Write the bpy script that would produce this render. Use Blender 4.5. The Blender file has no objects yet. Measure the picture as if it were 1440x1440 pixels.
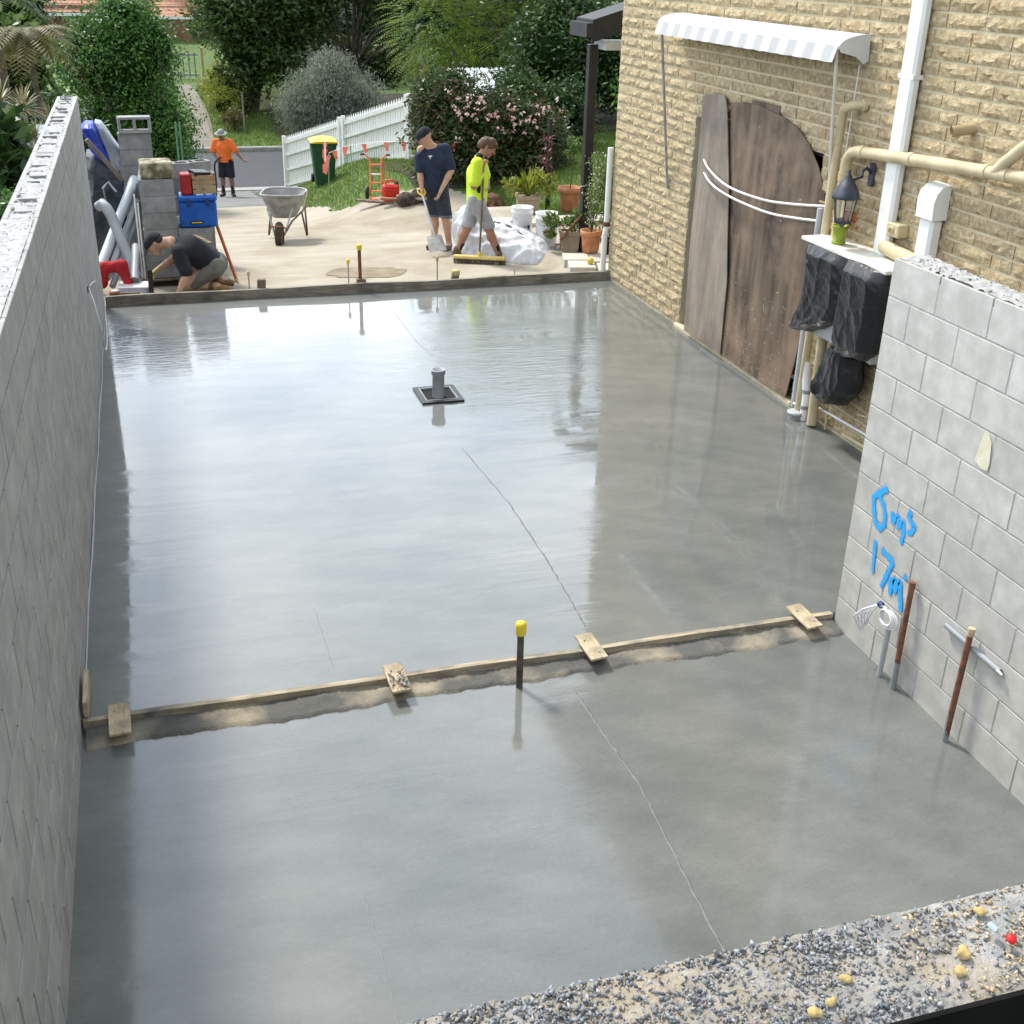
import bpy, math, random
import numpy as np
from mathutils import Vector, Matrix, Euler

S = bpy.context.scene
COL = S.collection
rnd = random.Random(7)
rng = np.random.default_rng(7)

# ---------------------------------------------------------------- camera
YAW, PITCH, ROLL = 0.3023, 0.4469, 0.0256
CAM = Vector((0.6144, -0.5657, 3.4852))
fw = Vector((math.sin(YAW) * math.cos(PITCH), math.cos(YAW) * math.cos(PITCH), -math.sin(PITCH)))
rt = Vector((math.cos(YAW), -math.sin(YAW), 0))
up = rt.cross(fw)
r2 = math.cos(ROLL) * rt + math.sin(ROLL) * up
u2 = -math.sin(ROLL) * rt + math.cos(ROLL) * up
cd = bpy.data.cameras.new('camera')
cam = bpy.data.objects.new('camera', cd)
COL.objects.link(cam)
cam.matrix_world = Matrix(((r2.x, u2.x, -fw.x, CAM.x), (r2.y, u2.y, -fw.y, CAM.y), (r2.z, u2.z, -fw.z, CAM.z), (0, 0, 0, 1)))
cd.sensor_width = 36
cd.lens = 1628.69 / 1440 * 36
cd.clip_start = 0.05
cd.clip_end = 2000
S.camera = cam
S.render.resolution_x = 1024
S.render.resolution_y = 1024

# ---------------------------------------------------------------- sky, sun, exposure
SUN_EL, SUN_DIR = 54.0, (-0.36, 0.80)          # high, in front and to the left, behind thin cloud
W = bpy.data.worlds.new('World')
S.world = W
W.use_nodes = True
nt = W.node_tree
N, L = nt.nodes, nt.links
bg = N['Background']
sky = N.new('ShaderNodeTexSky')
sky.sky_type = 'NISHITA'
sky.sun_disc = False
sky.sun_elevation = math.radians(SUN_EL)
sky.sun_rotation = math.atan2(SUN_DIR[0], SUN_DIR[1])
tc = N.new('ShaderNodeTexCoord')
mp = N.new('ShaderNodeMapping')
mp.inputs['Scale'].default_value = (1, 1, 2.2)
L.new(tc.outputs['Generated'], mp.inputs['Vector'])
nz = N.new('ShaderNodeTexNoise')
nz.inputs['Scale'].default_value = 3.4
nz.inputs['Detail'].default_value = 7
nz.inputs['Roughness'].default_value = 0.55
L.new(mp.outputs['Vector'], nz.inputs['Vector'])
cr = N.new('ShaderNodeValToRGB')
cr.color_ramp.elements[0].position = 0.36
cr.color_ramp.elements[0].color = (5.5, 6.8, 8.8, 1)
cr.color_ramp.elements[1].position = 0.62
cr.color_ramp.elements[1].color = (12.7, 13.4, 14.0, 1)
L.new(nz.outputs['Fac'], cr.inputs['Fac'])
# thin bright cloud veil round the sun
sd = Vector((SUN_DIR[0], SUN_DIR[1], 0)).normalized() * math.cos(math.radians(SUN_EL)) + Vector((0, 0, math.sin(math.radians(SUN_EL))))
dt = N.new('ShaderNodeVectorMath')
dt.operation = 'DOT_PRODUCT'
dt.inputs[1].default_value = sd
L.new(tc.outputs['Generated'], dt.inputs[0])
mr = N.new('ShaderNodeMapRange')
mr.inputs['From Min'].default_value = -0.6
mr.inputs['From Max'].default_value = 1.0
mr.inputs['To Min'].default_value = 0.45
mr.inputs['To Max'].default_value = 1.7
L.new(dt.outputs['Value'], mr.inputs['Value'])
ml = N.new('ShaderNodeVectorMath')
ml.operation = 'SCALE'
L.new(cr.outputs['Color'], ml.inputs[0])
L.new(mr.outputs['Result'], ml.inputs['Scale'])
mx = N.new('ShaderNodeMix')
mx.data_type = 'RGBA'
mx.inputs['Factor'].default_value = 0.86
L.new(sky.outputs['Color'], mx.inputs['A'])
sx = N.new('ShaderNodeSeparateXYZ')
L.new(tc.outputs['Generated'], sx.inputs[0])
ez = N.new('ShaderNodeMapRange')            # thin cloud is brightest low down, where one looks through more of it
ez.interpolation_type = 'SMOOTHSTEP'
ez.inputs['From Min'].default_value = 0.10
ez.inputs['From Max'].default_value = 0.95
ez.inputs['To Min'].default_value = 1.45
ez.inputs['To Max'].default_value = 0.60
L.new(sx.outputs['Z'], ez.inputs['Value'])
ml2 = N.new('ShaderNodeVectorMath')
ml2.operation = 'SCALE'
L.new(ml.outputs['Vector'], ml2.inputs[0])
L.new(ez.outputs['Result'], ml2.inputs['Scale'])
L.new(ml2.outputs['Vector'], mx.inputs['B'])
L.new(mx.outputs['Result'], bg.inputs['Color'])
bg.inputs['Strength'].default_value = 0.12

sl = bpy.data.lights.new('sun', 'SUN')
sl.energy = 3.6
sl.angle = math.radians(9)
sl.color = (1, 0.95, 0.86)
so = bpy.data.objects.new('sun', sl)
COL.objects.link(so)
so.rotation_euler = (-sd).to_track_quat('-Z', 'Y').to_euler()
so.location = (0, 0, 20)

S.view_settings.view_transform = 'Standard'
S.view_settings.look = 'None'
S.view_settings.gamma = 1
S.view_settings.use_curve_mapping = False
S.view_settings.exposure = 0.38
S.render.engine = 'CYCLES'
S.cycles.max_bounces = 6
S.cycles.transparent_max_bounces = 8

# ================================================================ helpers
def tag(o, label=None, cat=None, group=None, kind=None):
    if label: o['label'] = label
    if cat: o['category'] = cat
    if group: o['group'] = group
    if kind: o['kind'] = kind
    return o

def thing(name, label, cat, loc=(0, 0, 0), rz=0, group=None):
    o = bpy.data.objects.new(name, None)
    o.empty_display_size = 0.1
    COL.objects.link(o)
    o.location = loc
    o.rotation_euler = (0, 0, rz)
    return tag(o, label, cat, group)

def link(name, me, parent=None, loc=(0, 0, 0), rot=(0, 0, 0)):
    o = bpy.data.objects.new(name, me)
    COL.objects.link(o)
    o.location = loc
    o.rotation_euler = rot
    if parent: o.parent = parent
    return o

def npmesh(name, v, f, mats, smooth=False, mi=None):
    """v (n,3) array, f (m,k) array of equal-size faces"""
    me = bpy.data.meshes.new(name)
    v = np.asarray(v, np.float32)
    f = np.asarray(f, np.int32)
    m, k = f.shape
    me.vertices.add(len(v))
    me.vertices.foreach_set('co', v.ravel())
    me.loops.add(m * k)
    me.loops.foreach_set('vertex_index', f.ravel())
    me.polygons.add(m)
    me.polygons.foreach_set('loop_start', np.arange(0, m * k, k, dtype=np.int32))
    me.polygons.foreach_set('loop_total', np.full(m, k, np.int32))
    if smooth: me.polygons.foreach_set('use_smooth', np.ones(m, bool))
    for q in (mats if isinstance(mats, (list, tuple)) else [mats]): me.materials.append(q)
    if mi is not None: me.polygons.foreach_set('material_index', np.asarray(mi, np.int32))
    me.update(calc_edges=True)
    me.validate()
    return me

class MB:
    def __init__(s, org=(0, 0, 0)):
        s.v, s.f, s.m, s.sm = [], [], [], []
        s.org = Vector(org)
        s.mi = 0
        s.smooth = False
    def add(s, vs, fs, smooth=None):
        b = len(s.v)
        s.v += [Vector(p) - s.org for p in vs]
        for q in fs:
            s.f.append([b + i for i in q]); s.m.append(s.mi)
            s.sm.append(s.smooth if smooth is None else smooth)
        return s
    def box(s, c, d, rot=None, taper=1.0, bev=0.0):
        x, y, z = d[0] / 2, d[1] / 2, d[2] / 2
        if bev > 0:
            b = min(bev, x * .9, y * .9, z * .9)
            vs = []; idx = {}
            for sx in (-1, 1):
                for sy in (-1, 1):
                    for sz in (-1, 1):
                        for k, (dx, dy, dz) in enumerate(((0, b, b), (b, 0, b), (b, b, 0))):
                            idx[sx, sy, sz, k] = len(vs)
                            vs.append(Vector((sx * (x - dx), sy * (y - dy), sz * (z - dz))))
            fs = []
            I = lambda a, b_, c_, k: idx[a, b_, c_, k]
            for sg in (-1, 1):
                q = [I(sg, -1, -1, 0), I(sg, 1, -1, 0), I(sg, 1, 1, 0), I(sg, -1, 1, 0)]; fs.append(q if sg > 0 else q[::-1])
                q = [I(-1, sg, -1, 1), I(-1, sg, 1, 1), I(1, sg, 1, 1), I(1, sg, -1, 1)]; fs.append(q if sg > 0 else q[::-1])
                q = [I(-1, -1, sg, 2), I(1, -1, sg, 2), I(1, 1, sg, 2), I(-1, 1, sg, 2)]; fs.append(q if sg > 0 else q[::-1])
            for a in (-1, 1):
                for c_ in (-1, 1):
                    q = [I(a, c_, -1, 0), I(a, c_, -1, 1), I(a, c_, 1, 1), I(a, c_, 1, 0)]; fs.append(q)
                    q = [I(a, -1, c_, 0), I(a, -1, c_, 2), I(a, 1, c_, 2), I(a, 1, c_, 0)]; fs.append(q)
                    q = [I(-1, a, c_, 1), I(-1, a, c_, 2), I(1, a, c_, 2), I(1, a, c_, 1)]; fs.append(q)
                    for e in (-1, 1): fs.append([I(a, c_, e, 0), I(a, c_, e, 1), I(a, c_, e, 2)])
        else:
            vs = [Vector((a * x * (taper if e > 0 else 1), b * y * (taper if e > 0 else 1), e * z)) for a in (-1, 1) for b in (-1, 1) for e in (-1, 1)]
            fs = [[0, 1, 3, 2], [4, 6, 7, 5], [0, 4, 5, 1], [2, 3, 7, 6], [0, 2, 6, 4], [1, 5, 7, 3]]
        R = Euler(rot).to_matrix() if rot is not None and not isinstance(rot, Matrix) else rot
        if R is not None: vs = [R @ p for p in vs]
        c = Vector(c)
        return s.add([p + c for p in vs], fs)
    def tube(s, path, r, n=8, caps=True, smooth=True):
        P = [Vector(p) for p in path]
        R = r if isinstance(r, (list, tuple)) else [r] * len(P)
        vs, fs = [], []
        t0 = (P[1] - P[0]).normalized()
        ref = Vector((0, 0, 1)) if abs(t0.z) < .9 else Vector((1, 0, 0))
        a = t0.cross(ref).normalized()
        for i, p in enumerate(P):
            t = (P[min(i + 1, len(P) - 1)] - P[max(i - 1, 0)]).normalized()
            a = (a - t * a.dot(t)).normalized()
            b = t.cross(a)
            for k in range(n):
                an = 2 * math.pi * k / n
                vs.append(p + (a * math.cos(an) + b * math.sin(an)) * R[i])
        for i in range(len(P) - 1):
            for k in range(n):
                k2 = (k + 1) % n
                fs.append([i * n + k, i * n + k2, (i + 1) * n + k2, (i + 1) * n + k])
        s.add(vs, fs, smooth)
        if caps:
            s.add(vs[:n][::-1], [list(range(n))], False)
            s.add(vs[-n:], [list(range(n))], False)
        return s
    def lathe(s, prof, c=(0, 0, 0), n=20, R=None, smooth=True):
        c = Vector(c)
        vs, fs = [], []
        for r, z in prof:
            for k in range(n):
                an = 2 * math.pi * k / n
                p = Vector((r * math.cos(an), r * math.sin(an), z))
                vs.append(c + (R @ p if R else p))
        for i in range(len(prof) - 1):
            for k in range(n):
                k2 = (k + 1) % n
                fs.append([i * n + k, i * n + k2, (i + 1) * n + k2, (i + 1) * n + k])
        return s.add(vs, fs, smooth)
    def prism(s, poly, d):
        """poly: list of 3-D points (planar, ccw seen from the side d points to); d: thickness vector"""
        P = [Vector(p) for p in poly]; d = Vector(d); n = len(P)
        vs = P + [p + d for p in P]
        fs = [list(range(n))[::-1], [n + i for i in range(n)]] + [[i, (i + 1) % n, n + (i + 1) % n, n + i] for i in range(n)]
        return s.add(vs, fs, False)
    def grid(s, fn, nu, nv, smooth=True):
        vs = [fn(i / nu, j / nv) for j in range(nv + 1) for i in range(nu + 1)]
        fs = [[j * (nu + 1) + i, j * (nu + 1) + i + 1, (j + 1) * (nu + 1) + i + 1, (j + 1) * (nu + 1) + i] for j in range(nv) for i in range(nu)]
        return s.add(vs, fs, smooth)
    def mesh(s, name, mats):
        me = bpy.data.meshes.new(name)
        me.from_pydata(s.v, [], s.f)
        for q in (mats if isinstance(mats, (list, tuple)) else [mats]): me.materials.append(q)
        me.polygons.foreach_set('material_index', s.m)
        me.polygons.foreach_set('use_smooth', s.sm)
        me.update()
        return me
    def build(s, name, mats, parent=None, loc=(0, 0, 0), rot=(0, 0, 0)):
        return link(name, s.mesh(name, mats), parent, loc, rot)

# ---------------------------------------------------------------- procedural materials
def rgb(h):
    return (h[0], h[1], h[2], 1)

def M(name, c1, c2=None, scale=6, rough=.7, bump=0, bscale=60, metal=0, rand=0, stain=None, sscale=1.2, stretch=(1, 1, 1),
      spec=.4, lo=.35, hi=.65, detail=6, pos=False, trans=0, coat=0, rvar=0):
    m = bpy.data.materials.new(name)
    m.use_nodes = True
    nt = m.node_tree; N = nt.nodes; L = nt.links
    b = N['Principled BSDF']
    b.inputs['Roughness'].default_value = rough
    b.inputs['Metallic'].default_value = metal
    b.inputs['Specular IOR Level'].default_value = spec
    b.inputs['Coat Weight'].default_value = coat
    b.inputs['Coat Roughness'].default_value = .1
    tc = N.new('ShaderNodeTexCoord')
    src = tc.outputs['Object']
    if pos:
        g = N.new('ShaderNodeNewGeometry'); src = g.outputs['Position']
    elif rand:
        oi = N.new('ShaderNodeObjectInfo')
        ad = N.new('ShaderNodeVectorMath'); ad.operation = 'ADD'
        L.new(src, ad.inputs[0]); L.new(oi.outputs['Location'], ad.inputs[1])
        src = ad.outputs[0]
    mp = N.new('ShaderNodeMapping'); mp.inputs['Scale'].default_value = stretch
    L.new(src, mp.inputs['Vector'])
    nz = N.new('ShaderNodeTexNoise'); nz.inputs['Scale'].default_value = scale; nz.inputs['Detail'].default_value = detail
    L.new(mp.outputs['Vector'], nz.inputs['Vector'])
    cr = N.new('ShaderNodeValToRGB')
    cr.color_ramp.elements[0].position = lo; cr.color_ramp.elements[1].position = hi
    cr.color_ramp.elements[0].color = rgb(c1); cr.color_ramp.elements[1].color = rgb(c2 or c1)
    L.new(nz.outputs['Fac'], cr.inputs['Fac'])
    col = cr.outputs['Color']
    if stain:
        n2 = N.new('ShaderNodeTexNoise'); n2.inputs['Scale'].default_value = sscale; n2.inputs['Detail'].default_value = 8
        n2.inputs['Roughness'].default_value = .65
        L.new(src, n2.inputs['Vector'])
        r2_ = N.new('ShaderNodeValToRGB'); r2_.color_ramp.elements[0].position = .45; r2_.color_ramp.elements[1].position = .72
        L.new(n2.outputs['Fac'], r2_.inputs['Fac'])
        mx = N.new('ShaderNodeMix'); mx.data_type = 'RGBA'
        L.new(r2_.outputs['Color'], mx.inputs['Factor']); L.new(col, mx.inputs['A']); mx.inputs['B'].default_value = rgb(stain)
        col = mx.outputs['Result']
    if rand:
        oi2 = N.new('ShaderNodeObjectInfo')
        mr = N.new('ShaderNodeMapRange'); mr.inputs['To Min'].default_value = 1 - rand; mr.inputs['To Max'].default_value = 1 + rand
        L.new(oi2.outputs['Random'], mr.inputs['Value'])
        sc = N.new('ShaderNodeVectorMath'); sc.operation = 'SCALE'
        L.new(col, sc.inputs[0]); L.new(mr.outputs['Result'], sc.inputs['Scale'])
        col = sc.outputs['Vector']
    L.new(col, b.inputs['Base Color'])
    if rvar:
        mr2 = N.new('ShaderNodeMapRange'); mr2.inputs['To Min'].default_value = rough - rvar; mr2.inputs['To Max'].default_value = rough + rvar
        L.new(nz.outputs['Fac'], mr2.inputs['Value']); L.new(mr2.outputs['Result'], b.inputs['Roughness'])
    if bump:
        n3 = N.new('ShaderNodeTexNoise'); n3.inputs['Scale'].default_value = bscale; n3.inputs['Detail'].default_value = 8
        n3.inputs['Roughness'].default_value = .6
        L.new(mp.outputs['Vector'], n3.inputs['Vector'])
        bp = N.new('ShaderNodeBump'); bp.inputs['Strength'].default_value = bump; bp.inputs['Distance'].default_value = .01
        L.new(n3.outputs['Fac'], bp.inputs['Height']); L.new(bp.outputs['Normal'], b.inputs['Normal'])
    return m

def leafmat(name, cols, rough=.5, trans=.3, big=None):
    m = bpy.data.materials.new(name); m.use_nodes = True
    nt = m.node_tree; N = nt.nodes; L = nt.links
    b = N['Principled BSDF']; out = N['Material Output']
    b.inputs['Roughness'].default_value = rough
    b.inputs['Specular IOR Level'].default_value = .35
    g = N.new('ShaderNodeNewGeometry')
    cr = N.new('ShaderNodeValToRGB'); cr.color_ramp.interpolation = 'LINEAR'
    els = cr.color_ramp.elements
    while len(els) < len(cols): els.new(.5)
    for i, c in enumerate(cols):
        els[i].position = i / max(1, len(cols) - 1); els[i].color = rgb(c)
    L.new(g.outputs['Random Per Island'], cr.inputs['Fac'])
    L.new(cr.outputs['Color'], b.inputs['Base Color'])
    t = N.new('ShaderNodeBsdfTranslucent'); L.new(cr.outputs['Color'], t.inputs['Color'])
    mx = N.new('ShaderNodeMixShader'); mx.inputs['Fac'].default_value = trans
    L.new(b.outputs[0], mx.inputs[1]); L.new(t.outputs[0], mx.inputs[2]); L.new(mx.outputs[0], out.inputs['Surface'])
    return m

def chipmat(name, cols, rough=.85):
    m = bpy.data.materials.new(name); m.use_nodes = True
    nt = m.node_tree; N = nt.nodes; L = nt.links
    b = N['Principled BSDF']; b.inputs['Roughness'].default_value = rough
    g = N.new('ShaderNodeNewGeometry'); cr = N.new('ShaderNodeValToRGB'); els = cr.color_ramp.elements
    while len(els) < len(cols): els.new(.5)
    for i, c in enumerate(cols):
        els[i].position = i / max(1, len(cols) - 1); els[i].color = rgb(c)
    L.new(g.outputs['Random Per Island'], cr.inputs['Fac']); L.new(cr.outputs['Color'], b.inputs['Base Color'])
    return m

# ---------------------------------------------------------------- implicit surfaces (bodies, cloth, bags)
def sinnoise(P, freq, seed, n=7):
    r = np.random.default_rng(seed); o = 0
    for i in range(n):
        k = r.normal(size=3); k = k / np.linalg.norm(k) * freq * (0.6 + 0.9 * r.random())
        o = o + np.sin(P[..., 0] * k[0] + P[..., 1] * k[1] + P[..., 2] * k[2] + r.random() * 6.28)
    return o / n

def sdf_mesh(prims, h, cuts=(), disp=None, infl=0.0):
    """prims: (a, b, ra, rb[, k[, axis, q]]) round cones, smoothly joined; returns verts, quads"""
    A = np.array([list(p[0]) for p in prims] + [list(p[1]) for p in prims], float)
    R = max(max(p[2], p[3]) for p in prims) + infl + 4 * h + .02
    lo = A.min(0) - R; hi = A.max(0) + R
    n = np.ceil((hi - lo) / h).astype(int) + 1
    ax = [lo[i] + np.arange(n[i]) * h for i in range(3)]
    F = np.full(n, 1.0, np.float32)
    for p in prims:
        a = np.array(p[0], float); b = np.array(p[1], float); ra, rb = p[2] + infl, p[3] + infl
        k = p[4] if len(p) > 4 and p[4] else .02
        mg = max(ra, rb) + max(k, 2 * h) + 3 * h
        i0 = np.maximum(np.floor((np.minimum(a, b) - mg - lo) / h).astype(int), 0)
        i1 = np.minimum(np.ceil((np.maximum(a, b) + mg - lo) / h).astype(int) + 1, n)
        sl = tuple(slice(i0[i], i1[i]) for i in range(3))
        X, Y, Z = np.meshgrid(ax[0][sl[0]], ax[1][sl[1]], ax[2][sl[2]], indexing='ij')
        P = np.stack([X, Y, Z], -1)
        ab = b - a; L2 = max(ab @ ab, 1e-12)
        t = np.clip(((P - a) @ ab) / L2, 0, 1)
        d = P - a - t[..., None] * ab
        if len(p) > 5:
            nn = np.array(p[5], float); nn /= np.linalg.norm(nn)
            d = d + (p[6] - 1) * (d @ nn)[..., None] * nn
        D = np.sqrt((d * d).sum(-1)) - (ra + (rb - ra) * t)
        f = F[sl]
        hh = np.clip(.5 + .5 * (f - D) / k, 0, 1)
        F[sl] = f + (D - f) * hh - k * hh * (1 - hh)
    if disp is not None or cuts:
        X, Y, Z = np.meshgrid(*ax, indexing='ij'); P = np.stack([X, Y, Z], -1)
        if disp is not None: F = F + disp(P)
        for q, nn in cuts:
            nn = np.array(nn, float); nn /= np.linalg.norm(nn)
            F = np.maximum(F, (P - np.array(q, float)) @ nn)
    return surfnet(F, lo, h)

def surfnet(F, lo, h):
    n = np.array(F.shape); c = n - 1
    s = F < 0
    cnt = np.zeros(c, np.int8); pos = np.zeros(tuple(c) + (3,), np.float32)
    cor = [(i, j, k) for i in (0, 1) for j in (0, 1) for k in (0, 1)]
    def at(A, o): return A[o[0]:o[0] + c[0], o[1]:o[1] + c[1], o[2]:o[2] + c[2]]
    for o in cor:
        for ax in range(3):
            if o[ax]: continue
            o2 = list(o); o2[ax] = 1
            m = at(s, o) != at(s, o2)
            idx = np.nonzero(m)
            a = at(F, o)[idx]; b = at(F, o2)[idx]
            t = a / (a - b)
            pp = np.tile(np.array(o, np.float32), (len(t), 1)); pp[:, ax] += t
            pos[idx] += pp; cnt[idx] += 1
    cells = np.nonzero(cnt)
    vid = np.full(c, -1, np.int32); vid[cells] = np.arange(len(cells[0]))
    V = np.stack(cells, -1) + pos[cells] / cnt[cells][:, None]
    V = V * h + lo
    Q = []
    for ax in range(3):
        u, v = (ax + 1) % 3, (ax + 2) % 3
        a = [slice(None)] * 3; b = [slice(None)] * 3
        a[ax] = slice(0, -1); b[ax] = slice(1, None)
        m = s[tuple(a)] != s[tuple(b)]
        ii = np.stack(np.nonzero(m), -1)
        ok = (ii[:, u] > 0) & (ii[:, v] > 0) & (ii[:, u] < c[u]) & (ii[:, v] < c[v])
        ii = ii[ok]
        flip = s[tuple(ii.T)]
        def g(du, dv):
            j = ii.copy(); j[:, u] += du; j[:, v] += dv
            return vid[tuple(j.T)]
        q = np.stack([g(-1, -1), g(0, -1), g(0, 0), g(-1, 0)], -1)
        q[~flip] = q[~flip][:, ::-1]
        Q.append(q)
    return V, np.concatenate(Q)

def relax(V, Q, it=1):
    for _ in range(it):
        acc = np.zeros_like(V); c = np.zeros(len(V))
        for i in range(4):
            for j in (1, 3):
                np.add.at(acc, Q[:, i], V[Q[:, (i + j) % 4]]); np.add.at(c, Q[:, i], 1)
        V = .5 * V + .5 * acc / np.maximum(c, 1)[:, None]
    return V

def sdf_obj(name, prims, h, mat, parent=None, cuts=(), disp=None, infl=0.0, loc=(0, 0, 0), rot=(0, 0, 0), it=1):
    V, Q = sdf_mesh(prims, h, cuts, disp, infl)
    V = relax(V, Q, it)
    return link(name, npmesh(name, V, Q, mat, True), parent, loc, rot)

# ---------------------------------------------------------------- terrain
PY = [-400, 12, 12.5, 15, 17.5, 20, 25, 31.5, 32.8, 39.7, 40.4, 52, 70, 140, 500]
PZ = [-.35, -.35, -.12, -.34, -.58, -.88, -1.55, -2.42, -2.55, -2.55, -2.42, -1.65, 0.0, 4, 9]
def ss(a, b, x):
    t = np.clip((x - a) / (b - a), 0, 1); return t * t * (3 - 2 * t)
def G(x, y):
    g = np.interp(y, PY, PZ)
    g = g + .95 * ss(3.0, 5.8, x) * ss(18, 22, y) * (1 - ss(28, 32.8, y))
    rz = np.interp(y, [12, 17, 22, 30, 33, 60], [-.1, -.1, .1, .5, .5, 2.0])
    m = ss(5.42, 5.62, x) * (1 - ss(17, 19, y)) * ss(12, 12.4, y)
    m2 = ss(6.3, 8.5, x) * ss(16, 18, y) * (1 - ss(28, 32.5, y))
    m = np.maximum(m, m2)
    left = ss(-.4, -1.6, x) * ss(12, 14, y) * (1 - ss(27, 31, y))
    g = g * (1 - m) + rz * m
    return g * (1 - left) + np.maximum(g, -.5 - (y - 12) * .06) * left
def GZ(x, y): return float(G(np.array(x, float), np.array(y, float)))
def sheet(name, xs, ys, mat, dz=0.0, fn=None, mask=None, kind='structure'):
    X, Y = np.meshgrid(xs, ys)
    Z = (fn or G)(X, Y) + dz
    v = np.stack([X, Y, Z], -1).reshape(-1, 3)
    nx, ny = len(xs), len(ys)
    i, j = np.meshgrid(np.arange(nx - 1), np.arange(ny - 1))
    a = (j * nx + i).ravel()
    f = np.stack([a, a + 1, a + nx + 1, a + nx], -1)
    if mask is not None:
        c = v[f].mean(1); f = f[mask(c[:, 0], c[:, 1])]
    o = link(name, npmesh(name, v, f, mat, True))
    tag(o, kind=kind)
    return o

# ================================================================ materials
m_grass = M('grass_ground', (.05, .11, .016), (.10, .17, .028), 3, .9, .5, 30, stain=(.09, .085, .035), sscale=.9, pos=True)
m_soil = M('soil', (.025, .02, .014), (.055, .042, .03), 5, .95, .6, 25, pos=True)
m_drive = M('driveway_concrete', (.31, .27, .205), (.375, .335, .265), 1.6, .85, .12, 45, stain=(.22, .175, .115), sscale=.8, stretch=(.6, 1.6, 1), pos=True)
m_damp = M('damp_sand', (.16, .125, .075), (.25, .205, .135), 4, .85, .3, 60, pos=True)
m_apron = M('apron_concrete', (.13, .13, .13), (.19, .19, .18), 2, .85, .2, 50, pos=True)
m_road = M('asphalt', (.040, .044, .05), (.06, .064, .07), 12, .85, .3, 90, pos=True)
m_kerb = M('kerb_concrete', (.25, .245, .23), (.33, .325, .31), 6, .85, .2, 50, pos=True)
m_path = M('path_concrete', (.17, .15, .12), (.23, .205, .17), 2.5, .9, .2, 40, stain=(.17, .15, .11), pos=True)
m_block = M('block_face', (.425, .415, .38), (.52, .51, .47), 9, .92, .22, 150, rand=.06, stain=(.385, .375, .34), sscale=6)
m_blockdark = M('block_grey', (.21, .215, .215), (.29, .29, .285), 9, .92, .35, 140, rand=.10, stain=(.17, .17, .165), sscale=4)
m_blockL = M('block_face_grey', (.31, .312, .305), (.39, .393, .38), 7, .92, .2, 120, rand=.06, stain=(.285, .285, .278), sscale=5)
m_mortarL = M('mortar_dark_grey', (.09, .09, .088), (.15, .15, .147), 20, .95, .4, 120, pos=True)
m_mortar = M('mortar_grey', (.32, .315, .29), (.42, .415, .385), 20, .95, .4, 120, pos=True)
m_fill = M('core_fill_concrete', (.31, .315, .315), (.46, .46, .45), 22, .95, .6, 70, stain=(.36, .36, .37), sscale=14, pos=True)
m_void = M('core_void', (.16, .16, .16), (.28, .28, .28), 20, .95)
m_brick = M('split_face_brick', (.28, .21, .11), (.56, .465, .295), 30, .9, 1.0, 70, rand=.11, stain=(.36, .25, .13), sscale=11, lo=.3, hi=.7)
m_brickmortar = M('mortar_cream', (.52, .44, .285), (.62, .54, .37), 12, .95, .3, 80, pos=True)
m_white = M('white_paint', (.72, .72, .68), (.80, .80, .76), 5, .45, .05, 30)
m_whitepl = M('white_plastic', (.70, .71, .72), (.80, .80, .80), 5, .4)
m_black = M('black_steel', (.012, .012, .013), (.02, .02, .022), 8, .45)
m_pvc = M('grey_pvc', (.36, .385, .40), (.44, .46, .475), 4, .4)
m_pvcdark = M('grey_pvc_dark', (.20, .22, .235), (.27, .29, .30), 6, .5, .1, 40)
m_cream = M('cream_pipe_paint', (.50, .41, .245), (.58, .49, .31), 6, .55, .1, 40, stain=(.40, .32, .18), sscale=5)
m_timber = M('form_timber', (.26, .215, .15), (.47, .40, .29), 5, .85, .3, 60, stretch=(1, 9, 9), stain=(.12, .115, .105), sscale=5)
m_timbery = M('cleat_timber', (.42, .33, .2), (.6, .5, .34), 7, .85, .3, 60, stretch=(8, 1, 8), stain=(.22, .19, .15), sscale=9)
m_weath = M('weathered_timber', (.13, .10, .07), (.26, .21, .15), 8, .9, .4, 50, stretch=(1, 1, .15), stain=(.07, .055, .045), sscale=7)
m_rust = M('rusty_steel', (.14, .055, .03), (.27, .11, .055), 18, .8, .4, 90, stain=(.09, .05, .04), sscale=20)
m_yellow = M('yellow_plastic', (.72, .52, .02), (.80, .60, .05), 10, .5)
m_steel = M('dull_steel', (.30, .31, .31), (.45, .45, .44), 12, .45, .1, 40, metal=.6)

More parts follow.
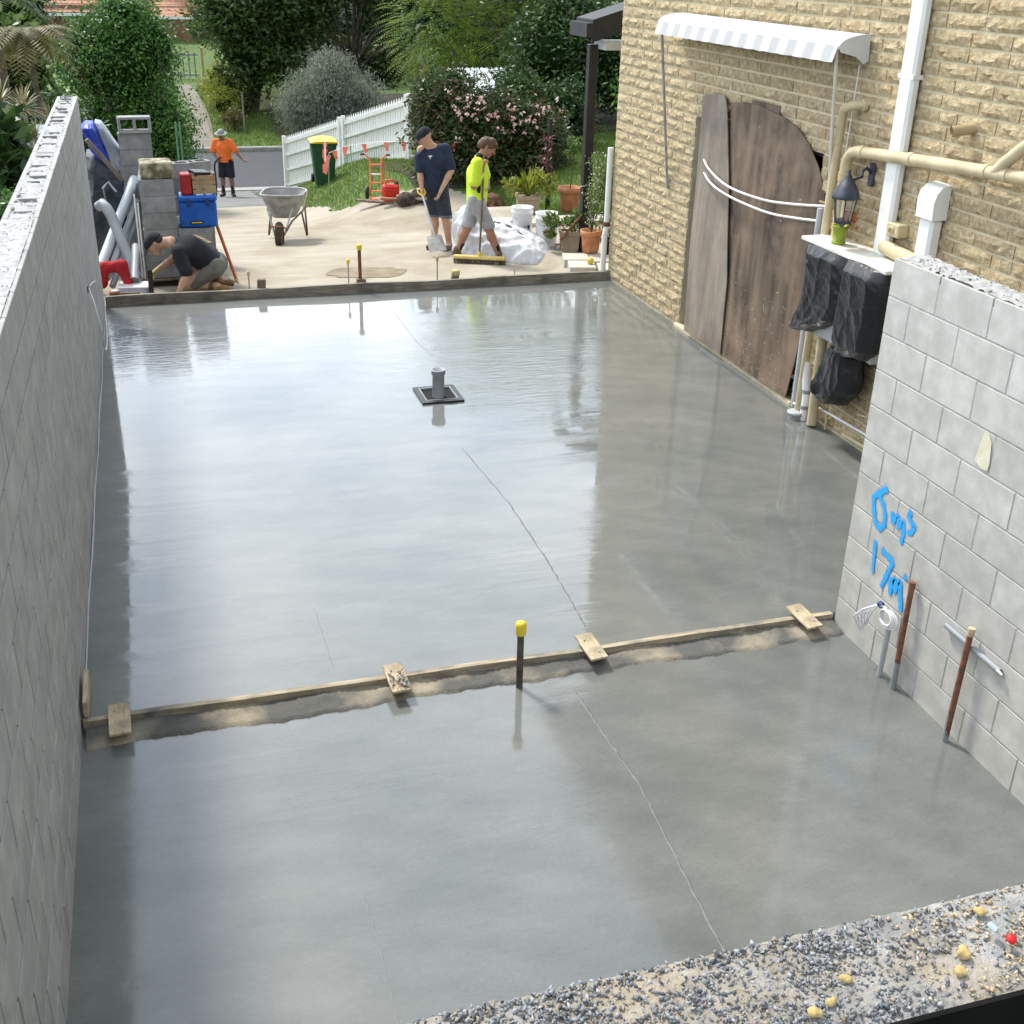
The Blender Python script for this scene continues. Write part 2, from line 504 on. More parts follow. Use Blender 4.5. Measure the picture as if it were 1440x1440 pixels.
# ---------------------------------------------------------------- wet concrete
def wet_concrete(name, ripple, r0, r1, ragamp, wave=.34):
    m = bpy.data.materials.new(name); m.use_nodes = True
    nt = m.node_tree; N = nt.nodes; L = nt.links
    b = N['Principled BSDF']
    g = N.new('ShaderNodeNewGeometry')
    def noise(scale, stretch, detail=5, rough=.55, off=(0, 0, 0)):
        mp = N.new('ShaderNodeMapping'); mp.inputs['Scale'].default_value = stretch; mp.inputs['Location'].default_value = off
        L.new(g.outputs['Position'], mp.inputs['Vector'])
        n = N.new('ShaderNodeTexNoise'); n.inputs['Scale'].default_value = scale; n.inputs['Detail'].default_value = detail
        n.inputs['Roughness'].default_value = rough
        L.new(mp.outputs['Vector'], n.inputs['Vector']); return n.outputs['Fac']
    def math_(op, a, c=None):
        n = N.new('ShaderNodeMath'); n.operation = op
        for i, q in enumerate((a, c)):
            if q is None: continue
            if isinstance(q, (int, float)): n.inputs[i].default_value = q
            else: L.new(q, n.inputs[i])
        return n.outputs[0]
    def ramp(f, a, c, ca=(0, 0, 0, 1), cb=(1, 1, 1, 1)):
        r = N.new('ShaderNodeValToRGB'); e = r.color_ramp.elements
        e[0].position = a; e[1].position = c; e[0].color = ca; e[1].color = cb
        L.new(f, r.inputs['Fac']); return r.outputs['Color']
    col = ramp(noise(1.4, (.8, 1.15, 1), 9, .66), .3, .72, (.105, .115, .108, 1), (.166, .172, .160, 1))
    mx = N.new('ShaderNodeMix'); mx.data_type = 'RGBA'; mx.blend_type = 'MULTIPLY'; mx.inputs['Factor'].default_value = .5
    wv_ = N.new('ShaderNodeTexWave'); wv_.wave_type = 'RINGS'; wv_.rings_direction = 'Z'; wv_.inputs['Scale'].default_value = 1.1; wv_.inputs['Distortion'].default_value = 7; wv_.inputs['Detail'].default_value = 3; wv_.inputs['Detail Scale'].default_value = .7
    L.new(g.outputs['Position'], wv_.inputs['Vector'])
    m0 = N.new('ShaderNodeMix'); m0.data_type = 'RGBA'; m0.blend_type = 'MULTIPLY'; m0.inputs['Factor'].default_value = .16
    L.new(col, m0.inputs['A']); L.new(ramp(wv_.outputs['Fac'], .1, .9, (.72, .72, .73, 1), (1.12, 1.12, 1.1, 1)), m0.inputs['B']); col = m0.outputs['Result']
    L.new(col, mx.inputs['A']); L.new(ramp(noise(9, (.6, 1.7, 1), 8, .72), .25, .75, (.78, .78, .78, 1), (1.18, 1.18, 1.18, 1)), mx.inputs['B'])
    mf = N.new('ShaderNodeMix'); mf.data_type = 'RGBA'; mf.blend_type = 'MULTIPLY'; mf.inputs['Factor'].default_value = .5
    L.new(mx.outputs['Result'], mf.inputs['A']); L.new(ramp(noise(75, (.7, 1.4, 1), 4, .75), .28, .72, (.74, .74, .74, 1), (1.2, 1.2, 1.2, 1)), mf.inputs['B'])
    L.new(mf.outputs['Result'], b.inputs['Base Color'])
    b.inputs['Roughness'].default_value = .55
    b.inputs['Specular IOR Level'].default_value = .25
    b.inputs['Coat Weight'].default_value = 1.0
    b.inputs['Coat IOR'].default_value = 1.65
    L.new(ramp(noise(1.7, (.75, 1.2, 1), 8, .68), .36, .70, (r0, r0, r0, 1), (r1, r1, r1, 1)), b.inputs['Coat Roughness'])
    # trowel streaks run across the bay; water ripples in the far bay
    h = math_('MULTIPLY', noise(2.0, (.6, 2.2, 1), 4, .5), wave)
    rag = ramp(noise(1.5, (.35, 3.0, 1), 5, .6, (2, 5, 0)), .50, .66)
    h = math_('ADD', h, math_('MULTIPLY', math_('MULTIPLY', noise(22, (.8, 1.5, 1), 5, .7), rag), ragamp))
    h = math_('ADD', h, math_('MULTIPLY', noise(60, (.5, 2.2, 1), 2, .5), .010))
    if ripple:
        def near(cx, cy, r0, r1):
            v = N.new('ShaderNodeVectorMath'); v.operation = 'DISTANCE'; v.inputs[1].default_value = (cx, cy, 0)
            L.new(g.outputs['Position'], v.inputs[0]); m_ = N.new('ShaderNodeMapRange'); m_.inputs['From Min'].default_value = r0; m_.inputs['From Max'].default_value = r1
            m_.inputs['To Min'].default_value = 1; m_.inputs['To Max'].default_value = 0; L.new(v.outputs['Value'], m_.inputs['Value']); return m_.outputs['Result']
        mask = math_('MULTIPLY', math_('MAXIMUM', near(4.1, 9.6, .9, 2.0), near(.3, 11.0, .5, 1.7)), ramp(noise(1.3, (.5, 1.6, 1), 4, .6), .32, .55))
        rp = noise(5.5, (.9, 4.2, 1), 4, .5)
        h = math_('ADD', h, math_('MULTIPLY', math_('MULTIPLY', rp, mask), 1.8))
    bp = N.new('ShaderNodeBump'); bp.inputs['Strength'].default_value = .42; bp.inputs['Distance'].default_value = .0055
    L.new(h, bp.inputs['Height'])
    L.new(bp.outputs['Normal'], b.inputs['Coat Normal'])
    L.new(bp.outputs['Normal'], b.inputs['Normal'])
    return m
m_slab = wet_concrete('wet_concrete', False, .010, .085, .50, .28)
m_slabnear = wet_concrete('wet_concrete_setting', False, .06, .15, .42, .13)
m_slabfar = wet_concrete('wet_concrete_rippled', True, .006, .07, .18)

# ================================================================ setting: ground, driveway, road, lawns
def axis(lo, hi, a, b, st):
    l = [a - 2 ** k for k in range(int(math.log2(max(2, a - lo))) + 1, -1, -1)]
    r = [b + 2 ** k for k in range(0, int(math.log2(max(2, hi - b))) + 2)]
    return np.array(l + list(np.arange(a, b + 1e-6, st)) + r)
gx = axis(-400, 500, -8, 18, .25)
gy = axis(-300, 500, 12, 56, .25)
wob = lambda x, y: .18 * np.sin(x * 2.1 + y) + .1 * np.sin(x * 5.3 - y * 2.2)
dx = np.arange(-2.5, 8.01, .0625); dy = np.arange(12.0, 33.0, .125)
def drivemask(x, y):
    edge = 20.1 + wob(x, y) * .15 - 1.9 * np.clip((x - 4.6) / 1.2, 0, 1)
    side = 3.55 + wob(y, x) * .08 + .25 * ss(24, 22, y) + 2.2 * ss(21.2, 20.0, y)
    return ((y < edge) & (x > -1.2) & (x < 7.6 + 0 * y) & ~((x > 6.2) & (y > 16.3))) | ((x > -.4) & (x < side) & (y < 26.3 + wob(x, y) * .2))
def groundz(x, y):
    inn = drivemask(x, y)
    for ox, oy in ((.4, 0), (-.4, 0), (0, .4), (0, -.4)): inn = inn & drivemask(x + ox, y + oy)
    return G(x, y) - .16 * inn
sheet('ground', gx, gy, m_grass, fn=groundz)
sheet('driveway', dx, dy, m_drive, .03, mask=drivemask)
sheet('driveway_apron', dx, dy, m_apron, .03, mask=lambda x, y: (x > -.4) & (x < 3.6 + wob(y, x) * .2) & (y >= 26.3 + wob(x, y) * .2))
sheet('damp_sand_patch', np.arange(2.4, 4.2, .025), np.arange(13.4, 15.6, .025), m_damp, .036,
      mask=lambda x, y: ((x - 3.15) / .62) ** 2 + ((y - 14.15) / .5) ** 2 + .16 * np.sin(7 * x + 5 * y) + .07 * np.sin(19 * x - 13 * y) < .8)
rx = np.concatenate([np.arange(-60, -8, 4), np.arange(-8, 18, .5), np.arange(18, 90, 4)])
sheet('road', rx, np.arange(33.25, 39.8, .25), m_road, .03)
kb = MB(); kb.box((14, 33.05, -2.545), (150, .42, .10)); tag(kb.build('gutter', m_kerb), kind='structure')
kb = MB(); kb.box((14, 39.95, -2.46), (150, .22, .17), bev=.03); tag(kb.build('kerb', m_kerb), kind='structure')
pc = lambda t: (2.36 + .28 * math.sin(t * 2.6) - .25 * t * t, 40.1 + 12 * t)
pm = MB()
def pfn(u, v):
    x, y = pc(v); x += (u - .5) * (.72 - .1 * v)
    return Vector((x, y, GZ(x, y) + .035))
pm.grid(pfn, 4, 52); tag(pm.build('garden_path', m_path), kind='structure')
def patch(name, x0, x1, y0, y1, mat, st=.25, dz=.02):
    return sheet(name, np.arange(x0, x1, st), np.arange(y0, y1, st), mat, dz)
patch('garden_bed', 5.2, 8.2, 20.3, 25.5, m_soil)
patch('garden_bed', 8.2, 13, 23.4, 27.5, m_soil)
patch('garden_bed', 5.0, 40, 41.6, 50, m_soil)
patch('garden_bed', -9, -.6, 12.2, 30, m_soil)

def blades(n, pts, hgt, w, lean=.5):
    """n grass blades at pts (n,3)"""
    an = rng.random(n) * 6.28; ln = lean * rng.random(n); h = hgt * (.5 + rng.random(n))
    d = np.stack([np.cos(an), np.sin(an), 0 * an], -1); s = np.stack([-np.sin(an), np.cos(an), 0 * an], -1)
    upv = np.array([0, 0, 1.])
    t = pts + d * (ln * h)[:, None] + upv * h[:, None]
    mid = pts + d * (ln * h * .35)[:, None] + upv * (h * .55)[:, None]
    a = pts - s * w; b = pts + s * w
    V = np.stack([a, b, mid + s * w * .6, t], 1).reshape(-1, 3)
    F = np.arange(4 * n).reshape(n, 4)
    return V, F
def grass_patch(name, n, x0, x1, y0, y1, ok, h, w, mat):
    x = x0 + (x1 - x0) * rng.random(n); y = y0 + (y1 - y0) * rng.random(n)
    k = ok(x, y); x, y = x[k], y[k]
    V, F = blades(len(x), np.stack([x, y, G(x, y)], -1), h, w)
    return tag(link(name, npmesh(name, V, F, mat)), kind='stuff')
l_grass = leafmat('grass_blades', [(.06, .14, .016), (.11, .20, .024), (.17, .24, .04), (.22, .22, .08)], .6, .35)
grass_patch('lawn_grass', 26000, 3.2, 7, 19, 32.6, lambda x, y: ~drivemask(x - .07, y - .09), .06, .006, l_grass)
grass_patch('lawn_grass', 40000, 6.2, 12, 16.2, 24, lambda x, y: ~drivemask(x, y), .06, .006, l_grass)
grass_patch('lawn_grass', 26000, 1.0, 7, 40.2, 52, lambda x, y: np.abs(x - 2.35) > .42, .07, .010, l_grass)

# ---------------------------------------------------------------- slab
def flat(name, x0, x1, y0, y1, z, mat, th=.1):
    b = MB(); b.box(((x0 + x1) / 2, (y0 + y1) / 2, z - th / 2), (x1 - x0, y1 - y0, th))
    return tag(b.build(name, mat), kind='structure')
Z2 = -.05
s_far = flat('concrete_slab', -.008, 5.80, 7.87, 12.30, 0.0, m_slabfar)
s_mid = flat('concrete_slab', -.008, 5.80, 4.585, 7.87, 0.0, m_slab)
s_near = flat('concrete_slab', -.008, 4.238, .56, 4.58, Z2, m_slabnear)
flat('concrete_slab', 4.43, 5.79, -.6, 4.585, -.01, m_slabnear)
flat('trench_floor', -.19, 5.8, -4, .40, -.4, m_soil)
m_crease = M('slurry_crease', (.095, .10, .095), (.15, .155, .148), 30, .45, 0, pos=True)
def ridge(name, pts, z, slab, w=.006, h=.002):
    """a thin line of paste left between two passes of the trowel"""
    P = []
    for i in range(len(pts) - 1):
        for k in range(8):
            t = k / 8; a, b = pts[i], pts[i + 1]
            P.append((a[0] + (b[0] - a[0]) * t + .004 * math.sin(37 * a[1] + 9 * k), a[1] + (b[1] - a[1]) * t))
    P.append(pts[-1]); b = MB(); vs = []; fs = []
    for i, p in enumerate(P):
        hh = h * (.35 + .65 * abs(math.sin(i * 1.7 + p[1] * 3)))
        ww = w * (.6 + .5 * abs(math.sin(i * .9)))
        vs += [(p[0] - ww, p[1], z - .001), (p[0], p[1], z + hh), (p[0] + ww, p[1], z - .001)]
        if i: q = 3 * i; fs += [[q - 3, q, q + 1, q - 2], [q - 2, q + 1, q + 2, q - 1]]
    b.add(vs, fs, True); return b.build(name, m_crease, slab)
ridge('trowel_ridge', [(2.975, 11.43), (2.98, 10.4), (3.03, 9.9)], 0, s_far)
ridge('trowel_ridge', [(2.73, 7.58), (2.80, 6.5), (2.79, 5.6), (2.77, 5.15), (2.75, 4.80)], 0, s_mid, .008, .004)
ridge('trowel_ridge', [(2.50, 4.28), (2.515, 3.9), (2.54, 3.45), (2.505, 2.95), (2.47, 2.4), (2.42, 1.6)], Z2, s_near, .008, .0035)
ridge('trowel_ridge', [(1.15, 3.12), (1.165, 2.8), (1.16, 2.4), (1.13, 1.8)], Z2, s_near, .004, .0015)
ridge('trowel_ridge', [(1.27, 5.4), (1.285, 4.75)], 0, s_mid, .004, .0015)
ridge('trowel_ridge', [(4.0, 6.6), (4.1, 6.1), (4.12, 5.7)], 0, s_mid, .004, .0015)
ridge('trowel_ridge', [(4.1, 10.6), (4.02, 9.9)], 0, s_far, .004, .0015)
# ---------------------------------------------------------------- block walls
BL, BH, BT = .39, .19, .19
def block_mesh(name, mats, L_=BL, hollow=False, T_=BT, H_=BH):
    """origin in the centre; length along y, thickness along x"""
    b = MB()
    if not hollow:
        b.box((0, 0, 0), (T_, L_, H_), bev=.0016)
        return b.mesh(name, mats)
    sh, wb = .032, .032
    b.box((-T_ / 2 + sh / 2, 0, 0), (sh, L_, H_), bev=.003)
    b.box((T_ / 2 - sh / 2, 0, 0), (sh, L_, H_), bev=.003)
    iw = T_ - 2 * sh
    for y in (-L_ / 2 + wb / 2, 0, L_ / 2 - wb / 2):
        b.box((0, y, -.001), (iw, wb, H_ - .002))
    b.box((0, 0, -.02), (iw + .002, L_ - .01, .03))
    return b.mesh(name, mats)
def in_view(p):
    d = Vector(p) - CAM; w = d.dot(fw)
    if w < .2: return False
    return abs(d.dot(r2) / w) < .56 and abs(d.dot(u2) / w) < .56
def block_wall(root, org, x, y0, y1, z0, courses, mat, top_hollow, limit, start_half):
    """running-bond wall along y, inner face at x side given by centre x"""
    gp = .0045 if mat is m_blockL else 0
    me_full = block_mesh('block', mat, BL - gp, H_=BH - gp); me_half = block_mesh('half_block', mat, .19 - gp, H_=BH - gp)
    me_top = block_mesh('top_block', mat, BL, True); me_toph = block_mesh('half_top_block', mat, .19, True)
    cand = []
    for k in range(courses):
        z = z0 + k * .2 + .1
        y = y1
        half = (k % 2 == start_half)
        if half: cand.append((y - .1, z, True, k)); y -= .2
        while y - .4 > y0 - .3:
            cand.append((y - .2, z, False, k)); y -= .4
    near = lambda c: (Vector((x, c[0], c[1])) - CAM).length
    vis = [c for c in cand if in_view((x, c[0], c[1]))]
    vis.sort(key=near)
    chosen = set(vis[:limit])
    rest = MB(org)
    for c in cand:
        jx = x + rnd.uniform(-.0007, .0007)
        if c in chosen:
            top = top_hollow and c[3] == courses - 1
            me = (me_toph if c[2] else me_top) if top else (me_half if c[2] else me_full)
            o = link('block', me, root, (jx - org[0], c[0] - org[1], c[1] - org[2]), (0, 0, rnd.uniform(-.003, .003)))
        else:
            rest.box((jx, c[0], c[1]), (BT, (.19 if c[2] else BL) - gp, BH - gp))
    if rest.v: tag(rest.build('farther_blocks', mat, root), kind='stuff')
    core = MB(org)
    zt = z0 + courses * .2
    core.box((x, (y0 + y1) / 2, (z0 + zt) / 2 - .02), (BT - (.0100 if mat is m_blockL else .0046), y1 - y0 - .012, courses * .2 - .05))
    core.build('mortar_core', m_mortarL if mat is m_blockL else m_mortar, root)
def rough_top(root, name, org, x, y0, y1, z, mat, w=.125, amp=.014, st=.022, seed=1):
    ny = int((y1 - y0) / st); nx = max(4, int(w / st))
    r = np.random.default_rng(seed)
    xs = np.linspace(x - w / 2, x + w / 2, nx + 1); ys = np.linspace(y0, y1, ny + 1)
    X, Y = np.meshgrid(xs, ys)
    Z = z + amp * (r.random(X.shape) - .5) * 1.4 + amp * np.sin(Y * 7.3 + X * 20) * .5 - .012 * (r.random(X.shape) > .88)
    v = np.stack([X - org[0], Y - org[1], Z - org[2]], -1).reshape(-1, 3)
    i, j = np.meshgrid(np.arange(nx), np.arange(ny)); a = (j * (nx + 1) + i).ravel()
    f = np.stack([a, a + 1, a + nx + 2, a + nx + 1], -1)
    return tag(link(name, npmesh(name, v, f, mat), root), kind='stuff')

WZ = -.06
wl = thing('block_wall', 'long grey concrete block wall along the left side of the wet slab', 'wall', (-.095, 12.34, WZ), group=None)
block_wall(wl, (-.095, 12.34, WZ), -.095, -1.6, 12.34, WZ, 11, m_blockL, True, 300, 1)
rough_top(wl, 'core_fill', (-.095, 12.34, WZ), -.095, -1.55, 12.30, WZ + 2.2 - .008, m_fill, .130, .012, .02, 3)
# thin skin of slurry over the near stretch of the wall top
rough_top(wl, 'slurry_skin', (-.095, 12.34, WZ), -.095, -1.5, 6.3, WZ + 2.2 + .001, m_fill, .15, .004, .016, 5)
vb = MB((-.095, 12.34, WZ))
for i in range(15):        # unfilled rims of the cores, as C-shaped slots
    y = 12.24 - i * .4
    for s_ in (0, -.19):
        y_ = y + s_ + rnd.uniform(-.02, .02); w_ = rnd.uniform(.07, .12)
        if rnd.random() < .45: vb.box((-.095 + rnd.uniform(-.012, .012), y_, WZ + 2.196), (w_, rnd.uniform(.012, .022), .02))
        if rnd.random() < .35: vb.box((-.095 - .055, y_ - .05, WZ + 2.197), (.014, rnd.uniform(.04, .10), .02))
vb.build('core_gap', m_void, wl)

wr = thing('block_wall', 'pale grey block wall on the right with blue spray-painted figures', 'wall', (4.3276, 4.549, WZ))
X2 = 4.2326
block_wall(wr, (4.3276, 4.549, WZ), X2 + .095, -1.4, 4.549, -.06, 11, m_block, False, 300, 1)
rough_top(wr, 'rough_concrete_top', (4.3276, 4.549, WZ), X2 + .097, -1.3, 4.53, WZ + 2.2 + .002, m_fill, .165, .007, .02, 9)

wf = thing('block_wall', 'low near wall with gravel strewn over its top, in the foreground', 'wall', (4.2, .472, WZ))
YF = .472
bmx = block_mesh('block', m_block)
rest = MB((4.2, YF, WZ))
for k in range(11):
    for i in range(11):
        cx = 4.2 - .2 - .4 * i - (.2 if k % 2 else 0)
        if cx < .1: continue
        if k == 10 and cx < 2.4: link('block', bmx, wf, (cx - 4.2, 0, .2 * k + .1), (0, 0, math.pi / 2))
        else: rest.box((cx, YF, WZ + .2 * k + .1), (.39, .19, .19))
tag(rest.build('farther_blocks', m_block, wf), kind='stuff')
c_ = MB((4.2, YF, WZ)); c_.box((2.1, YF, WZ + 1.08), (4.2, .18, 2.15)); c_.build('mortar_core', m_mortar, wf)
m_rearshade = M('rear_face_shade', (.005, .005, .005), (.010, .010, .010), 8, .95, .2, 20, spec=.1)  # black of the added sheet paints in the deep shade on the wall's rear face
c_ = MB((4.2, YF, WZ)); c_.box((2.1, YF - .099, WZ + 1.105), (4.2, .008, 2.215)); c_.build('shade_sheet', m_rearshade, wf)
# rough concrete on the wall head
def headfn(u, v):
    x = .0 + 4.2 * u; y = YF - .093 + .184 * v
    edge = min(v, 1 - v) * 2
    return Vector((x - 4.2, y - YF, 2.2 + .004 + .005 * min(1, edge * 3) * (1 + .5 * math.sin(x * 9 + y * 30) + .4 * math.sin(x * 31 - y * 43)) + rnd.uniform(0, .0035)))
hb = MB(); hb.grid(headfn, 300, 12); hd_ = hb.build('rough_concrete_head', M('wall_head_concrete', (.22, .218, .21), (.36, .355, .34), 16, .95, .9, 90, stain=(.38, .29, .17), sscale=3.4, pos=True), wf)

# loose gravel on the near wall
def chips(n, pos, size, mat, name):
    base = np.array([[1, 0, 0], [-1, 0, 0], [0, 1, 0], [0, -1, 0], [0, 0, 1], [0, 0, -1]], float)
    fc = np.array([[0, 2, 4], [2, 1, 4], [1, 3, 4], [3, 0, 4], [2, 0, 5], [1, 2, 5], [3, 1, 5], [0, 3, 5]])
    V = base[None] * (.55 + .6 * rng.random((n, 6, 1))) + .28 * rng.normal(size=(n, 6, 3))
    q = rng.normal(size=(n, 3, 3)); q, _ = np.linalg.qr(q)
    sc = size * (.45 + .9 * rng.random((n, 1, 1))) * np.array([1.25, .9, .65])
    V = np.einsum('nij,nkj->nki', q, V * sc) + pos[:, None, :]
    F = (fc[None] + 6 * np.arange(n)[:, None, None]).reshape(-1, 3)
    return tag(link(name, npmesh(name, V.reshape(-1, 3), F, mat)), kind='stuff')
n = 19000
px = rng.random(n) * 2.6 + .15; py = YF - .088 + .176 * rng.random(n)
dens = .5 + .5 * np.sin(px * 5.1 + 1.2) * np.sin(py * 21 + px * 3) + .35 * np.sin(px * 13 + 2) + .35 * ((px < 1.2)) - .9 * ss(1.62, 1.75, px)
k = rng.random(n) < np.clip(dens, .18, .95); px, py = px[k], py[k]
pz = 2.14 + .008 + .008 * rng.random(len(px))
chips(len(px), np.stack([px, py, pz], -1), .0043, chipmat('gravel', [(.06, .07, .08), (.13, .145, .16), (.22, .235, .25), (.34, .35, .36), (.17, .19, .21), (.30, .25, .17)]), 'gravel')
n = 2600
px = 1.52 + rng.random(n) * 1.1; py = YF - .085 + .17 * rng.random(n); k = rng.random(n) < ss(1.5, 1.75, px)
px, py = px[k], py[k]
chips(len(px), np.stack([px, py, 2.148 + .006 * rng.random(len(px))], -1), .0045, chipmat('sandy_grit', [(.36, .25, .12), (.52, .40, .24), (.25, .22, .19), (.6, .52, .38)]), 'sandy_gravel')
n = 420
px = X2 + .02 + .16 * rng.random(n); py = rng.random(n) * 4.5
chips(n, np.stack([px, py, np.full(n, 2.145)], -1), .006, chipmat('gravel_chips_dark', [(.12, .13, .15), (.25, .27, .30), (.5, .5, .5)]), 'gravel')
n = 260
px = -.03 - .13 * rng.random(n); py = 1 + rng.random(n) * 6
chips(n, np.stack([px, py, np.full(n, 2.143)], -1), .005, chipmat('gravel_chips_pale', [(.15, .16, .18), (.45, .46, .48), (.6, .6, .6)]), 'gravel')

# ---------------------------------------------------------------- brick house
XH, YH = 5.803, 12.40
house = thing('brick_house', 'yellow split-face brick house wall with a boarded-up doorway on the right', 'house', (XH, YH, 0))
HO = (XH, YH, 0)
def split_brick(name, L_, seed):
    """face towards -x, origin in the middle of the back of the face; rough split face"""
    r = np.random.default_rng(seed); b = MB()
    ny, nz = max(3, int(L_ / .055)), 3
    H_ = .081
    vs = []; fs = []
    for j in range(nz + 1):
        for i in range(ny + 1):
            e = (i in (0, ny)) or (j in (0, nz))
            dep = .011 + r.random() * .003 if e else .014 + r.random() * .016
            jy = 0 if e else (r.random() - .5) * .02
            jz = 0 if e else (r.random() - .5) * .012
            vs.append((-dep, -L_ / 2 + L_ * i / ny + jy, -H_ / 2 + H_ * j / nz + jz))
    for j in range(nz):
        for i in range(ny):
            a = j * (ny + 1) + i
            q = [a, a + ny + 1, a + ny + 2, a + 1]
            fs += [[q[0], q[1], q[2]], [q[0], q[2], q[3]]] if r.random() < .5 else [[q[0], q[1], q[3]], [q[1], q[2], q[3]]]
    b.add(vs, fs)
    bk = len(vs)
    c4 = [0, ny, nz * (ny + 1) + ny, nz * (ny + 1)]
    bv = [(.03, -L_ / 2, -H_ / 2), (.03, L_ / 2, -H_ / 2), (.03, L_ / 2, H_ / 2), (.03, -L_ / 2, H_ / 2)]
    # rim strips
    ring = list(range(0, ny + 1)) + [j * (ny + 1) + ny for j in range(1, nz + 1)] + [nz * (ny + 1) + i for i in range(ny - 1, -1, -1)] + [j * (ny + 1) for j in range(nz - 1, 0, -1)]
    rv = [vs[i] for i in ring]; n = len(rv)
    b.add(rv + [(.03, p[1], p[2]) for p in rv], [[i, (i + 1) % n, n + (i + 1) % n, n + i] for i in range(n)])
    return b.mesh(name, m_brick)
full = [split_brick('brick', .388, 100 + i) for i in range(7)]
half = [split_brick('half_brick', .188, 200 + i) for i in range(4)]
OPY0, OPY1, OPZ = 7.90, 10.30, 2.12
cand = []
for k in range(0, 62):
    z = .02 + .1 * k + .05
    y = YH - .003 - [0, .2, .09, .29][(k * 3) % 4]
    if y < YH - .05: cand.append((y + (YH - y) / 2 + .0, z, 'h', YH - y - .012))
    while y > -2.5:
        L_ = .388
        if rnd.random() < .07: L_ = .188
        cand.append((y - L_ / 2 - .004, z, 'f' if L_ > .2 else 'h', L_)); y -= L_ + .012
def clear(c):
    return not (c[0] + c[3] / 2 > OPY0 and c[0] - c[3] / 2 < OPY1 and c[1] < OPZ)
cl = [c for c in cand if clear(c)]
# bricks cut at the jambs
for c in cand:
    if clear(c): continue
    a, b_ = c[0] - c[3] / 2, c[0] + c[3] / 2
    if a < OPY0 - .06: cl.append(((a + OPY0) / 2, c[1], 'h', OPY0 - a - .004))
    if b_ > OPY1 + .06: cl.append(((b_ + OPY1) / 2, c[1], 'h', b_ - OPY1 - .004))
vis = [c for c in cl if in_view((XH, c[0], c[1])) and c[1] < 3.6]
hid = lambda c: (c[0] < 4.55 + (c[1] - 2.1) * 0) or (c[1] < 1.55 and c[0] < 6.75)   # behind the block wall
vis = [c for c in vis if not hid(c)]
vis.sort(key=lambda c: (Vector((XH, c[0], c[1])) - CAM).length)
chosen = set(vis[:300])
restV, restF, restn = [], [], 0
for c in cl:
    ms = full if c[2] == 'f' else half
    me = rnd.choice(ms)
    Lm = .388 if c[2] == 'f' else .188
    if c in chosen:
        o = link('brick', me, house, (0 + rnd.uniform(-.003, .003), c[0] - YH, c[1]), (0, 0, 0))
        if abs(c[3] - Lm) > .004: o.scale = (1, c[3] / Lm, 1)
    else:
        nv = len(me.vertices); v = np.empty(nv * 3); me.vertices.foreach_get('co', v); v = v.reshape(-1, 3) * np.array([1, c[3] / Lm, 1])
        if c[1] > 3.7 or c[0] < 3.5:      # out of sight: plain bricks
            bb = MB(); bb.box((.005, 0, 0), (.05, c[3], .086)); v = np.array([list(p) for p in bb.v]); fq = bb.f
        else: fq = [list(p.vertices) for p in me.polygons]
        restV.append(v + np.array([rnd.uniform(-.003, .003), c[0] - YH, c[1]])); restF += [[i + restn for i in q] for q in fq]; restn += len(v)
me = bpy.data.meshes.new('farther_bricks'); me.from_pydata(np.concatenate(restV).tolist(), [], restF); me.materials.append(m_brick); me.update()
tag(link('farther_bricks', me, house), kind='stuff')
# wall body with the opening, mortar face 2 mm behind the bricks' edges
wb = MB(HO)
xc = XH - .0055
def wallbox(y0, y1, z0, z1): wb.box((xc + .11, (y0 + y1) / 2, (z0 + z1) / 2), (.22, y1 - y0, z1 - z0))
wallbox(-2.6, OPY0, -.5, 6.25); wallbox(OPY1, YH - .004, -.5, 6.25); wallbox(OPY0, OPY1, OPZ, 6.25); wallbox(OPY0, OPY1, -.5, .02)
wb.box((XH + 4.2, YH - .115, 2.9), (7.9, .22, 6.7)); wb.box((XH + 4.2, -2.5, 2.9), (7.9, .22, 6.7)); wb.box((XH + 8.2, 4.95, 2.9), (.22, 14.8, 6.7))
wb.build('wall', m_brickmortar, house)
eb = MB(HO)
for k in range(62):
    x = XH + .012 + (.2 if k % 2 else 0)
    if k % 2: eb.box((XH + .1, YH + .004, .07 + .1 * k), (.18, .02, .086))
    while x < XH + 8: eb.box((x + .194, YH + .004, .07 + .1 * k), (.388, .02, .086)); x += .4
tag(eb.build('end_wall_bricks', m_brick, house), kind='stuff')
rb = MB(HO)
rb.prism([(XH - .55, -3.2, 6.25), (XH - .55, 13.0, 6.25), (XH + 4.2, 13.0, 8.3), (XH + 4.2, -3.2, 8.3)], (0, 0, .14))
rb.prism([(XH + 4.2, -3.2, 8.3), (XH + 4.2, 13.0, 8.3), (XH + 8.9, 13.0, 6.25), (XH + 8.9, -3.2, 6.25)], (0, 0, .14))
rb.build('roof', M('roof_tiles', (.16, .07, .045), (.24, .11, .07), 5, .85, .4, 20), house)
# dark doorway behind the boards: sliding door frame and glass
m_alu = M('grey_aluminium', (.22, .23, .235), (.30, .31, .32), 6, .5)
m_darkglass = M('dark_door_glass', (.008, .009, .010), (.014, .014, .015), 3, .08, spec=.5)
db = MB(HO)
for (y0, y1, z0, z1) in ((OPY0, OPY0 + .05, .02, OPZ), (OPY1 - .05, OPY1, .02, OPZ), (OPY0 + .05, OPY1 - .05, OPZ - .05, OPZ), (OPY0 + .05, OPY1 - .05, .02, .06), (9.02, 9.09, .06, OPZ - .05)):
    db.box((XH + .12, (y0 + y1) / 2, (z0 + z1) / 2), (.07, y1 - y0, z1 - z0))
fr = db.build('door_frame', m_alu, house)
db = MB(HO)
for y0, y1 in ((OPY0 + .05, 9.02), (9.09, OPY1 - .05)): db.box((XH + .13, (y0 + y1) / 2, 1.1), (.008, y1 - y0, 2.08))
db.build('door_glass', m_darkglass, house)
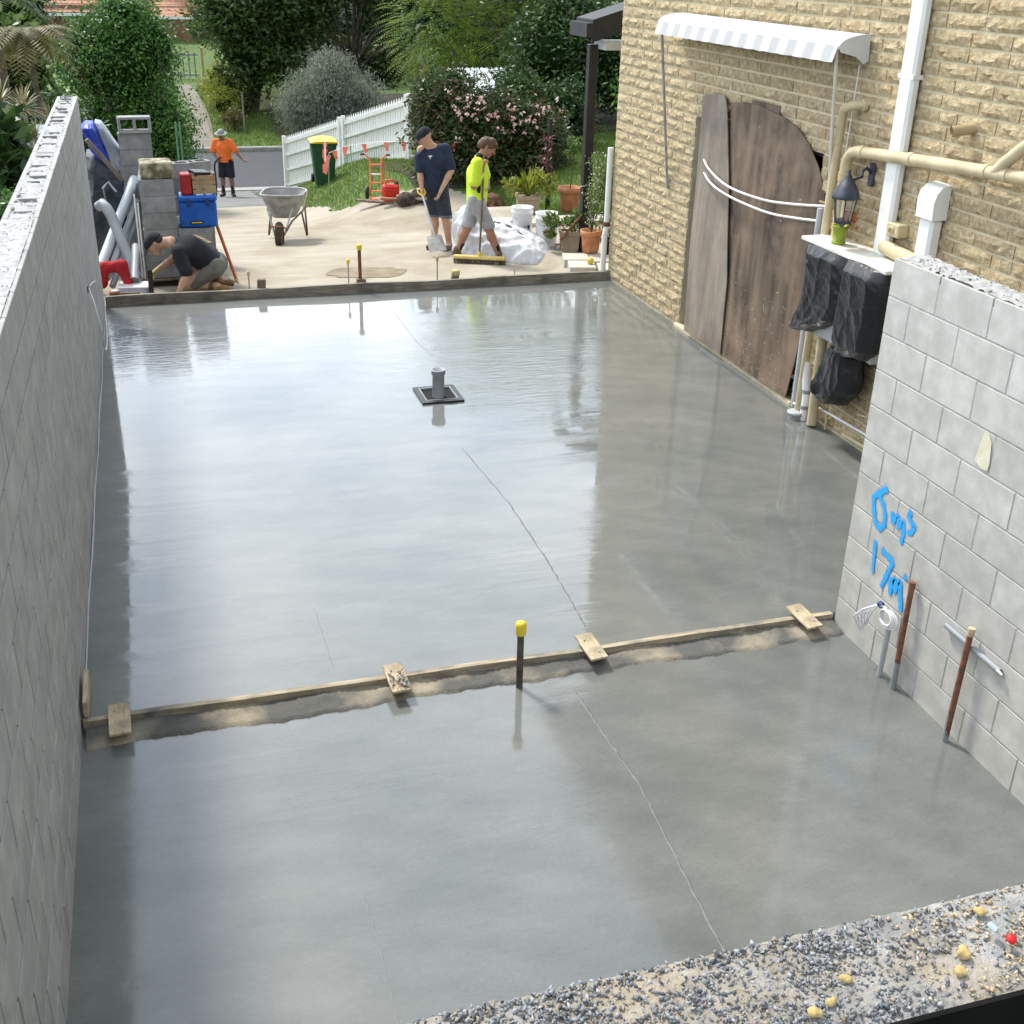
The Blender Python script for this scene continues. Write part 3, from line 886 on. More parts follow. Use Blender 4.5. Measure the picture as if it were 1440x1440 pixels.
db = MB(HO); db.box((XH - .012, 9.1, .012), (.07, 2.5, .05), bev=.01)
db.build('door_sill', m_brickmortar, house)

# ================================================================ things on the house wall
# ---- awning
XW = XH - .016                                   # mean face of the bricks
aw = thing('awning', 'white window awning with a scalloped striped valance above the boarded doorway', 'awning', (XW, 9.2, 2.95))
AO = (XW, 9.2, 2.95)
Y0, Y1 = 7.45, 10.76
def hood(u, v):                                  # u along y, v from wall to front edge
    a = v * math.pi / 2
    x = XW - .02 - .25 * math.sin(a); z = 2.945 + .075 * math.cos(a) + .012 * (1 - v)
    y = Y0 + (Y1 - Y0) * u
    return Vector((x, y - .0, z))
hb = MB(AO); hb.grid(lambda u, v: hood(u, v), 2, 10); hb.grid(lambda u, v: hood(1 - u, v) - Vector((-.004, 0, .008)), 2, 10)
hb.build('canopy', M('awning_white', (.46, .46, .445), (.54, .54, .52), 5, .6), aw)
for y, sgn in ((Y0, -1), (Y1, 1)):
    eb = MB(AO)
    pts = [hood(0, j / 10) for j in range(11)]
    pts = [Vector((p.x, y + .002 * sgn, p.z + .004)) for p in pts] + [Vector((XW - .25, y + .002 * sgn, 2.91)), Vector((XW - .12, y + .002 * sgn, 2.88)), Vector((XW - .05, y + .002 * sgn, 2.83)), Vector((XW - .012, y + .002 * sgn, 2.85))]
    if sgn < 0: pts = pts[::-1]
    eb.prism(pts, (0, .012 * sgn, 0)); eb.build('end_cap', M('cap_grey_white', (.50, .51, .50), (.58, .58, .57), 5, .5), aw)
m_val = bpy.data.materials.new('striped_valance'); m_val.use_nodes = True
nt = m_val.node_tree; b_ = nt.nodes['Principled BSDF']; b_.inputs['Roughness'].default_value = .8
tc = nt.nodes.new('ShaderNodeTexCoord'); wv = nt.nodes.new('ShaderNodeTexWave'); wv.bands_direction = 'Y'; wv.inputs['Scale'].default_value = 1.15; wv.inputs['Distortion'].default_value = .2
r_ = nt.nodes.new('ShaderNodeValToRGB'); r_.color_ramp.elements[0].position = .30; r_.color_ramp.elements[1].position = .70
r_.color_ramp.elements[0].color = (.38, .38, .385, 1); r_.color_ramp.elements[1].color = (.50, .50, .49, 1)
nt.links.new(tc.outputs['Object'], wv.inputs['Vector']); nt.links.new(wv.outputs['Fac'], r_.inputs['Fac']); nt.links.new(r_.outputs['Color'], b_.inputs['Base Color'])
vbm = MB(AO)
def val(u, v, o=0):
    y = Y0 + (Y1 - Y0) * u
    return Vector((XW - .272 - .0022 * math.sin(u * 60) * v - .035 * v + o, y, 2.955 - v * (.112 + .004 * abs(math.sin(u * math.pi * 16)))))
vbm.grid(lambda u, v: val(1 - u, v), 220, 4); vbm.grid(lambda u, v: val(u, v, .004), 220, 4)
vbm.build('valance', m_val, aw)
bb = MB(AO); bb.box((XW - .262, (Y0 + Y1) / 2, 2.945), (.02, Y1 - Y0, .03)); bb.build('front_bar', m_white, aw)
for ya, yb, za, zb in ((10.72, 10.82, 2.93, 1.41), (7.49, 7.66, 2.93, 1.50)):
    ab = MB(AO); ab.tube([(XW - .255, ya, za), (XW - .02, yb, zb)], .0135, 10); arm = ab.build('arm', m_steel if ya > 9 else M('arm_cream', (.50, .46, .40), (.58, .54, .46), 5, .5), aw)
    ab = MB(AO); ab.box((XW - .012, yb, zb - .02), (.03, .045, .09)); ab.build('arm_bracket', m_steel, arm)
cb = MB(AO); cb.tube([(XW - .06, 7.47, 2.82), (XW - .055, 7.50, 2.1)], .004, 6); cb.build('pull_cord', m_whitepl, aw)

# ---- boards over the doorway
m_plyd = M('dark_weathered_plywood', (.048, .036, .024), (.185, .13, .084), 2.6, .75, .3, 60, stretch=(1, 2.6, .42), stain=(.27, .185, .125), sscale=1.7, lo=.36, hi=.68, detail=10)
m_plyl = M('pale_plywood', (.20, .165, .125), (.30, .255, .20), 3, .75, .25, 60, stretch=(1, 2.6, .5), stain=(.145, .11, .09), sscale=1.7, detail=10)
def curved_sheet(name, label, outline, bow, xo, mat, th=.009, res=None, cat='board'):
    """outline in wall (y,z), sheet stands off the wall by xo(y,z)"""
    ys = [p[0] for p in outline]; zs = [p[1] for p in outline]
    o0 = Vector((XH - .1, sum(ys) / len(ys), min(zs)))
    t = thing(name, label, cat, o0)
    bm = MB(o0)
    # fill by horizontal strips between left and right borders
    n = 44; z0, z1 = min(zs), max(zs); rows = []
    def cross(z):
        xs = []
        for i in range(len(outline)):
            a, b = outline[i], outline[(i + 1) % len(outline)]
            if (a[1] <= z < b[1]) or (b[1] <= z < a[1]): xs.append(a[0] + (z - a[1]) / (b[1] - a[1]) * (b[0] - a[0]))
        return (min(xs), max(xs)) if len(xs) > 1 else None
    m = 14
    for j in range(n + 1):
        z = z0 + (z1 - z0) * min(max(j / n, .002), .998)
        c = cross(z)
        if c: rows.append([Vector((xo(c[0] + (c[1] - c[0]) * i / m, z), c[0] + (c[1] - c[0]) * i / m, z)) for i in range(m + 1)])
    nr = len(rows); vs = [p for r in rows for p in r]; W_ = m + 1
    off = len(vs); vs2 = vs + [p + Vector((th, 0, 0)) for p in vs]
    fs = []
    for j in range(nr - 1):
        for i in range(m):
            a = j * W_ + i
            fs.append([a, a + W_, a + W_ + 1, a + 1]); fs.append([off + a, off + a + 1, off + a + W_ + 1, off + a + W_])
    bd = [i for i in range(W_)] + [j * W_ + m for j in range(1, nr)] + [(nr - 1) * W_ + i for i in range(m - 1, -1, -1)] + [j * W_ for j in range(nr - 2, 0, -1)]
    for i in range(len(bd)): a, b = bd[i], bd[(i + 1) % len(bd)]; fs.append([a, b, off + b, off + a])
    bm.add(vs2, fs); bm.build('sheet', mat, t)
    return t, o0
lean = lambda z: .045 - .02 * z / 2.3
t, o0 = curved_sheet('plywood_sheet', 'large dark stained plywood sheet with a curved top corner leaning over the doorway', [(9.62, .05), (9.66, 1.0), (9.64, 2.36), (8.98, 2.37), (8.74, 2.345), (8.50, 2.32), (8.31, 2.27), (8.12, 2.18), (7.93, 2.01), (7.80, 1.83), (7.70, 1.45), (7.715, 1.10), (7.82, .70), (7.87, .36), (7.93, .05)][::-1],
             0, lambda y, z: XH - .030 - lean(z) + .10 * ((y - 8.75) / .95) ** 2 * (.5 + .5 * z / 2.3) * (-1 if False else .45), m_plyd)
nb = MB(o0)
for y, z in ((8.1, 1.72), (8.25, .9), (9.2, .35), (8.6, .33), (8.35, 1.5), (8.9, 2.2)): nb.lathe([(.008, 0), (.006, .004), (0, .005)], (XH - .030 - lean(z) - .012 + .045 * ((y - 8.75) / .95) ** 2 * (.5 + .5 * z / 2.3), y, z), 8, Matrix.Rotation(-math.pi / 2, 3, 'Y'))
nb.build('nail', m_steel, t)
sp_y = 7.95 + 1.6 * rng.random(260); sp_z = .06 + .75 * rng.random(260) ** 2.2
pb = MB(o0)
for y, z in zip(sp_y, sp_z):
    if y < 7.98 + .0 * z: continue
    r_s = rnd.uniform(.0025, .008); xx = XH - .030 - lean(z) + .10 * ((y - 8.75) / .95) ** 2 * (.5 + .5 * z / 2.3) * .45 - .002
    pb.add([(xx, y + r_s * math.cos(a) * .8, z + r_s * math.sin(a) * (1 + .8 * (k % 2))) for k, a in enumerate((0, 1.26, 2.5, 3.77, 5.0))], [[4, 3, 2, 1, 0]])
tag(pb.build('mortar_splashes', M('splash_pale', (.34, .29, .23), (.46, .40, .33), 20, .95), t), kind='stuff')
curved_sheet('plywood_strip', 'narrow pale plywood strip standing at the left of the dark sheet', [(10.0, .05), (10.02, .6), (10.05, 1.5), (10.11, 2.375), (9.66, 2.385), (9.59, 2.3), (9.36, 1.6), (9.17, .75), (9.16, .05)], 0,
             lambda y, z: XH - .042 - lean(z) - .01 * math.sin(z * 2), m_plyl)
pb = MB((XH, 8.9, 2.3)); pb.box((XH - .030, 8.90, 2.315), (.010, .50, .17)); o = pb.build('plywood_offcut', m_plyd, None, (XH, 8.9, 2.3))
tag(o, 'small squarish plywood offcut peeping out above the curved dark sheet', 'board')
def cord(label, pts, r, mat, name='cord', cat='cord', n=8):
    P = []
    for i in range(len(pts) - 1):
        for k in range(6):
            t_ = k / 6; p0 = Vector(pts[max(i - 1, 0)]); p1 = Vector(pts[i]); p2 = Vector(pts[i + 1]); p3 = Vector(pts[min(i + 2, len(pts) - 1)])
            P.append(.5 * ((2 * p1) + (p2 - p0) * t_ + (2 * p0 - 5 * p1 + 4 * p2 - p3) * t_ ** 2 + (3 * p1 - p0 - 3 * p2 + p3) * t_ ** 3))
    P.append(Vector(pts[-1])); o0 = P[0]
    b = MB(o0); b.tube(P, r, n); return tag(b.build(name, mat, None, o0), label, cat)
XC = XH - .125
m_cordw = M('pinkish_white_conduit', (.62, .56, .54), (.70, .64, .62), 6, .5)
cord('upper white conduit bowed across the plywood sheets', [(XH - .02, 10.08, 1.80), (XC + .02, 9.75, 1.715), (XC, 9.28, 1.632), (XC + .01, 8.65, 1.63), (XC + .045, 8.2, 1.672), (XC + .09, 7.72, 1.742)], .0115, m_cordw, 'conduit', 'conduit')
cord('lower white conduit bowed across the plywood sheets', [(XH - .02, 10.08, 1.69), (XC + .02, 9.70, 1.60), (XC, 9.24, 1.55), (XC + .01, 8.55, 1.54), (XC + .045, 8.1, 1.575), (XC + .09, 7.72, 1.622)], .0115, m_cordw, 'conduit', 'conduit')

# ---- downpipes, drains, vents
t = thing('downpipe', 'tall white downpipe running up the brick wall between lantern and vent cover', 'downpipe', (XW - .05, 6.84, 0))
d = MB((XW - .05, 6.84, 0)); d.box((XW - .045, 6.84, 3.88), (.075, .165, 4.66), bev=.02); d.build('pipe', m_white, t)
for z in (2.8, 4.4):
    d = MB((XW - .05, 6.84, 0)); d.box((XW - .044, 6.84, z), (.081, .185, .03)); d.build('clip', m_white, t)
t = thing('waste_pipe', 'cream waste pipe running level across the brick wall with an elbow at its left end', 'pipe', (XW - .09, 7.4, 2.2))
O_ = (XW - .09, 7.4, 2.2); XP = XH - .115; R_ = .042
d = MB(O_)
d.tube([(XP, 7.36, .02), (XP, 7.39, 1.5), (XP, 7.40, 2.10), (XP, 7.385, 2.17), (XP, 7.34, 2.215), (XP, 7.27, 2.235), (XP, 6.4, 2.292), (XP, 5.3, 2.355), (XP, 3.0, 2.45)], R_, 16); d.build('pipe', m_cream, t)
for y, z, dy_, dz_ in ((7.22, 2.239, -1, .06), (5.82, 2.325, -1, .05), (5.62, 2.337, -1, .05), (6.62, 2.278, -1, .06)):
    d = MB(O_); d.tube([(XP, y, z), (XP, y - .05, z + .003)], R_ + .006, 16); d.build('collar', m_cream, t)
d = MB(O_); d.tube([(XP, 7.40, 2.06), (XP, 7.40, 2.0)], R_ + .006, 16); d.build('collar', m_cream, t)
d = MB(O_); d.tube([(XP, 5.72, 2.33), (XP - .02, 5.60, 2.42), (XP, 5.44, 2.56), (XW, 5.40, 2.60)], R_ * .95, 14); d.build('branch', m_cream, t)
t = thing('vent_pipe', 'short cream pipe elbowing out of the bricks behind the right awning arm', 'pipe', (XW, 7.5, 2.53))
d = MB((XW, 7.5, 2.53)); d.tube([(XW + .03, 7.40, 2.545), (XW - .05, 7.42, 2.545), (XW - .085, 7.47, 2.535), (XW - .095, 7.54, 2.50), (XW - .095, 7.55, 2.40), (XW - .095, 7.60, .02)], .034, 14); d.build('pipe', m_cream, t)
d = MB((XW, 7.5, 2.53)); d.tube([(XW + .0, 7.40, 2.545), (XW - .025, 7.405, 2.545)], .045, 14); d.build('flange', m_cream, t)
t = thing('conduit_pipe', 'grey conduit pipe standing against the bricks left of the awning arm', 'pipe', (XW - .04, 7.76, 0))
d = MB((XW - .04, 7.76, 0)); d.tube([(XW - .04, 7.76, .03), (XW - .04, 7.76, 1.72)], .03, 12); d.build('pipe', m_pvc, t)
t = thing('vent_stub', 'short cream overflow stub poking out of the bricks right of the white downpipe', 'pipe', (XW, 6.17, 2.535))
d = MB((XW, 6.17, 2.535)); d.tube([(XW + .02, 6.12, 2.55), (XW - .13, 6.17, 2.52)], .036, 14, caps=False); d.tube([(XW - .13, 6.17, 2.52), (XW + .01, 6.125, 2.546)], .031, 14, caps=False); d.build('pipe', M('tan_pipe', (.34, .25, .13), (.42, .32, .18), 6, .6), t)
t = thing('vent_cover', 'white capped duct cover standing above the end of the pale block wall', 'duct', (XW, 6.32, 1.2))
O_ = (XW, 6.32, 1.2)
d = MB(O_); d.box((XW - .05, 6.325, 1.60), (.10, .155, .66), bev=.02); d.build('duct', m_white, t)
d = MB(O_)
d.prism([(XW - .005, 6.225, 1.93), (XW - .12, 6.225, 1.93), (XW - .125, 6.225, 2.05), (XW - .11, 6.225, 2.11), (XW - .07, 6.225, 2.15), (XW - .005, 6.225, 2.165)], (0, .19, 0)); d.build('cap', m_white, t)
t = thing('junction_box', 'small cream box fixed to the bricks beside the white downpipe', 'box', (XW, 6.74, 1.76))
d = MB((XW, 6.74, 1.76)); d.box((XW - .045, 6.70, 1.77), (.09, .15, .095), bev=.008); bd = d.build('box', m_cream, t)
d = MB((XW, 6.74, 1.76)); d.lathe([(.028, 0), (.028, .012), (.02, .014)], (XW - .092, 6.70, 1.77), 14, Matrix.Rotation(-math.pi / 2, 3, 'Y')); d.build('knockout', m_cream, t)
t = thing('pipe_stub', 'thick cream pipe lying behind the foot of the white downpipe', 'pipe', (XW - .06, 6.65, 1.6))
d = MB((XW - .06, 6.65, 1.6)); d.tube([(XW - .06, 6.80, 1.63), (XW - .06, 6.4, 1.60), (XW - .06, 5.6, 1.55)], .055, 16); d.build('pipe', m_cream, t)
t = thing('downpipe', 'thin white downpipe at the far corner of the brick house', 'downpipe', (5.745, 12.40, -.1))
O_ = (5.745, 12.40, -.1)
d = MB(O_); d.tube([(5.735, 12.42, -.08), (5.735, 12.42, .52), (5.75, 12.42, .58), (5.75, 12.42, 1.52)], .034, 14); d.build('pipe', m_white, t)
d = MB(O_); d.tube([(5.746, 12.42, .62), (5.748, 12.42, .67)], .041, 14); d.build('strap', m_rust, t)

# ---- wall lantern
t = thing('wall_lantern', 'black carriage lantern hanging from a wall bracket below the cream pipe', 'lamp', (XW, 7.19, 2.05))
O_ = (XW, 7.19, 2.05); m_iron = M('lantern_metal', (.025, .03, .045), (.055, .06, .08), 12, .5)
d = MB(O_); d.box((XW - .012, 7.17, 2.08), (.024, .075, .17), bev=.01); d.build('back_plate', m_iron, t)
d = MB(O_); d.tube([(XW - .02, 7.17, 2.09), (XW - .06, 7.17, 2.13), (XW - .10, 7.165, 2.11), (XW - .10, 7.16, 2.07), (XW - .20, 7.13, 2.05), (XW - .245, 7.12, 2.07)], .012, 8); d.build('bracket', m_iron, t)
LX, LY = XW - .245, 7.11
d = MB(O_); d.lathe([(.008, 2.13), (.016, 2.115), (.012, 2.10), (.03, 2.085), (.03, 2.07), (.055, 2.045), (.085, 2.0), (.11, 1.955), (.118, 1.935), (.112, 1.925), (.0, 1.925)], (LX, LY, 0), 6); d.build('hood', m_iron, t)
d = MB(O_); d.lathe([(.088, 1.925), (.062, 1.76), (.05, 1.75)], (LX, LY, 0), 6, smooth=False)
gm = bpy.data.materials.new('lantern_glass'); gm.use_nodes = True; gb = gm.node_tree.nodes['Principled BSDF']; gb.inputs['Transmission Weight'].default_value = .92; gb.inputs['Roughness'].default_value = .08; gb.inputs['IOR'].default_value = 1.15; gb.inputs['Base Color'].default_value = (.9, .92, .9, 1)
d.build('glass', gm, t)
d = MB(O_)
for k in range(6):
    a = k * math.pi / 3; d.tube([(LX + .091 * math.cos(a), LY + .091 * math.sin(a), 1.93), (LX + .064 * math.cos(a), LY + .064 * math.sin(a), 1.755)], .0055, 6)
d.lathe([(.07, 1.765), (.07, 1.745), (.03, 1.735), (.012, 1.715), (0, 1.712)], (LX, LY, 0), 6); d.build('cage', m_iron, t)

# ---- meter box under black bags, with its white ledge and the small green pot
t = thing('meter_box', 'meter box with a white ledge top wrapped in black plastic on the brick wall', 'box', (XH, 6.95, 1.0))
O_ = (XH, 6.95, 1.0)
d = MB(O_); d.box((XH - .15, 6.95, 1.19), (.27, 1.02, .68)); d.build('cabinet', M('cabinet_grey', (.30, .31, .30), (.36, .36, .35), 5, .6), t)
d = MB(O_); d.box((XH - .165, 6.96, 1.545), (.33, 1.18, .03), bev=.006); d.build('ledge', M('ledge_white', (.62, .58, .50), (.72, .69, .62), 5, .7, .1, 30), t)
m_bag = bpy.data.materials.new('black_plastic_bag'); m_bag.use_nodes = True
b_ = m_bag.node_tree.nodes['Principled BSDF']; b_.inputs['Base Color'].default_value = (.010, .011, .013, 1); b_.inputs['Roughness'].default_value = .34; b_.inputs['Specular IOR Level'].default_value = .42
nt = m_bag.node_tree; tcb = nt.nodes.new('ShaderNodeTexCoord'); mpb = nt.nodes.new('ShaderNodeMapping'); mpb.inputs['Scale'].default_value = (1, 1, .45)
nzb = nt.nodes.new('ShaderNodeTexNoise'); nzb.inputs['Scale'].default_value = 16; nzb.inputs['Detail'].default_value = 5; nzb.inputs['Distortion'].default_value = 1.2
bpb = nt.nodes.new('ShaderNodeBump'); bpb.inputs['Strength'].default_value = .6; bpb.inputs['Distance'].default_value = .012
nt.links.new(tcb.outputs['Object'], mpb.inputs['Vector']); nt.links.new(mpb.outputs['Vector'], nzb.inputs['Vector']); nt.links.new(nzb.outputs['Fac'], bpb.inputs['Height']); nt.links.new(bpb.outputs['Normal'], b_.inputs['Normal'])
def crease(seed, amp):
    def f(P):
        a = np.abs(sinnoise(P * np.array([1, 1, .55]), 26, seed)); b = np.abs(sinnoise(P + .05 * sinnoise(P, 11, seed + 3)[..., None], 46, seed + 1))
        return amp * (1.4 * a + .8 * b) - amp * .7 + .6 * amp * sinnoise(P, 9, seed + 2)
    return f
def bag(label, prims, seed, o0, amp=.022, h=.012, cuts=()):
    prims = [(Vector(p[0]) - Vector(o0), Vector(p[1]) - Vector(o0)) + tuple(p[2:]) for p in prims]
    o = sdf_obj('plastic_bag', prims, h, m_bag, None, [(Vector(c[0]) - Vector(o0), c[1]) for c in cuts], crease(seed, amp), 0, o0)
    return tag(o, label, 'plastic bag')
xb = XH - .30
def bag_sheet(label, outline, xb_, depth, seed, taper=.35, name='plastic_bag', mat=None, cat='plastic bag', front=None, back=.03):
    o0 = Vector((xb_, sum(p[0] for p in outline) / len(outline), sum(p[1] for p in outline) / len(outline)))
    zs = [p[1] for p in outline]; z0, z1 = min(zs), max(zs); r_ = random.Random(seed)
    wv = [(r_.uniform(-22, 22), r_.uniform(-9, 9), r_.uniform(0, 6.28), r_.uniform(.5, 1)) for _ in range(5)] + [(r_.uniform(-45, 45), r_.uniform(-45, 45), r_.uniform(0, 6.28), r_.uniform(.15, .35)) for _ in range(7)]
    def cross(z):
        xs = []
        for i in range(len(outline)):
            a, b = outline[i], outline[(i + 1) % len(outline)]
            if (a[1] <= z < b[1]) or (b[1] <= z < a[1]): xs.append(a[0] + (z - a[1]) / (b[1] - a[1]) * (b[0] - a[0]))
        return (min(xs), max(xs))
    n, m = 70, 60; vs = []; fs = []
    for j in range(n + 1):
        v = j / n; z = z0 + (z1 - z0) * min(max(v, .004), .996); a, b = cross(z)
        for i in range(m + 1):
            u = i / m; y = a + (b - a) * u
            wy = y + .03 * math.sin(z * 13 + seed) ; wz = z + .03 * math.sin(y * 17 + seed)
            f = sum(w * (1 - abs(math.sin(.5 * (kx * wy + kz * wz) + ph))) ** 3 for kx, kz, ph, w in wv) / 1.9
            edge = min(1, 5 * u, 5 * (1 - u)) ** .6 * min(1, 7 * (1 - v) + .25) ** .7 * min(1, 4 * v + taper)
            vs.append((xb_ - depth * edge * (.84 + .20 * f + .05 * math.sin(u * 17 + 2 * math.sin(z * 9 + seed)) * (1 - v)) + .004, y + .004 * math.sin(z * 23 + seed), z + .008 * math.sin(y * 31 + seed) * max(0, 1 - 3 * v)))
    W_ = m + 1
    for j in range(n):
        for i in range(m): q = j * W_ + i; fs.append([q, q + W_, q + W_ + 1, q + 1])
    nv = len(vs); bd = list(range(W_)) + [j * W_ + m for j in range(1, n + 1)] + [n * W_ + i for i in range(m - 1, -1, -1)] + [j * W_ for j in range(n - 1, 0, -1)]
    vs += [(xb_ + back, vs[k][1], vs[k][2]) for k in bd]; nb = len(bd)
    fs += [[bd[k], bd[(k + 1) % nb], nv + (k + 1) % nb, nv + k] for k in range(nb)] + [[nv + k for k in range(nb)]]
    b = MB(o0); b.add(vs, fs, True)
    if front: return tag(b.build(name, mat, None, (-o0.y, front, o0.z), (0, 0, math.pi / 2)), label, cat)
    return tag(b.build(name, mat or m_bag, None, o0), label, cat)
xs_ = XH - .285
bag_sheet('left black plastic bag draped over the front of the meter box', [(7.50, 1.53), (7.20, 1.545), (6.90, 1.535), (6.86, 1.35), (6.82, 1.14), (6.93, 1.02), (7.10, .93), (7.25, .865), (7.43, .82), (7.60, .80), (7.55, .92), (7.50, 1.02), (7.46, 1.25)], xs_, .10, 5)
bag_sheet('right black plastic bag hanging down in front of the meter box beside the pale wall', [(6.89, 1.54), (6.64, 1.55), (6.38, 1.54), (6.36, 1.26), (6.37, .95), (6.50, .86), (6.70, .83), (6.88, .81), (6.93, .92), (6.92, 1.16)], xs_ - .012, .11, 17)
bag_sheet('lowest black plastic bag hanging knotted below the other two', [(7.02, .86), (6.86, .87), (6.76, .77), (6.73, .60), (6.76, .50), (6.90, .36), (7.02, .31), (7.16, .30), (7.25, .36), (7.27, .47), (7.20, .62), (7.10, .76)], XH - .14, .16, 29)
t = thing('potted_plant', 'small lime green pot with a rusty orange seedling on the white ledge', 'potted plant', (XH - .20, 7.22, 1.562))
d = MB(); d.lathe([(.0, .0), (.052, .0), (.054, .018), (.046, .02), (.058, .125), (.064, .13), (.064, .14), (.054, .14), (.05, .115), (0, .115)], (0, 0, 0), 20); d.build('pot', M('lime_pot', (.20, .27, .02), (.26, .33, .035), 6, .55), t)
n = 70; c_ = np.array([.02, -.07, .20]) + rng.normal(size=(n, 3)) * np.array([.03, .035, .035])
def leafquads(C, size, asp=.4, flat_=0.0, upv=None):
    n = len(C); u = rng.normal(size=(n, 3)); u[:, 2] *= (1 - flat_)
    u /= np.linalg.norm(u, axis=1)[:, None]
    w = rng.normal(size=(n, 3)); w = np.cross(u, w); w /= np.linalg.norm(w, axis=1)[:, None]
    s = size * (.6 + .8 * rng.random((n, 1)))
    V = np.stack([C - u * s, C + w * s * asp, C + u * s, C - w * s * asp], 1).reshape(-1, 3)
    return V, np.arange(4 * n).reshape(n, 4)
V, F = leafquads(c_, .022, .55); link('leaves', npmesh('leaves', V, F, leafmat('rusty_leaves', [(.30, .07, .03), (.42, .15, .05), (.25, .20, .05)], .6, .3)), t)
d = MB(); d.tube([(0, 0, .115), (.005, -.03, .16), (.02, -.07, .20)], .004, 6); d.build('stem', m_rust, t)

# ---- pipes under the meter box
t = thing('drain_pipe', 'white taped drain pipe rising out of the wet slab beside the lowest bag', 'pipe', (XH - .085, 7.53, 0))
O_ = (XH - .085, 7.53, 0); xq = XH - .10
d = MB(O_); d.tube([(xq, 7.52, -.02), (xq, 7.52, .22), (xq, 7.56, .34), (xq, 7.58, .50)], .034, 12); d.build('pipe', m_whitepl, t)
for z0_, z1_ in ((.10, .13), (.24, .27)):
    d = MB(O_); d.tube([(xq, 7.52, z0_), (xq, 7.52, z1_)], .04, 12); d.build('collar', m_pvcdark, t)
t = thing('cleanout_cap', 'low round grey pipe cap standing in the wet slab below the brick wall', 'pipe cap', (5.66, 7.575, 0))
d = MB(); d.lathe([(.06, -.02), (.06, .035), (.074, .036), (.076, .058), (.06, .064), (0, .066)], (0, 0, 0), 24); d.build('cap', m_pvc, t)
t = thing('pipe_socket', 'short dark pipe socket between the round cap and the white drain pipe', 'pipe', (5.765, 7.50, 0))
d = MB(); d.lathe([(.045, -.02), (.045, .05), (.052, .052), (.052, .085), (.042, .085), (.042, .06), (0, .06)], (0, 0, 0), 18); d.build('socket', m_pvcdark, t)
t = thing('water_pipe', 'thin pale water pipe running along the foot of the brick wall', 'pipe', (XH - .05, 7.2, .12))
O_ = (XH - .05, 7.2, .12)
d = MB(O_); d.tube([(XH - .09, 7.72, .075), (XH - .08, 7.62, .08), (XH - .06, 7.5, .145), (XH - .05, 7.2, .16), (XH - .05, 6.0, .21)], .011, 8); d.build('pipe', m_whitepl, t)
for y in (7.25,):
    d = MB(O_); d.tube([(XH - .05, y, .155), (XH - .05, y, .01)], .011, 8); d.build('riser', m_cream, t)
d = MB(O_); d.tube([(XH - .04, 7.0, .06), (XH - .04, 6.0, .10)], .018, 8); d.build('lower_pipe', m_cream, t)
t = thing('gas_pipe', 'thin cream pipe with a return bend half hidden behind the lowest bag', 'pipe', (XH - .04, 6.75, .3))
O_ = (XH - .04, 6.75, .3)
d = MB(O_); d.tube([(XH - .05, 6.84, .30), (XH - .05, 6.70, .32), (XH - .05, 6.68, .36), (XH - .05, 6.66, .8)], .012, 8); d.build('pipe', m_cream, t)

# ================================================================ formwork and pegs on the slab
def longboard(name, label, x0, x1, y, z0, z1, th, mat, sag=.004):
    b = MB((x0, y, z0)); n = 40; vs = []; fs = []
    for i in range(n + 1):
        x = x0 + (x1 - x0) * i / n; dy_ = sag * math.sin(i * .7) + sag * 1.5 * math.sin(i * .19); dz_ = sag * math.sin(i * .43)
        vs += [(x, y - th / 2 + dy_, z0), (x, y + th / 2 + dy_, z0), (x, y + th / 2 + dy_, z1 + dz_), (x, y - th / 2 + dy_, z1 + dz_)]
        if i:
            q = 4 * i
            for k in range(4): fs.append([q - 4 + k, q + k, q + (k + 1) % 4, q - 4 + (k + 1) % 4])
    fs += [[0, 1, 2, 3], [4 * n + 3, 4 * n + 2, 4 * n + 1, 4 * n]]
    b.add(vs, fs); return tag(b.build(name, mat, None, (x0, y, z0)), label, 'timber')
longboard('form_board', 'long thin timber form board between the near and far wet slabs', .01, 4.225, 4.566, -.05, .014, .036, m_timber, .003)
longboard('form_board', 'grey edge board holding the far end of the slab in front of the driveway', .01, 5.80, 12.325, -.12, .105, .045, M('grey_form_timber', (.17, .15, .115), (.30, .27, .21), 5, .85, .3, 60, stretch=(1, 9, 9), stain=(.09, .085, .075), sscale=3), .006)
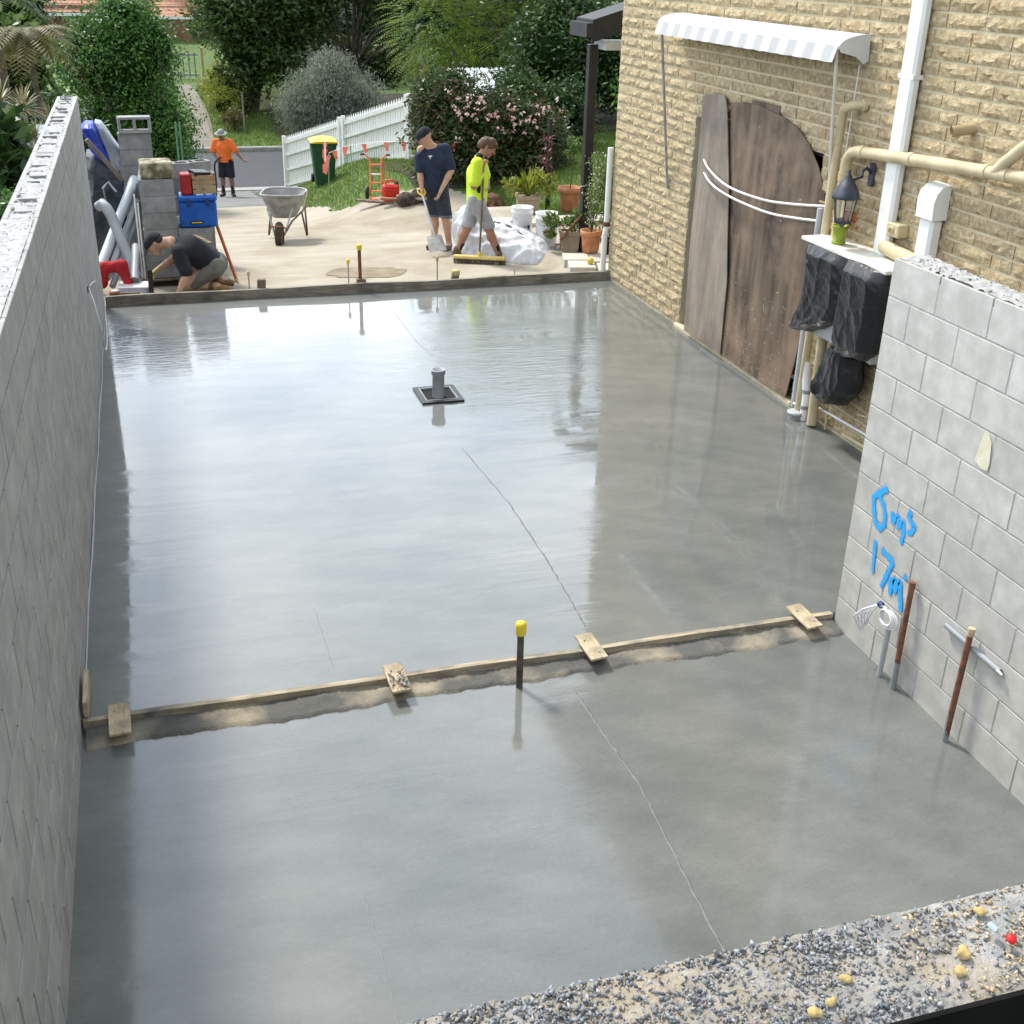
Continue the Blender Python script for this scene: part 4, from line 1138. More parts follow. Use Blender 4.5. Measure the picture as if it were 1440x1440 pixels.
# mortar-splashed ledge under the near form board
b = MB((0, 4.4, Z2))
def ledge(u, v):
    x = .02 + 4.2 * u; e = .02 * math.sin(x * 2.1) + .02 * math.sin(x * 5.3 + 2) + .012 * math.sin(x * 13.7 + 1) + .010 * math.sin(x * 41)
    y = 4.552 - v * (.145 + e * .6)
    z = Z2 + .022 * (1 - v) + .005 * math.sin(x * 17 + v * 5 + 2 * math.sin(x * 3)) * (1 - v) + (.006 if v < .99 else -.012) + rnd.uniform(0, .008)
    return Vector((x, y, z))
b.grid(ledge, 260, 8)
tag(b.build('mortar_ledge', M('mortar_splash', (.11, .108, .10), (.36, .31, .225), 3.2, .9, .7, 70, lo=.45, hi=.66, pos=True), None, (0, 4.4, Z2)), kind='structure')
for i, (x, y, rz, lab) in enumerate(((.185, 4.505, .03, 'leftmost small timber cleat lying over the near form board, grey with mortar'), (1.585, 4.515, .06, 'second timber cleat from the left, crusted with mortar, on the near form board'),
                                     (2.69, 4.545, .10, 'clean timber cleat just right of the yellow-capped peg on the near form board'), (4.02, 4.54, .13, 'rightmost timber cleat on the near form board beside the pale block wall'))):
    t = thing('timber_cleat', lab, 'timber', (x, y, .022), rz, 'timber cleats on the near form board')
    d = MB(); d.box((0, 0, .010), (.105, .225, .016), (.13, 0, 0), bev=.003); d.build('plate', m_timbery, t)
    for sx, sy in ((-.02, .05), (.02, -.06)):
        d = MB(); d.lathe([(.006, 0), (.005, .003), (0, .004)], (sx, sy, .022 + .16 * sy), 8); d.build('nail', m_steel, t)
    if i == 1:
        pos = np.stack([rng.uniform(-.045, .045, 60), rng.uniform(-.11, .03, 60), .024 + .006 * rng.random(60)], -1)
        pos[:, 2] += .16 * pos[:, 1]; o = chips(60, pos, .009, m_mortar, 'mortar_crumbs'); o.parent = t
t = thing('marker_peg', 'upright steel peg with a bright yellow cap standing at the near form board', 'peg', (2.224, 4.385, Z2))
d = MB(); d.tube([(0, 0, -.02), (0, 0, .345)], .0185, 12); d.build('shaft', M('dark_peg', (.045, .04, .036), (.12, .10, .085), 14, .7, .4, 60), t)
d = MB(); d.lathe([(.026, .33), (.028, .345), (.030, .385), (.026, .402), (.012, .408), (0, .408)], (0, 0, 0), 14); d.build('cap', m_yellow, t)
def bar_peg(name, label, loc, h, r, mat, capmat=None, lean_=(0, 0), foot=None, sq=False, grp=None):
    t = thing(name, label, 'peg', loc, 0, grp)
    d = MB(); top = Vector((lean_[0], lean_[1], h))
    if sq: d.prism([(-r, -r * .8, -.05), (r, -r * .8, -.05), (r, r * .8, -.05), (-r, r * .8, -.05)], top + Vector((0, 0, .05)))
    else: d.tube([(0, 0, -.05), top], r, 10)
    d.build('shaft', mat, t)
    if capmat:
        d = MB(); d.lathe([(r + .008, -.04), (r + .012, 0), (r + .010, .018), (0, .02)], top, 12); d.build('cap', capmat, t)
    if foot:
        d = MB(); d.prism([(-.05, -.04, -.05), (.05, -.04, -.05), (.05, .03, -.05), (-.05, .03, -.05)], (.01, 0, foot)); d.build('timber_stake', m_weath, t)
    return t
GD = -.115
bar_peg('form_stake', 'leftmost dark timber stake with a broken top behind the far edge board', (1.645, 12.42, GD), .30, .045, m_weath, None, (.03, 0), sq=True)
bar_peg('level_pin', 'thin cream-capped pin just left of the leftmost dark stake', (1.56, 12.75, GD), .30, .008, m_steel, M('cream_cap', (.55, .47, .28), (.6, .5, .3), 5, .6))
bar_peg('star_picket', 'tall dark steel picket with a yellow cap behind the edge board', (2.78, 12.42, GD), .62, .020, m_rust, m_yellow, (.0, 0), foot=.30)
bar_peg('level_pin', 'thin pin with a yellow cap left of the tall dark steel picket', (2.66, 12.5, GD), .44, .007, m_steel, m_yellow)
bar_peg('level_pin', 'thin pin with a small cream cap in front of the shovel blade', (3.70, 12.5, GD), .43, .008, m_steel, M('tan_cap', (.45, .36, .18), (.5, .4, .2), 5, .6))
bar_peg('form_stake', 'short splintered timber stake with a tan top in front of the shovel', (3.86, 12.43, GD), .27, .040, m_weath, M('tan_stake_top', (.45, .36, .15), (.55, .46, .22), 9, .8), (.05, .02), sq=True)
bar_peg('level_pin', 'thin pale pin in front of the push broom', (4.63, 12.45, GD), .26, .006, m_timber)

# ---- floor waste in the middle of the slab
t = thing('floor_waste', 'square black drain frame set in the middle of the far wet slab', 'drain', (2.83, 8.80, 0))
fm = M('drain_frame', (.015, .017, .018), (.03, .032, .034), 8, .4)
d = MB()
for x, y, w_, h_ in ((0, .185, .37, .04), (0, -.185, .37, .04), (-.165, 0, .04, .33), (.165, 0, .04, .33)): d.box((x, y, .006), (w_, h_, .024))
d.build('frame', fm, t)
d = MB()
for x, y, w_, h_ in ((0, .155, .29, .012), (0, -.155, .29, .012), (-.138, 0, .012, .30), (.138, 0, .012, .30)): d.box((x, y, .011), (w_, h_, .02))
d.build('inner_rim', m_pvcdark, t)
d = MB(); d.box((0, 0, .0025), (.30, .33, .004)); d.build('pit', M('pit_black', (.004, .004, .004), (.007, .007, .007), 5, .9), t)
t = thing('drain_riser', 'upright grey plastic pipe standing in the black drain frame', 'pipe', (2.822, 8.76, .004))
d = MB(); d.lathe([(.052, 0), (.052, .205), (.060, .207), (.060, .25), (.053, .25), (.05, .22), (0, .215)], (0, 0, 0), 22); d.build('pipe', m_pvc, t)
d = MB(); d.lathe([(.0605, .215), (.0612, .222), (.0612, .235), (.0605, .242)], (0, 0, 0), 22); d.build('socket_band', m_pvcdark, t)

# ---- fittings on the right block wall
bl = bpy.data.materials.new('blue_spray_paint'); bl.use_nodes = True
nt = bl.node_tree; b_ = nt.nodes['Principled BSDF']; b_.inputs['Base Color'].default_value = (.02, .36, .80, 1); b_.inputs['Roughness'].default_value = .6
def stroke(b, pts, r, x):
    """a flat band of paint on the wall, drawn in wall (y,z)"""
    r *= 1.05
    P = []
    for i in range(len(pts) - 1):
        for k in range(8):
            t_ = k / 8; p0 = Vector(pts[max(i - 1, 0)]); p1 = Vector(pts[i]); p2 = Vector(pts[i + 1]); p3 = Vector(pts[min(i + 2, len(pts) - 1)])
            P.append(.5 * ((2 * p1) + (p2 - p0) * t_ + (2 * p0 - 5 * p1 + 4 * p2 - p3) * t_ ** 2 + (3 * p1 - p0 - 3 * p2 + p3) * t_ ** 3))
    P.append(Vector(pts[-1])); vs = []; fs = []
    for i, p in enumerate(P):
        tg = (P[min(i + 1, len(P) - 1)] - P[max(i - 1, 0)]); tg = tg.normalized() if tg.length > 1e-6 else Vector((1, 0))
        nn = Vector((-tg.y, tg.x)); w = r * (1 + .15 * math.sin(i * .8))
        if i in (0, len(P) - 1): w *= .6
        vs += [(x, p.x - nn.x * w, p.y - nn.y * w), (x, p.x + nn.x * w, p.y + nn.y * w)]
        if i: q = 2 * i; fs.append([q - 2, q - 1, q + 1, q])
    b.add(vs, fs)
O_ = (X2 - .003, 4.2, .65); layer = [0]
ov = bpy.data.materials.new('blue_overspray'); ov.use_nodes = True
nt = ov.node_tree; b_ = nt.nodes['Principled BSDF']; b_.inputs['Base Color'].default_value = (.03, .40, .82, 1); b_.inputs['Roughness'].default_value = .8
nz_ = nt.nodes.new('ShaderNodeTexNoise'); nz_.inputs['Scale'].default_value = 420; nz_.inputs['Detail'].default_value = 2
rm_ = nt.nodes.new('ShaderNodeMapRange'); rm_.inputs['From Min'].default_value = .40; rm_.inputs['From Max'].default_value = .70; rm_.inputs['To Max'].default_value = .75
tc_ = nt.nodes.new('ShaderNodeTexCoord'); nt.links.new(tc_.outputs['Object'], nz_.inputs['Vector']); nt.links.new(nz_.outputs['Fac'], rm_.inputs['Value']); nt.links.new(rm_.outputs['Result'], b_.inputs['Alpha'])
def sp(bm, pts, r=.013):
    layer[0] += 1
    bm.mi = 1; stroke(bm, pts, r * 1.75, X2 - .0013 - .00004 * layer[0])
    bm.mi = 0; stroke(bm, pts, r, X2 - .0025 - .0002 * layer[0])
g1 = MB(O_)
sp(g1, [(4.262, .955), (4.30, .925), (4.365, .868)], .015)
sp(g1, [(4.372, .872), (4.352, .80), (4.318, .735), (4.275, .715), (4.245, .745), (4.245, .80), (4.275, .85), (4.315, .885), (4.345, .89)], .014)
sp(g1, [(4.19, .855), (4.172, .79)], .013); sp(g1, [(4.172, .80), (4.140, .848), (4.118, .80), (4.108, .785)], .013); sp(g1, [(4.112, .80), (4.09, .838), (4.068, .80), (4.070, .74), (4.078, .72)], .013)
sp(g1, [(4.03, .925), (4.048, .90), (4.02, .868), (3.992, .86), (4.0, .825), (4.035, .80)], .013)
tag(g1.build('painted_figures', [bl, ov], None, O_), 'blue sprayed figure 6 with m cubed, upper writing on the pale block wall', 'graffiti')
g2 = MB(O_)
sp(g2, [(4.288, .635), (4.262, .44)], .012)
sp(g2, [(4.224, .61), (4.165, .60), (4.105, .598)], .013); sp(g2, [(4.105, .595), (4.135, .50), (4.172, .40)], .013)
sp(g2, [(4.10, .50), (4.082, .40)], .014); sp(g2, [(4.09, .42), (4.072, .505), (4.045, .43)], .015); sp(g2, [(4.05, .44), (4.025, .515), (3.99, .43), (3.975, .385), (3.97, .36)], .015)
sp(g2, [(4.0, .565), (3.968, .56)], .012)
tag(g2.build('painted_figures', [bl, ov], None, O_), 'blue sprayed 17 m squared, lower writing above the coiled cables', 'graffiti')
ym = MB((X2, 3.6, 1.44)); ym.add([(X2 - .0035, y, z) for y, z in ((3.655, 1.375), (3.64, 1.46), (3.625, 1.53), (3.595, 1.535), (3.565, 1.50), (3.55, 1.40), (3.555, 1.36), (3.60, 1.355))], [list(range(8))])
tag(ym.build('paint_smear', M('cream_smear', (.58, .55, .38), (.66, .63, .50), 14, .9), None, (X2, 3.6, 1.44)), 'pale yellow smear on one block high on the pale block wall', 'smear')
for x0, yb, yt, zb, zt, cm, lab in ((X2 - .05, 3.855, 3.885, -.05, .585, None, 'rusty steel rod standing against the pale wall beside the coiled cables'), (X2 - .06, 3.375, 3.385, -.05, .60, m_timbery, 'rusty steel rod with a tan cap crossing the grey conduit, nearest the camera')):
    t = thing('steel_rod', lab, 'rod', (x0, yb, zb)); o0 = (x0, yb, zb)
    d = MB(o0); d.tube([(x0, yb, zb - .02), (x0 + .02, yt, zt)], .0155, 10); d.build('shaft', m_rust, t)
    d = MB(o0); d.tube([(x0, yb, zb - .01), (x0 + .006, yb + .008, zb + .16)], .017, 10); d.build('sleeve', m_pvcdark, t)
    d = MB(o0); d.tube([(x0 + .02, yt, zt - .035), (x0 + .021, yt, zt + .006)], .018, 10); d.build('cap', cm or m_rust, t)
t = thing('conduit_stub', 'short grey conduit rising at the foot of the pale wall', 'conduit', (X2 - .05, 3.98, Z2))
d = MB((X2 - .05, 3.98, Z2)); d.tube([(X2 - .05, 3.985, Z2 - .02), (X2 - .045, 3.985, .27)], .0155, 10); d.build('pipe', m_pvc, t)
t = thing('cable_coil', 'coil of white cables spilling from the grey conduit stub', 'cable', (X2 - .05, 3.98, .3))
O_ = (X2 - .05, 3.98, .3)
for i in range(6):
    P = []; rr = .050 + .004 * i; cy, cz = 3.985 - .004 * i, .325
    for k in range(22): a = k / 21 * 2 * math.pi * .95 + .3 * i; P.append((X2 - .075 + .012 * math.sin(a + i), cy + rr * math.cos(a) * .95, cz + rr * math.sin(a) * .75))
    d = MB(O_); d.tube(P, .0042, 6); d.build('cable', m_whitepl, t)
for i in range(6):
    a = i * .012
    d = MB(O_); d.tube([(X2 - .07, 4.0 + a, .37), (X2 - .08 - a, 4.05 + a, .375 - a), (X2 - .085 - a, 4.10 + 1.2 * a, .30 - a), (X2 - .08, 4.13 + .8 * a, .205 - 1.2 * a)], .0045, 6); d.build('cable', m_whitepl, t)
d = MB(O_); d.lathe([(.017, -.012), (.019, 0), (.017, .012)], (X2 - .078, 4.045, .372), 10, Matrix.Rotation(math.pi / 2, 3, 'X')); d.build('blue_tie', M('blue_tape', (.01, .015, .12), (.02, .03, .18), 5, .5), t)
t = thing('conduit_offcut', 'grey conduit offcut lying flat against the pale wall behind the rusty rod', 'conduit', (X2 - .02, 3.38, .49))
d = MB((X2 - .02, 3.38, .49)); d.tube([(X2 - .016, 3.59, .50), (X2 - .016, 3.17, .49)], .0155, 10); d.build('pipe', M('slate_pvc', (.22, .24, .26), (.28, .30, .32), 5, .5), t)
d = MB((X2 - .02, 3.38, .49)); d.tube([(X2 - .02, 3.20, .493), (X2 - .028, 3.165, .495), (X2 - .02, 3.15, .485)], .007, 6); d.build('torn_end', m_whitepl, t)
cord('thin white cable looped out of a hole in the left block wall', [(.01, 9.75, .86), (.06, 9.3, .86), (.10, 9.15, .66), (.08, 9.6, .36), (.07, 10.3, .20), (.06, 10.9, .25), (.05, 11.0, .42), (.03, 10.6, .70), (.01, 9.9, .84)], .006, M('white_cable', (.62, .62, .60), (.7, .7, .68), 5, .5), 'cable', 'cable')
d = MB((.008, 9.72, .86)); d.lathe([(.028, 0), (.026, .006), (0, .007)], (.002, 9.72, .86), 12, Matrix.Rotation(math.pi / 2, 3, 'Y')); tag(d.build('cable_grommet', m_black, None, (.008, 9.72, .86)), 'small black grommet where the looped cable leaves the left wall', 'grommet')
# isolation strip and offcut along the foot of the left wall
b = MB((.01, 4.6, 0)); n = 60; vs = []; fs = []
for i in range(n + 1):
    y = 4.62 + 7.6 * i / n; z = .022 + .006 * math.sin(i * .9) + .004 * math.sin(i * 2.7); x = .004 + .003 * math.sin(i * .5)
    z -= .008 + .006 * math.sin(i * .31); vs += [(x, y, -.02), (x + .006, y, -.02), (x + .006, y, z), (x, y, z)]
    if i:
        q = 4 * i
        for k in range(4): fs.append([q - 4 + k, q + k, q + (k + 1) % 4, q - 4 + (k + 1) % 4])
b.add(vs, fs); tag(b.build('isolation_strip', m_pvc, None, (.01, 4.6, 0)), 'thin white joint strip along the foot of the left block wall', 'joint strip')
t = thing('timber_offcut', 'short upright timber offcut against the left wall by the form board', 'timber', (.03, 4.72, 0))
d = MB(); d.box((0, 0, .075), (.022, .30, .09), (.02, 0, 0), bev=.002); d.build('board', m_timbery, t)
# red cap and foam crumbs among the gravel
t = thing('bottle_cap', 'small bright red cap lying among the gravel on the near wall', 'cap', (1.735, .452, 2.165), .4)
d = MB(); d.lathe([(.0, .0), (.0095, .0), (.010, .003), (.0095, .010), (.006, .0125), (0, .013)], (0, 0, 0), 14, Euler((.5, .3, 0)).to_matrix() * .8); d.build('cap', M('red_plastic', (.55, .01, .012), (.62, .02, .02), 5, .35), t)
t = thing('glass_chip', 'pale blue chip of plastic beside the red cap on the near wall', 'chip', (1.722, .475, 2.166))
d = MB(); d.box((0, 0, .006), (.012, .016, .008), (.3, .4, .5), bev=.002); d.build('chip', M('pale_blue_plastic', (.35, .45, .48), (.45, .55, .58), 5, .3), t)
m_foam = M('yellow_foam', (.36, .26, .10), (.50, .38, .17), 60, .9, .5, 60)
for i, (x, y, s_, lab) in enumerate(((1.655, .482, .012, 'largest lump of yellow expanding foam left of the red cap'), (1.63, .455, .009, 'lump of yellow foam at the near edge below the largest lump'), (1.385, .447, .010, 'yellow foam crumb among the grey gravel at the bottom edge'), (1.415, .455, .008, 'small tan foam crumb beside the bottom edge crumb'), (1.46, .487, .008, 'pale foam crumb in the middle of the grey gravel'), (1.735, .548, .009, 'yellow foam crumb near the far edge of the gravel'))):
    pr = [((0, 0, 0), (.001, 0, 0), s_, s_ * .8)] + [((rnd.uniform(-1, 1) * s_ * 1.3, rnd.uniform(-1, 1) * s_ * .8, rnd.uniform(0, .5) * s_), (rnd.uniform(-1, 1) * s_, rnd.uniform(-1, 1) * s_, 0), s_ * .6, s_ * .5, .004) for _ in range(4)]
    tag(sdf_obj('foam_lump', [(tuple(np.array(p[0]) * .75), tuple(np.array(p[1]) * .75), p[2] * .72, p[3] * .72) + tuple(p[4:]) for p in pr], .0017, m_foam, None, loc=(x, y - .03, 2.160)), lab, 'foam')

# ================================================================ people
m_skin = M('skin', (.42, .235, .16), (.50, .295, .205), 8, .55)
m_skintan = M('skin_tanned', (.30, .15, .095), (.38, .20, .13), 8, .55)
m_skindark = M('skin_shade', (.20, .10, .07), (.27, .145, .10), 8, .55)
m_eye = M('eye_dark', (.015, .012, .01), (.02, .016, .013), 8, .3)
def V3(*a): return np.array(a, float)
def unit(v): return np.asarray(v, float) / max(1e-9, np.linalg.norm(v))
def hand_prims(wr, d, nrm, curl, side, s=1.0):
    """wr wrist, d pointing direction, nrm palm normal (fingers curl towards it), side = thumb direction sign along d x nrm"""
    d = unit(d); nrm = unit(nrm - d * np.dot(nrm, d)); l = np.cross(d, nrm) * side
    P = [(wr, wr + d * .022 * s, .026 * s, .030 * s, .015, nrm, 1.35), (wr + d * .022 * s, wr + d * .085 * s, .038 * s, .037 * s, .015, nrm, 2.1)]
    for i, (o, ln) in enumerate(((.029, .070), (.010, .078), (-.010, .074), (-.028, .058))):
        b = wr + d * .085 * s + l * o * s
        c = curl * (1 + .12 * i)
        d1 = unit(d * math.cos(c * .55) + nrm * math.sin(c * .55)); d2 = unit(d * math.cos(c * 1.35) + nrm * math.sin(c * 1.35)); d3 = unit(d * math.cos(c * 2.0) + nrm * math.sin(c * 2.0))
        m1 = b + d1 * ln * .45 * s; m2 = m1 + d2 * ln * .32 * s; m3 = m2 + d3 * ln * .25 * s
        P += [(b, m1, .0098 * s, .0092 * s, .004), (m1, m2, .0092 * s, .0085 * s, .004), (m2, m3, .0085 * s, .007 * s, .004)]
    b = wr + d * .028 * s + l * .034 * s
    t1 = b + unit(d * .6 + l * .65 + nrm * .45) * .042 * s; t2 = t1 + unit(d * .75 + l * .1 + nrm * .7) * .034 * s
    P += [(b - l * .012 * s, t1, .016 * s, .0125 * s, .006), (t1, t2, .0125 * s, .009 * s, .004)]
    return P
def limb(P, a, b, c, r, k=.02):
    P += [(a, b, r[0], r[1], k), (b, c, r[1], r[2], k)]
    m = b + (c - b) * .28
    return P
def person(label, loc, rz, J, hand, skin, h, sex=1.0):
    """J: joints in the root's frame (x right, y away, z up). Returns root and the body primitives for clothing"""
    root = thing('person', label, 'person', loc, rz)
    s = unit(J['shR'] - J['shL']); f = unit(J['front']); P = []
    pel, che, nk, hd = J['pel'], J['che'], J['nk'], J['hd']
    hs = unit(J['hipR'] - J['hipL'])
    w = J.get('w', 1.0)
    tor = [(pel - hs * .075, pel + hs * .075, .115 * w, .115 * w, .05, f, 1.15), (pel, che, .125 * w, .130 * w, .05, f, 1.12), (che - s * .085, che + s * .085, .125 * w, .125 * w, .05, f, 1.15),
           (J['shL'] + s * .02, J['shR'] - s * .02, .062, .062, .05)]
    P += tor
    P += [(nk, nk + (hd - nk) * .65, .056, .052, .03), (nk - s * .05 - V3(0, 0, .03), nk + s * .05 - V3(0, 0, .03), .045, .045, .04)]
    legs = []
    for sd in 'LR':
        hp, kn, an, toe = J['hip' + sd], J['kn' + sd], J['an' + sd], J['toe' + sd]
        legs += [(hp, kn, .088 * w, .060, .03)]
        sh = unit(an - kn); back = -unit(J.get('shin' + sd, f)); calf = kn + (an - kn) * .28 + back * .014
        P += [(hp, kn, .088 * w, .058, .03), (kn, calf, .055, .056, .03), (calf, an, .056, .036, .03), (kn, an, .050, .036, .02), (an, toe, .042, .030, .02, V3(0, 0, 1), 1.2), (an, an - unit(toe - an) * .035 + V3(0, 0, -.01), .04, .034, .02)]
    arms = []
    for sd in 'LR':
        sh, el, wr = J['sh' + sd], J['el' + sd], J['wr' + sd]
        arms.append((sh, el, .058, .045, .03))
        P += [(sh, el, .054, .042, .03), (el, el + (wr - el) * .3, .042, .042, .02), (el + (wr - el) * .3, wr, .042, .027, .02)]
        hdir, nrm, curl, side = hand[sd]
        P += hand_prims(wr, V3(*hdir), V3(*nrm), curl, side)
    hf = unit(J['hf']); hu = unit(J.get('hu', V3(0, 0, 1)) - hf * np.dot(J.get('hu', V3(0, 0, 1)), hf)); hs2 = np.cross(hf, hu)
    cr = hd + hu * .025
    P += [(cr - hf * .03, cr + hf * .018, .088, .084, .03, hs2, 1.16), (hd + hf * .03 - hu * .02, hd + hf * .058 - hu * .085, .060, .034, .03, hs2, 1.05), (hd - hu * .02, nk + (hd - nk) * .4, .060, .052, .03),
          (hd + hf * .098 + hu * .012, hd + hf * .118 - hu * .028, .008, .0145, .010), (hd + hf * .092 + hu * .03 - hs2 * .032, hd + hf * .092 + hu * .03 + hs2 * .032, .014, .014, .012),
          (hd + hf * .093 - hu * .058 - hs2 * .016, hd + hf * .093 - hu * .058 + hs2 * .016, .010, .010, .008)]
    for q in (-1, 1): P.append((hd + hs2 * q * .079 - hf * .012 + hu * .022, hd + hs2 * q * .081 - hf * .008 - hu * .018, .020, .014, .008, hs2, 2.2))
    sdf_obj('body', P, h, skin, root, it=1)
    for q in (-1, 1):
        e = MB(); c_ = Vector(hd + hf * .090 + hu * .012 + hs2 * q * .031)
        e.lathe([(0, -.011), (.008, -.008), (.0115, 0), (.008, .008), (0, .011)], c_, 10); e.build('eye', m_eye, root)
    return root, tor, arms, legs, (hf, hu, hs2, cr)
def garment(name, prims, infl, h, mat, root, cuts, amp=.006, freq=26, seed=3):
    return sdf_obj(name, prims, h, mat, root, cuts, lambda P: amp * sinnoise(P * np.array([1.3, 1.3, .6]), freq, seed), infl, it=1)
def shoes(root, J, mat, sole, r=(.048, .040), hgt=.0, nm='boot'):
    for sd in 'LR':
        an, toe = J['an' + sd], J['toe' + sd]; d = unit(toe - an)
        P = [(an + V3(0, 0, -.02), toe, r[0], r[1], .02, V3(0, 0, 1), 1.15), (an + V3(0, 0, -.02), an - d * .04 + V3(0, 0, -.025), r[0], r[1], .02)]
        if hgt: P.append((an, an + V3(0, 0, hgt), .050, .052, .02))
        zmin = min(an[2], toe[2])
        b = sdf_obj(nm, P, .0075, mat, root, [((0, 0, zmin - .038), (0, 0, -1))] if abs(an[2] - toe[2]) < .09 else ())
        if abs(an[2] - toe[2]) < .09:
            S_ = [(an - d * .045, toe + d * .005, r[0] + .004, r[1] + .004, .01)]
            sdf_obj('sole', S_, .0075, sole, b, [((0, 0, zmin - .048), (0, 0, -1)), ((0, 0, zmin - .030), (0, 0, 1))])
def socks(root, J, mat, h0=.02, h1=.12):
    for sd in 'LR':
        an, kn = J['an' + sd], J['kn' + sd]; d = unit(kn - an)
        sdf_obj('sock', [(an + d * h0, an + d * h1, .044, .049, .01)], .008, mat, root)
m_navy = M('navy_cotton', (.012, .020, .045), (.020, .032, .065), 14, .9, .2, 60)
m_denim = M('dark_shorts', (.020, .026, .038), (.035, .042, .055), 14, .9, .2, 60)
m_blackcl = M('black_cotton', (.010, .012, .017), (.018, .02, .027), 14, .9, .2, 60)
m_grey = M('grey_shorts', (.26, .27, .29), (.36, .37, .39), 12, .9, .2, 60)
m_lime = M('hi_vis_yellow', (.52, .72, .03), (.60, .80, .06), 10, .8, .15, 60)
m_orange = M('hi_vis_orange', (.80, .14, .02), (.85, .19, .035), 10, .8, .15, 60)
m_boot = M('brown_boot', (.09, .055, .035), (.17, .10, .065), 12, .8, .3, 60)
m_boottan = M('tan_boot', (.22, .13, .06), (.32, .20, .10), 12, .8, .3, 60)
m_sole = M('boot_sole', (.02, .02, .02), (.04, .035, .03), 12, .9)
m_hair = M('brown_hair', (.06, .03, .015), (.12, .06, .03), 60, .6, .5, 90)
m_hairdark = M('dark_hair', (.015, .012, .01), (.03, .022, .016), 60, .6, .5, 90)
RZ = -YAW

# ---- man in navy with the shovel
J = dict(anL=V3(-.12, .04, .075), toeL=V3(-.20, -.09, .045), anR=V3(.10, -.03, .075), toeR=V3(.07, -.19, .045), knL=V3(-.115, .0, .47), knR=V3(.05, -.06, .47), hipL=V3(-.20, .03, .88), hipR=V3(-.03, .0, .88),
         pel=V3(-.115, .02, .92), che=V3(-.12, .0, 1.26), nk=V3(-.16, -.03, 1.47), hd=V3(-.245, -.10, 1.59), shL=V3(-.30, -.04, 1.40), shR=V3(.04, .04, 1.41), front=V3(-.45, -.9, 0), hf=V3(-.75, -.55, -.55), hu=V3(-.35, -.2, .9),
         elL=V3(-.31, -.08, 1.10), wrL=V3(-.275, -.18, .87), elR=V3(.13, -.06, 1.13), wrR=V3(-.01, -.20, .87))
nav = (4.60, 15.97, GZ(4.60, 15.97) + .03)
root, tor, arms, legs, H_ = person('man in navy t-shirt, dark cap and shorts looking down, holding a shovel', nav, RZ, J,
    {'L': ((.1, -.35, -.9), (.9, .1, .1), .75, -1), 'R': ((-.35, -.25, -.9), (-.8, .2, .1), .5, 1)}, m_skin, .0075)
garment('t_shirt', tor[:1] + tor[1:] + [(a[0], a[0] + (a[1] - a[0]) * .80, .070, .066, .03) for a in arms] + [(J['pel'] + V3(0, 0, -.05), J['che'], .135, .145, .05)], .014, .0085, m_navy, root, [((0, 0, .85), (0, 0, -1)), (J['nk'] + V3(-.02, -.02, .035), unit(J['hd'] - J['nk']))])
garment('shorts', [(J['pel'] - V3(.07, 0, 0), J['pel'] + V3(.07, 0, 0), .13, .13, .04)] + [(l[0], l[0] + (l[1] - l[0]) * .92, .105, .098, .03) for l in legs], .006, .0085, m_denim, root, [((0, 0, .50), (0, 0, -1)), ((0, 0, .97), (0, 0, 1))])
for sd in 'LR':
    k_ = J['hip' + sd] + (J['kn' + sd] - J['hip' + sd]) * .93
    sdf_obj('rolled_cuff', [(k_ + V3(0, 0, -.012), k_ + V3(0, 0, .012), .102, .104, .01)], .009, M('denim_cuff', (.09, .12, .15), (.13, .16, .19), 12, .9), root, [((0, 0, k_[2] - .022), (0, 0, -1)), ((0, 0, k_[2] + .022), (0, 0, 1))])
shoes(root, J, m_boot, m_sole, nm='shoe')
hf, hu, hs2, cr_ = H_
def headgear(root, name, mat, infl, base=-.012, brim=None, wide=None):
    sdf_obj(name, [(cr_ - hf * .03, cr_ + hf * .018, .088, .084, .03, hs2, 1.14)], .007, mat, root, [(cr_ + hu * base, -hu)], None, infl)
    if brim: sdf_obj('brim', [(cr_ + hf * .08 + hu * (base + .012), cr_ + hf * brim + hu * (base - .012), .062, .050, .01, hu, 8)], .006, mat, root, [], lambda P: 0 * P[..., 0] - .002)
    if wide: sdf_obj('brim', [(cr_ + hu * base, cr_ + hu * base + hf * .01, wide, wide, .01, hu, 14)], .007, mat, root, [], lambda P: 0 * P[..., 0] - .001)
headgear(root, 'cap', m_blackcl, .014, .0, .155)
lg = MB(); lp = Vector((-.155, -.155, 1.335)); lg.box(lp, (.055, .004, .020), (0, 0, .35)); lg.box(lp + Vector((0, -.002, -.03)), (.016, .004, .03), (0, 0, .35)); lg.build('chest_logo', m_whitepl, root)
# shovel: held in his left hand, blade on the ground
gb = GZ(4.22, 14.9) + .03
t = thing('shovel', 'square-mouth shovel with a pale D handle held by the man in navy', 'shovel', (4.34, 15.5, gb), 0)
O_ = (4.34, 15.5, gb)
Rn = Matrix.Rotation(RZ, 3, 'Z')
hp = Vector(nav) + Rn @ Vector((-.262, -.235, .80)); bp_ = Vector(nav) + Rn @ Vector((-.07, -.62, .22))
bp_.z = GZ(bp_.x, bp_.y) + .30
d = MB(O_); d.tube([hp, bp_], .014, 10); d.build('shaft', M('shovel_shaft', (.35, .36, .36), (.5, .5, .5), 6, .5), t)
dirv = (bp_ - hp).normalized(); sv = Rn @ Vector((1, .1, 0))
d = MB(O_); d.tube([hp, hp - dirv * .05 + sv * .05, hp - dirv * .11 + sv * .05, hp - dirv * .11 - sv * .05, hp - dirv * .05 - sv * .05, hp], .012, 8); d.build('handle', m_yellow, t)
d = MB(O_); e0 = bp_ - dirv * .04
